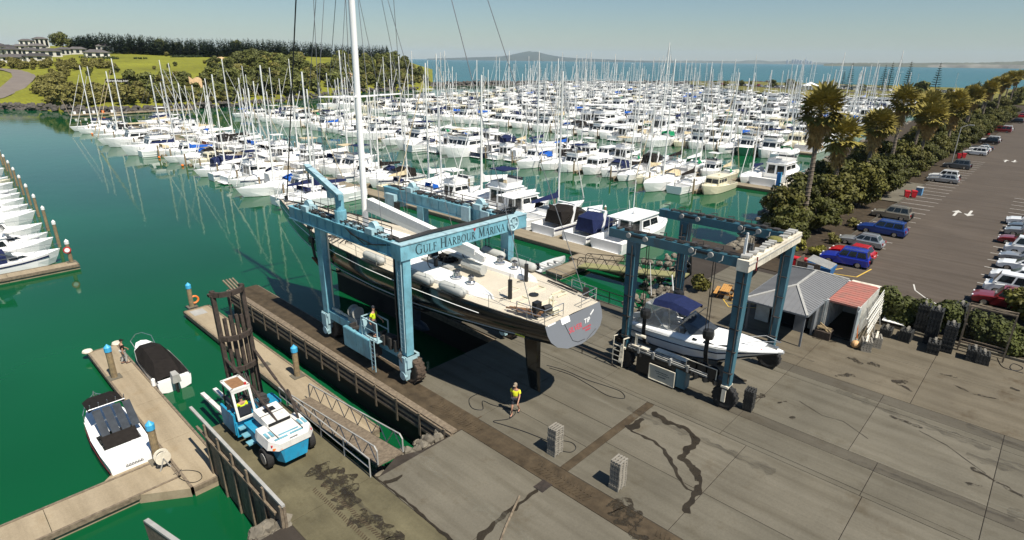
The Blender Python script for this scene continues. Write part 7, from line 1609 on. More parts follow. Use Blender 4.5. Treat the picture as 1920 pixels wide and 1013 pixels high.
# ================================================================== CARS (local: nose +x)
def paint(name, c, metal=.2): return mat(name, c, .28, .05, 1, metal=metal, coat=.6)
C_ = dict(blue=paint('car_blue', (.012, .03, .33)), ute=paint('ute_blue', (.012, .045, .22)), silver=paint('car_silver', (.38, .39, .39), .5), red=paint('car_red', (.50, .012, .02)), white=paint('car_white', (.76, .76, .74), 0), black=paint('car_black', (.015, .017, .02)), champ=paint('car_champagne', (.30, .27, .21), .4), grey=paint('car_grey', (.09, .10, .11), .3), dred=paint('car_dark_red', (.22, .02, .02)))
M_lamp = mat('tail_lamp', (.45, .02, .02), .3, .1, 3); M_hlamp = mat('head_lamp', (.7, .7, .68), .15, .1, 3); M_trim = mat('black_trim', (.02, .02, .02), .6, .3, 3)
def car_mesh(kind):
    "lower body profile, greenhouse corner stations"
    D = dict(suv=(4.5, 1.85, 1.75, .95, -2.1, .85, .55, -.25), wagon=(4.6, 1.75, 1.45, .82, -2.05, .75, .75, -.45), hatch=(4.2, 1.75, 1.5, .88, -1.95, .8, .85, -.5), ute=(5.1, 1.85, 1.75, .98, -2.35, .95, .55, -.15), van=(4.5, 1.75, 1.95, 1.0, -2.2, 1.75, .45, -.1), sedan=(4.5, 1.75, 1.42, .85, -1.5, .75, .8, -.7))
    L, Wd, Ht, belt, gx0, gx1, rf, rb = D[kind]; wr = .34 if kind in ('suv', 'ute') else .31; ax = (-L*.29, L*.30); zb = .26
    prof = [(-L/2, zb + .12), (-L/2 - .02, belt*.7), (-L/2 + .06, belt), (L*.2, belt + .02), (L*.40, belt - .08), (L/2 - .02, belt - .25), (L/2, zb + .2), (L/2 - .08, zb)]
    for a in reversed(ax):
        prof += [(a + wr*1.18*math.cos(t), zb + wr*1.1*max(0, math.sin(t))) for t in [math.pi*i/6 for i in range(7)]]
    prof += [(-L/2 + .08, zb)]
    m = MB(); rings = []
    for y, sx, dz in ((-Wd/2, .97, -.05), (-Wd/2 + .09, 1, 0), (0, 1.012, .02), (Wd/2 - .09, 1, 0), (Wd/2, .97, -.05)): rings.append([(p[0]*sx, y, p[1] + (dz if p[1] > belt*.6 else 0)) for p in prof])
    n = len(prof); m.loft(rings, True, True)
    parts = [('body', m, 'paint')]
    P = frustum(gx0, gx1, Wd - .12, belt - .02, Ht - belt, rf, -rb*1.0, .16); g = MB()
    P = [Vector(p) for p in P]; parts.append(('cabin', MB().hexa(P), 'paint'))
    sides = ((.05, .34), (.38, .64), (.68, .94)) if kind in ('suv', 'wagon', 'van', 'ute') else ((.06, .45), (.5, .9))
    parts += [('side_window', MB().poly(pane(P, ix, *((u0, u1) if ix[0] == 0 else (1 - u1, 1 - u0)), .22, .88)), M_glass) for u0, u1 in sides for ix in ((0, 1, 5, 4), (2, 3, 7, 6))]; q = MB(); q.poly(pane(P, (1, 2, 6, 5), .06, .94, .1, .92)); parts.append(('windscreen', q, M_glass)); q = MB(); q.poly(pane(P, (3, 0, 4, 7), .08, .92, .3 if kind != 'hatch' else .2, .9)); parts.append(('rear_window', q, M_glass))
    q = MB()
    if kind in ('suv', 'ute', 'wagon'):
        for s in (-1, 1): q = MB(); parts.append(('roof_rail', q, M_steel)); q.bar((gx0 + .5, s*(Wd/2 - .3), Ht + .05), (gx1 - rf - .1, s*(Wd/2 - .3), Ht + .05), .04); 
    for s in (-1, 1):
        for a in ax: w = MB(); tyre(w, (a, s*(Wd/2 - .12), wr), wr, .22, 0, 'y', 16); parts.append(('wheel', w, M_rubber)); w = MB(); w.cyl((a, s*(Wd/2 - .02), wr), wr*.62, .05, 12, 'y'); parts.append(('rim', w, M_steel))
        q = MB(); q.box((L/2 - .03, s*(Wd/2 - .28), belt - .27), (.1, .36, .16)); parts.append(('headlight', q, M_hlamp)); q = MB(); q.box((-L/2 + .01, s*(Wd/2 - .16), belt*.86), (.1, .2, .26)); parts.append(('tail_light', q, M_lamp))
        q = MB(); q.box((gx1 - rf*.55, s*(Wd/2 + .06), belt + .1), (.14, .2, .13)); parts.append(('mirror', q, 'paint'))
    for e in (-1, 1): q = MB(); q.box((e*(L/2 - .02), 0, zb + .14), (.16, Wd*.9, .2)); parts.append(('bumper', q, M_trim if kind in ('suv', 'ute') else 'paint'))
    q = MB(); q.box((-L/2 - .035, 0, belt*.68), (.02, .4, .11)); parts.append(('number_plate', q, M_white))
    if kind == 'suv': w = MB(); w.cyl((-L/2 - .1, .1, belt*.85), .33, .2, 14, 'x'); parts.append(('spare_wheel', w, M_rubber))
    return parts
CARM = {}
def car(kind, col, loc, rz, label, group='cars parked along the car park', sc=.93):
    t = thing('ute' if kind == 'ute' else 'van' if kind == 'van' else 'parked_car', label, 'van' if kind == 'van' else 'ute' if kind == 'ute' else 'car', loc, group, rz, local=True); t.scale = (sc, sc, sc)
    if kind not in CARM:
        CARM[kind] = [(nm, mb, m, None) for nm, mb, m in car_mesh(kind)]; lst = []
        for nm, mb, m, _ in CARM[kind]: o = mb.build(nm, C_[col] if m == 'paint' else m, t); lst.append((nm, o.data, m))
        CARM[kind] = lst; return t
    for nm, me, m in CARM[kind]:
        o = bpy.data.objects.new(nm, me); COL.objects.link(o); o.parent = t
        if m == 'paint': o.material_slots[0].link = 'OBJECT'; o.material_slots[0].material = C_[col]
    return t
NL, NR = R(90), R(-90)                                  # nose to the planting bed (+Y) or to the right (-Y)
for i, (kind, col, x, y, rz, lab) in enumerate((
    ('suv', 'blue', 60.2, 12.9, NL + .1, 'bright blue four wheel drive nearest the blue skip'), ('hatch', 'red', 62.9, 13.0, NL, 'red car mostly hidden behind the bright blue four wheel drive'), ('wagon', 'silver', 68.0, 13.5, NL, 'silver station wagon between the red car and the blue ute'),
    ('ute', 'ute', 74.7, 13.0, NL, 'dark blue ute with canopy beside the silver wagon'), ('suv', 'champ', 83.6, 13.9, NL, 'champagne four wheel drive with rear spare wheel by the planting bed'), ('wagon', 'silver', 117, 13.6, NL, 'silver wagon parked past the first red bins'), ('suv', 'white', 120, 13.9, NL, 'white car just beyond the silver wagon by the bed'),
    ('suv', 'grey', 135.5, 14.2, NL, 'dark grey four wheel drive parked alone beside empty bays'), ('suv', 'white', 159.5, 14.2, NL, 'white four wheel drive in a row of small cars by the third palm clump'), ('hatch', 'silver', 163.5, 14.2, NL, 'small silver hatchback behind the white four wheel drive'), ('hatch', 'white', 167, 14.2, NL, 'small white hatchback in the far row of small cars'), ('sedan', 'grey', 171, 14.2, NL, 'grey sedan at the end of the far row of small cars'),
    ('suv', 'black', 185, 14.6, NL, 'black four wheel drive far down the kerb'), ('suv', 'white', 189.5, 14.6, NL, 'white car tucked behind the far black four wheel drive'), ('van', 'dred', 221, 15, NL, 'dark red van far down the kerb'), ('suv', 'white', 227, 15, NL, 'white van like car behind the dark red van'), ('suv', 'black', 262, 15, NL, 'black car far along the kerb in tree shade'), ('suv', 'red', 291, 15.5, NL, 'red car almost at the far end of the kerb'), ('hatch', 'grey', 320, 15.5, NL, 'dark car last in the far kerb row'),
    ('suv', 'dred', 57.8, .7, NL, 'dark red car behind the big island bush'), ('van', 'white', 61.6, .3, NL, 'white van with long side window behind the island bush'), ('hatch', 'white', 69.9, .3, NL, 'white hatchback in the right hand row with empty bay before it'), ('van', 'white', 76.8, .2, NL, 'small white van with side windows in the right hand row'), ('hatch', 'dred', 80.6, 1.2, NL, 'dark red hatchback between the small white van and grey car'), ('suv', 'silver', 85.2, .9, NL, 'grey silver car in the right hand row beside the red hatch'), ('hatch', 'white', 65.6, .4, NL, 'white small car between the long windowed van and the white hatchback'), ('sedan', 'silver', 73.2, .3, NL, 'silver sedan just before the small white van in the right hand row'), ('hatch', 'grey', 88.2, 1.0, NL, 'dark grey hatchback second last in the visible right hand row'), ('suv', 'white', 91.4, 1.3, NL, 'white car farthest in the visible right hand row'))):
    car(kind, col, (x, y, .02), rz + rnd.uniform(-.03, .03), lab)
leafblob('island_bush', 'small brown bush on the car park island far right', 'bush', (112, .5, .1), 2.0, 2.0, 1.4, 500, .25, V_bush2, 71)
t = thing('lamp_post', 'slim grey lamp post in the car park bed beside far palms', 'lamp post', (140, 15.4, 0)); MB().tube([(140, 15.6, 0), (140, 15.6, 7), (140.2, 14.6, 7.5)], .08, 6).build('pole', M_grey, t); MB().bb((139.9, 13.7, 7.45), (140.4, 14.5, 7.6)).build('lamp_head', M_grey, t)
t = thing('sign_pole', 'white pole with small square F sign at the gangway head', 'sign', gp(1385, 535)); sx, sy = t.location.x, t.location.y
MB().tube([(sx, sy, 0), (sx, sy, 4.2)], .07, 6).build('pole', M_white, t); MB().bb((sx - .04, sy - .75, 3.2), (sx, sy - .15, 3.9)).build('sign_plate', M_grey, t)
m = MB(); m.bb((sx - .05, sy - .42 - .0, 3.32), (sx - .043, sy - .33, 3.78)); m.bb((sx - .051, sy - .58, 3.70), (sx - .0435, sy - .33, 3.78)); m.bb((sx - .052, sy - .52, 3.52), (sx - .0445, sy - .33, 3.59)); m.build('letter_F', M_dark, t)
t = thing('gangway_gate', 'tall bright blue gate post at the second pier gangway', 'gate', (101.2, 33.8, DZ)); MB().bb((101.1, 33.7, DZ), (101.3, 34.3, DZ + 2.6)).build('panel', mat('gate_blue', (.03, .22, .62), .5, .1, 3), t); MB().bb((101.05, 33.6, DZ), (101.35, 33.7, DZ + 2.7)).build('post', M_capb, t)
# ================================================================== HEADLAND, HOUSES, FAR SHORES
SHORE = [(-330, 214), (-120, 207), (0, 205), (100, 208), (170, 213), (240, 213), (340, 206), (440, 200), (540, 190), (600, 181), (640, 175), (720, 172), (790, 169), (812, 167)]
PROF = [(-6, -4.0), (0, -2.5), (2.5, -.8), (6, .6), (25, 1.5), (60, 5.5), (100, 8.5), (165, 12.3), (300, 18.3), (420, 21), (800, 22)]
def interp(T_, x):
    if x <= T_[0][0]: return T_[0][1]
    for a, b in zip(T_, T_[1:]):
        if x <= b[0]: return a[1] + (b[1] - a[1])*(x - a[0])/(b[0] - a[0])
    return T_[-1][1]
def sh_dir(px):
    p = gp(px, interp(SHORE, px), WZ); v = Vector((p.x, p.y, 0)); return v.length, v.normalized()
def hgt(px, s):
    h = interp(PROF, s); k = 1 if px < 735 else max(0, 1 - (px - 735)/80)
    if s > 10: h += .8*math.sin(px*.021 + s*.03)*min(1, s/80)
    h += max(0, min(1, (310 - px)/140))*interp([(170, 0), (300, 1.5), (420, 3.5), (800, 6)], s)
    return h*k - (1 - k)*2.8 if h > 0 else h
SS = [-6, 0, 2.5, 6, 14, 25, 42, 60, 80, 100, 130, 165, 210, 255, 300, 360, 420, 560, 800]
cols = list(range(-330, 813, 16)) + [812]
G_lawn = ground_mat('hill_grass', (.20, .205, .020), .03, .30, stain=(1.25, 1.0, .75), fine=.35, bump=.0, rough=.95)
rings = []
for px in cols:
    D, u = sh_dir(px); rings.append([u*(D + s) + Vector((0, 0, hgt(px, s))) for s in SS])
hm = MB().loft(rings, False).build('hillside', G_lawn, smooth=True); struct(hm)
def hit(x, y):
    "where the line of sight through a pixel meets the hillside"
    D, u = sh_dir(x); d = CF*PX + CR*(x - 960) - CU*(y - 506.5); sl_ = d.z/math.hypot(d.x, d.y); s = 0
    while s < 780:
        if H + sl_*(D + s) <= hgt(x, s): break
        s += 2
    return u*(D + s) + Vector((0, 0, hgt(x, s)))
def onhill(x, s): D, u = sh_dir(x); return u*(D + s) + Vector((0, 0, hgt(x, s)))
def strip(name, pts, w, m, lift=.15):
    P = [hit(x, y) + Vector((0, 0, lift)) for x, y in pts]; L = []
    for i, p in enumerate(P):
        d = (P[min(i+1, len(P)-1)] - P[max(i-1, 0)]); d.z = 0; d.normalize(); n = Vector((-d.y, d.x, 0)); L.append([p - n*w/2, p + n*w/2])
    return struct(MB().loft(L, False).build(name, m))
strip('hill_road', [(-60, 196), (-10, 185), (15, 176), (35, 166), (52, 154), (62, 145), (60, 138), (45, 133), (20, 130), (-40, 127)], 9, mat('hill_asphalt', (.17, .14, .115), .85, .15, .2, coord='World'), .3)
M_clay = mat('clay_cliff', (.50, .34, .18), .9, .3, .4, coord='World')
for i, (x, y, w, h) in enumerate(((375, 178, 5, 9), (653, 163, 7, 10), (424, 112, 9, 3))):
    p = hit(x, y); u = Vector((p.x, p.y, 0)).normalized(); n = Vector((-u.y, u.x, 0)); m = MB()
    m.loft([[p + n*w*.5*k + u*(j*1.1) + Vector((0, 0, -1 + h*j*.3 + .6*math.sin(k*5 + j))) for k in (-1, -.5, 0, .4, 1)] for j in range(4)], False); struct(m.build('clay_bank', M_clay))
r_ = [onhill(px, 0) for px in range(-120, 800, 20)]
rocks('shore_rocks', [((a.x - 1, a.y - 1, -2.3), (b.x + 1, b.y + 2, -.3)) for a, b in zip(r_, r_[1:])], 900, .5, 1.2, 15, M_rockd)
# bush and trees
hr_ = random.Random(77); HB = []
for k, (rx, h, n, mt) in enumerate(((3.6, 6.5, 700, V_bush), (4.2, 7.5, 800, V_bush), (3.4, 5.6, 700, V_bush2))):
    HB.append((crown(lumpset(rx, rx, .2, h, 20, hr_, (.26, .4)), n, .75, hr_), trunk_mb(h*.5, .2, hr_, 4, rx*.5), mt, [None, None]))
placed = 0
def hbush(x, y, sc, k, label, group): return tree_thing('bush_tree', label, 'tree', hit(x, y), hr_.random()*6, sc, HB, k, group)
zones = [((440, 600, 112, 186), 105, (.9, 1.35), 'tall olive bush tree on the wooded headland left of the mast'), ((600, 775, 112, 168), 105, (.9, 1.4), 'tall olive bush tree on the wooded headland right of the mast'), ((250, 440, 156, 197), 55, (.6, 1.0), 'rounded bush tree on the bank behind the masts below the lawn'), ((90, 250, 172, 200), 55, (.55, .85), 'rounded bush on the low bank left of the hill sign'), ((70, 150, 140, 178), 40, (.4, .6), 'bush in the belt between hill road and lawn'), ((0, 235, 119, 132), 60, (.4, .6), 'bush in the hedge belt below the hill houses'), ((400, 480, 120, 150), 20, (.5, .8), 'bush tree at the lawn edge beside the wooded headland')]
scrub = MB()
for (x0, x1, y0, y1), n, (s0, s1), lab in zones:
    for i in range(n):
        x, y = hr_.uniform(x0, x1), hr_.uniform(y0, y1)
        if lab.startswith('bush in the belt'): x = 60 + (178 - y)*.9 + hr_.uniform(10, 60)
        if y > interp(SHORE, x) - 4: y = interp(SHORE, x) - hr_.uniform(4, 12)
        if 'bush tree' in lab: hbush(x, y, hr_.uniform(s0, s1), hr_.randrange(3), lab, lab.replace('bush tree', 'bush trees', 1))
        else:
            p = hit(x, y); q = Matrix.Translation(p) @ Matrix.Rotation(hr_.random()*6, 4, 'Z') @ Matrix.Scale(hr_.uniform(s0, s1), 4); cm = HB[hr_.randrange(3)][0]; o = len(scrub.v); scrub.v += [q @ v for v in cm.v]; scrub.f += [tuple(i_ + o for i_ in f) for f in cm.f]
struct(scrub.build('hill_scrub', V_bush2), 'stuff')
for i, (x, y, s) in enumerate(((745, 118, 1.5), (762, 124, 1.45), (775, 134, 1.3), (730, 112, 1.3), (782, 146, 1.0), (786, 156, 1.0), (794, 146, 1.0), (798, 156, .9), (803, 163, .7), (790, 136, 1.1))): hbush(x, y, s, i % 3, 'spreading dark tree at the seaward tip of the headland', 'trees at the headland tip')
for i, (x, y, s) in enumerate(((183, 143, .42), (186, 138, .35), (224, 141, .4), (229, 137, .35), (236, 136, .4), (304, 131, .38), (331, 128, .38), (343, 125, .38), (397, 120, .4), (409, 115, .35), (424, 117, .4), (331, 106, .6))): hbush(x, y, s, i % 3, 'lone dark shrub dotted on the open hill lawn, %s from the left' % ordw(i), 'lone shrubs on the lawn')
for i, (x0, x1, y, h) in enumerate(((340, 396, 108, 1.6), (215, 247, 112, 1.8), (175, 235, 110, 1.4), (270, 296, 111, 1.0))):
    rng = random.Random(90 + i); L = []; a, b = hit(x0, y), hit(x1, y); n = int((b - a).length/1.2)
    for k in range(n): L.append((a.lerp(b, k/n) + Vector((rng.uniform(-1, 1), rng.uniform(-1, 1), h*.5)), h*.75))
    m = crown([(Vector(c) - a, r) for c, r in L], n*40, .4, rng); tag(m.build('clipped_hedge', V_dark, None, loc=(0, 0, 0)), ('long clipped dark hedge across the middle of the hill lawn', 'short dark hedge below the right hand hill house', 'dark hedge in front of the hill houses', 'tiny dark hedge on the crest of the lawn')[i], 'hedge').location = a
# pine shelter belt: reads as one mass
pm = MB(); rng = random.Random(8)
for i in range(620):
    x = 160 + 578*rng.random(); p = onhill(x, rng.uniform(285, 345)) if x < 640 else onhill(min(x, 730), rng.uniform(270, 330)); h = rng.uniform(11.2, 14.3)*(.6 + .4*min(1, (x - 155)/60)); w = h*.27
    for k in range(64):
        v = k/64; a = rng.random()*6.28; r = w*(1 - v)**.8*rng.uniform(.6, 1.1); c = p + Vector((r*math.cos(a), r*math.sin(a), .5 + h*v)); e = Vector((math.cos(a), math.sin(a), rng.uniform(-.3, .8)))*(1.5*(1 - v) + .4); sd_ = Vector((-math.sin(a), math.cos(a), 0))*(1.0*(1 - v) + .22); pm.add([c - e*.6, c + sd_, c + e, c - sd_], ((0, 1, 2, 3),))
struct(pm.build('pine_belt', V_dark), 'stuff')
big = crown([((0, 0, 9), 4), ((4, 1, 11), 4), ((-4, 0, 8), 3.6), ((1, -2, 13), 3), ((6, 0, 8.5), 3), ((-2, 1, 11.5), 3.3), ((3, 0, 6.5), 3.5), ((-5, 0, 5.5), 3)], 1500, .8, random.Random(3), .7); BIG = [(big, trunk_mb(9, .6, random.Random(4), 6, 4), V_bush, [None, None])]
for (x, s, sc, lab) in ((147, 300, .95, 'big spreading tree standing above the hill houses'), (320, 330, .85, 'broad dark crown rising over the middle of the pine belt'), (352, 335, .72, 'rounded crown just right of the tree above the pine belt'), (461, 360, .82, 'pale thin tree poking up behind the pine belt'), (742, 240, .8, 'dark tree where the pine belt meets the sea')): tree_thing('broad_tree', lab, 'tree', onhill(x, s), x, sc, BIG, 0)
# houses on the hill
M_hroof = mat('house_roof_dark', (.085, .076, .072), .7, .2, .3, rand=.45); M_hw = mat('house_wall_pale', (.60, .57, .51), .7, .1, .3, rand=.15)
def house(px, py, w, d, h, rz, label):
    p = hit(px, py); t = thing('house', label, 'house', p, 'houses on the hill', rz, local=True)
    MB().bb((-w/2, -d/2, -1.5), (w/2, d/2, h)).build('wall', M_hw, t); o = .7; zr = h + d*.26
    E_ = [(-w/2 - o, -d/2 - o, h), (w/2 + o, -d/2 - o, h), (w/2 + o, d/2 + o, h), (-w/2 - o, d/2 + o, h)]; a, b = (-w/2 + d*.45, 0, zr), (w/2 - d*.45, 0, zr)
    MB().add(E_ + [a, b], ((0, 1, 5, 4), (1, 2, 5), (2, 3, 4, 5), (3, 0, 4), (3, 2, 1, 0))).build('roof', M_hroof, t)
    for k in range(3): x = -w*.33 + k*w*.33; win = MB().bb((x - w*.09, -d/2 - .05, .7), (x + w*.09, -d/2 + .02, h - .4)).build('window', M_glass, t)
    for s in (-1, 1): MB().bb((s*w/2 - .03, -d*.2, .8), (s*w/2 + .03, d*.2, h - .5)).build('window', M_glass, t)
for i, (x, y, w, d, h, rz, lab) in enumerate(((14, 117, 26, 12, 3.2, .1, 'dark long roofed house at the left edge of the hill'), (55, 116, 28, 12, 3.0, .15, 'long dark roofed low house in the front row of the hill'), (95, 114, 24, 11, 3.0, .2, 'dark roofed house with open porch in the front row'), (12, 104, 16, 10, 4, 0, 'pale house behind the dark long roof at left edge'), (50, 105, 18, 10, 4.5, .3, 'white gabled house in the middle of the second row'), (85, 105, 20, 11, 4, .1, 'grey roofed house in the second row'), (118, 107, 24, 12, 4.2, .2, 'white house with wide dark roof in the second row'), (40, 98, 22, 11, 4, 0, 'white house at the back left of the hill'), (70, 96, 20, 10, 4, .2, 'pale back row house under the skyline'), (100, 98, 22, 11, 5, .1, 'two storey white house in the back row'), (148, 104, 18, 10, 4.5, .3, 'white walled house right of centre on the hill'), (172, 102, 20, 10, 4, .1, 'grey roofed house beside the big spreading tree'), (205, 108, 26, 13, 3.6, .15, 'white house with dark hip roof at the right end of the houses'), (222, 100, 20, 11, 5.5, .1, 'two storey house with balcony behind the right end house'), (82, 92, 18, 10, 7, .1, 'tall house with flat dark roof on the skyline'), (108, 90, 18, 10, 8, .2, 'tallest white house on the skyline left of the big tree'), (20, 95, 22, 10, 5, .2, 'terracotta pale house on the skyline at left'))):
    house(x, y, w*.54, d*.6, h*.85, -R(8) + rz*3 - .35, lab)
# hill sign
p = hit(234, 163); hs = thing('hoarding', 'black hoarding with white web address on the bank below the lawn', 'sign', p, None, AZ - R(90) + R(36), local=True)
MB().bb((-4.6, -.1, 1.6), (4.6, .1, 3.3)).build('panel', M_black, hs)
for x in (-3.5, 3.5): MB().bb((x - .1, .1, -1), (x + .1, .25, 2.0)).build('post', M_wood, hs)
cu = bpy.data.curves.new('t', 'FONT'); cu.body = 'fairwaybay.com'; cu.size = 1.35; cu.align_x = 'CENTER'; cu.extrude = .01; to = bpy.data.objects.new('t', cu); COL.objects.link(to); bpy.context.view_layer.update()
me = bpy.data.meshes.new_from_object(to.evaluated_get(bpy.context.evaluated_depsgraph_get())); bpy.data.objects.remove(to); mb = MB(); mb.v = [Vector((v.co.x, -.13 - v.co.z, 2.05 + v.co.y)) for v in me.vertices]; mb.f = [tuple(f.vertices) for f in me.polygons]; mb.build('lettering', M_white, hs)
# jetty at the foot of the hill
a, b = gp(130, 216, DZ), gp(360, 205, DZ); jt = thing('jetty', 'long pale jetty along the foot of the hill beyond the boats', 'jetty', a); n = 10
for i in range(n): MB().bar(a.lerp(b, i/n), a.lerp(b, (i + .97)/n), 2.6, .4).build('deck_unit', G_deck, jt)
for i in range(5): q = a.lerp(b, .04 + i*.07); MB().bb(q + Vector((-.35, -.35, 0)), q + Vector((.35, .35, 1.1))).build('locker', M_orange if i == 3 else M_white, jt)
MB().tube([a + Vector((0, 0, .3)), a + Vector((-.6, 3, 5))], .12, 5).build('ramp_frame', M_wood, jt); MB().tube([a + Vector((2, 0, .3)), a + Vector((1.4, 3, 3.8))], .12, 5).build('ramp_frame', M_wood, jt)
# --- reserve across the marina
G_res = ground_mat('reserve_grass', (.16, .15, .035), .05, .3, stain=(1.1, .9, .7), fine=.5, rough=.95)
struct(MB().prism([(386, 42), (386, 150), (440, 200), (476, 245), (552, 284), (600, 262), (622, 160), (640, -80), (386, -80)], -3, .45).build('reserve', G_res))
struct(MB().poly([(405, 50, .47), (418, 50, .47), (505, 210, .47), (560, 262, .47), (545, 268, .47), (490, 222, .47)]).build('reserve_road', G_asph))
NP = MB(); rng = random.Random(12)
for t_ in range(13):
    z = 1.6 + t_*1.06; r = 3.0*(1 - t_/13.4)**.85
    for k in range(8):
        a = k*6.283/8 + t_*.5 + rng.uniform(-.25, .25); e = Vector((math.cos(a), math.sin(a), -.05 + .3*t_/13 + rng.uniform(-.08, .08))); s_ = Vector((-math.sin(a), math.cos(a), 0)); NP.add([Vector((0, 0, z)) + s_*.1, Vector((0, 0, z)) + e*r*.6 + s_*.42, Vector((0, 0, z)) + e*r, Vector((0, 0, z)) + e*r*.6 - s_*.42], ((0, 1, 2, 3),)); NP.add([Vector((0, 0, z - .12)), Vector((0, 0, z - .12)) + e*r*.6, Vector((0, 0, z + .12)) + e*r*1.05, Vector((0, 0, z + .2)) + e*r*.6], ((0, 1, 2, 3),))
NT = MB().tube([(0, 0, -.3), (0, 0, 15.4)], .32, 6, .05); NPs = [(NP, NT, V_dark, [None, None])]
for i, (x, yb, yt) in enumerate(((1590, 168, 128), (1578, 166, 138), (1652, 170, 132), (1664, 169, 128), (1697, 172, 128), (1750, 178, 132))):
    p = gp(x, yb, .45); Dp = math.hypot(p.x, p.y); h = (yb - yt)*math.hypot(Dp, H)/1100; tree_thing('norfolk_pine', '%s tiered norfolk pine on the reserve counted from the left' % ordw(i), 'tree', p, i, h/15.3, NPs, 0, 'norfolk pines on the reserve')
for i, (x, y, s) in enumerate(((1478, 168, 1.3), (1447, 165, .9), (1490, 168, 1.1), (1545, 170, 1.1), (1560, 171, 1.0), (1520, 166, .9), (1615, 172, .9), (1725, 180, 1.3), (1735, 179, 1.0), (1683, 178, .8), (1690, 183, .8), (1780, 178, .8), (1812, 178, 1.0), (1830, 180, .7), (1360, 162, .8), (1408, 163, .8), (1390, 162, .7), (1340, 160, .7))):
    tree_thing('reserve_tree', 'low rounded tree on the reserve beyond the marina, %s of the clump' % ordw(i), 'tree', gp(x, y, .45), i, s*.9, HB, i % 3, 'rounded trees on the reserve')
CM = {}
for k, c in enumerate(('white', 'silver', 'grey', 'red')): CM[k] = joined('parked_car', [(mb, C_[c] if m == 'paint' else m) for nm, mb, m in car_mesh('suv') if nm not in ('spare_wheel', 'roof_rail')])
for i in range(64):
    t_ = i/64; x = 1330 + 520*t_ + rnd.uniform(-4, 4); y = 160 + 16*t_ + rnd.uniform(-1.0, 1.4); k = rnd.choice((0, 0, 0, 1, 1, 2, 3)); o = mesh_obj('parked_car', CM[k], gp(x, y, .47), R(60) + rnd.uniform(-.3, .3)); tag(o, '%s car parked far off in the row along the reserve' % ('white', 'silver', 'dark grey', 'red')[k], 'car', '%s cars along the far reserve' % ('white', 'silver', 'dark grey', 'red')[k])
p = gp(1518, 171, .45); gz = thing('pavilion', 'white roofed open pavilion on the reserve beyond the marina', 'pavilion', p, None, .4, local=True)
for x in (-4, 4):
    for y in (-4, 4): MB().bb((x - .15, y - .15, 0), (x + .15, y + .15, 3.6)).build('post', M_white, gz)
MB().add([(-5, -5, 3.6), (5, -5, 3.6), (5, 5, 3.6), (-5, 5, 3.6), (0, 0, 6)], ((0, 1, 4), (1, 2, 4), (2, 3, 4), (3, 0, 4), (3, 2, 1, 0))).build('roof', M_white, gz); MB().bb((5, -4, 0), (11, 2, 3.4)).build('kiosk', M_rwhite, gz)
for i, (x, y) in enumerate(((1583, 167), (1605, 169), (1632, 171))):
    p = gp(x, y, .45); q = thing('hut', 'small white hut on the reserve, %s from the pavilion' % ordw(i), 'building', p, None, .4, local=True); MB().bb((-4, -2.5, 0), (4, 2.5, 2.6)).build('wall', M_hw, q); MB().bb((-4.4, -2.9, 2.6), (4.4, 2.9, 2.85)).build('roof', M_grey, q)
for i, (x, y, yt) in enumerate(((1552, 170, 129), (1566, 168, 142), (1620, 172, 140), (1714, 178, 148), (1786, 180, 148), (1918, 180, 150))):
    p = gp(x, y, .45); h = (y - yt)*math.hypot(p.x, p.y)/1120; q = thing('lamp_post', 'thin lamp post standing on the far reserve, %s from the left' % ordw(i), 'lamp post', p); MB().tube([p, p + Vector((0, 0, h))], .10, 5).build('pole', M_alu, q); MB().bar(p + Vector((-.2, 0, h)), p + Vector((1.2, .6, h)), .3, .15).build('lamp_head', M_grey, q)
# --- island and coasts on the horizon
M_isl = mat('island_bush', (.045, .055, .03), .95, .3, .002, coord='World'); M_coast = mat('coast_land', (.10, .10, .065), .95, .5, .004, coord='World', dirt=(.05, .055, .03)); M_cliff = mat('coast_cliff', (.17, .16, .13), .95, .5, .006, coord='World')
def hz_dir(px): d = CF*PX + CR*(px - 960) - CU*((112 + (px - 960)*.01257) - 506.5); v = Vector((d.x, d.y, 0)); return v.normalized(), v.length
def landmass(name, prof, D, m, depth=.12, jag=0, seed=0):
    "prof: pixel x, height above the horizon in pixels; a real ridge with front and back slopes"
    r = random.Random(seed); rings = []; x = prof[0][0]
    while x <= prof[-1][0]:
        u, L = hz_dir(x); k = D/L; h = (interp(prof, x) + r.uniform(-jag, jag))*k + H; rings.append([u*D*(1 - depth*.35) + Vector((0, 0, WZ - 2)), u*D*(1 - depth*.2) + Vector((0, 0, max(WZ, h*.45))), u*D + Vector((0, 0, max(WZ, h))), u*D*(1 + depth*.4) + Vector((0, 0, max(WZ, h*.4))), u*D*(1 + depth) + Vector((0, 0, WZ - 2))]); x += 4
    return struct(MB().loft(rings, False).build(name, m, smooth=True))
landmass('volcanic_island', [(800, .1), (850, 2.2), (900, 4.2), (935, 5.6), (955, 8), (972, 12), (984, 14.2), (992, 15.5), (999, 14.6), (1006, 15), (1014, 13), (1030, 9.5), (1050, 6.5), (1080, 4.6), (1130, 3.2), (1180, 1.8), (1230, .3)], 15500, M_isl, .2, .12, 1)
landmass('far_coast', [(1140, 1.0), (1260, 2.2), (1330, 2.8), (1385, 2.6), (1400, 4.4), (1425, 4.6), (1445, 3.0), (1475, 4.2), (1500, 4.4), (1515, 2.6), (1560, 2.0), (1640, 2)], 17500, M_coast, .1, .2, 2)
landmass('north_shore_coast', [(1545, .2), (1570, 1.6), (1610, 2.4), (1680, 3.2), (1740, 3.8), (1780, 4.6), (1830, 5.2), (1880, 7.2), (1915, 9.2), (1960, 10), (2060, 9)], 7200, M_coast, .1, .45, 3)
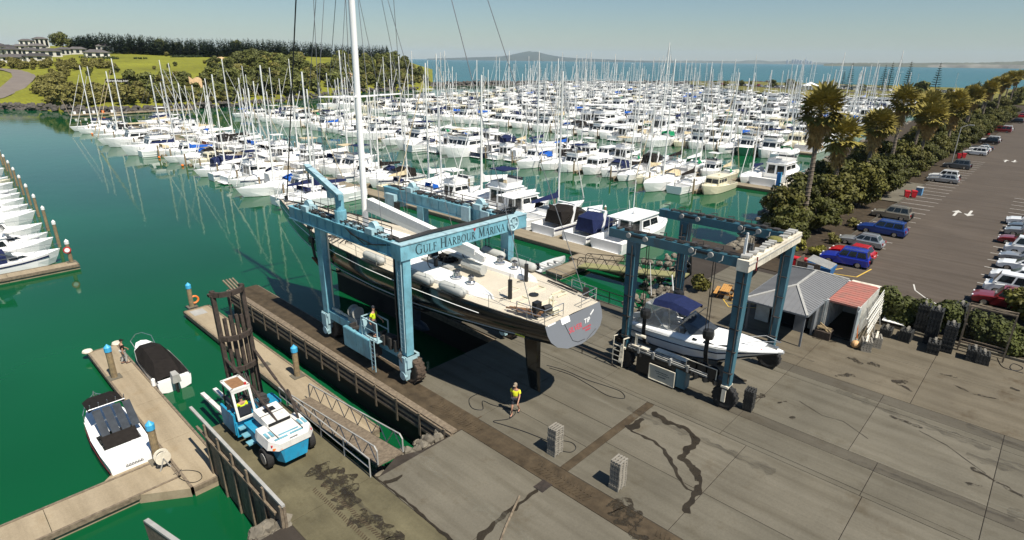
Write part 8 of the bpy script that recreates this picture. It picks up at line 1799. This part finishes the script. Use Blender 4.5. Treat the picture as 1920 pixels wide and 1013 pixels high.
landmass('sea_cliffs', [(1740, .0), (1760, 1.6), (1800, 1.2), (1830, 2.4), (1870, 2.0), (1900, 2.6), (1960, 2.2), (2060, 2)], 6900, M_cliff, .02, .5, 4)
M_city = mat('city_concrete', (.40, .40, .40), .8, .15, .01, coord='World')
for i, (x, hp, w) in enumerate(((1486, 6.4, 40), (1491, 7.0, 36), (1496, 5.6, 50), (1501, 5.2, 44), (1508, 5.8, 40), (1514, 4.6, 44), (1520, 4.2, 40), (1476, 5.4, 40))):
    u, L = hz_dir(x); p = u*17000; h = hp*17000/L + H; b = thing('tower_block', 'pale city tower block tiny on the far horizon', 'building', p, 'city towers on the horizon'); MB().bb((p.x - w/2, p.y - w/2, 0), (p.x + w/2, p.y + w/2, h)).build('wall', M_city, b); MB().bb((p.x - w/3, p.y - w/3, h), (p.x + w/3, p.y + w/3, h + 8)).build('plant_room', M_city, b)
u, L = hz_dir(1510); p = u*16800; h = 11.5*16800/L + H; b = thing('sky_mast', 'slim needle tower rising above the city on the horizon', 'tower', p); MB().lathe([(14, 0), (11, h*.6), (26, h*.62), (24, h*.68), (8, h*.7), (3, h)], p, 8).build('shaft', M_city, b)
q = gp(1186, 119.5, WZ); q_ = tag(mesh_obj('launch', FLAT.get('fly') or joined('launch', [(mb, m) for pn, mb, m in PROTO['fly'][1]]), q, R(150)), 'lone white motor boat out on the open sea before the island', 'motor boat'); q_.scale = (1.6,)*3
struct(MB().poly([q + Vector((2, 0, .06)), q + Vector((46, -26, .06)), q + Vector((40, -32, .06))]).build('boat_wake', M_white), 'stuff')
# ================================================================== AIR
hz = MB().bb((-24000, -24000, WZ - 1.2), (24000, 24000, 420)).build('haze', M_white); struct(hz, 'stuff'); hz.data.materials.clear()
vm = bpy.data.materials.new('haze_air'); vm.use_nodes = True; vt = vm.node_tree; vt.nodes.clear(); vo = vt.nodes.new('ShaderNodeOutputMaterial'); pv = vt.nodes.new('ShaderNodeVolumePrincipled')
pv.inputs['Color'].default_value = (.66, .84, 1.0, 1); pv.inputs['Density'].default_value = 3.2e-5; vt.links.new(pv.outputs[0], vo.inputs['Volume']); hz.data.materials.append(vm)
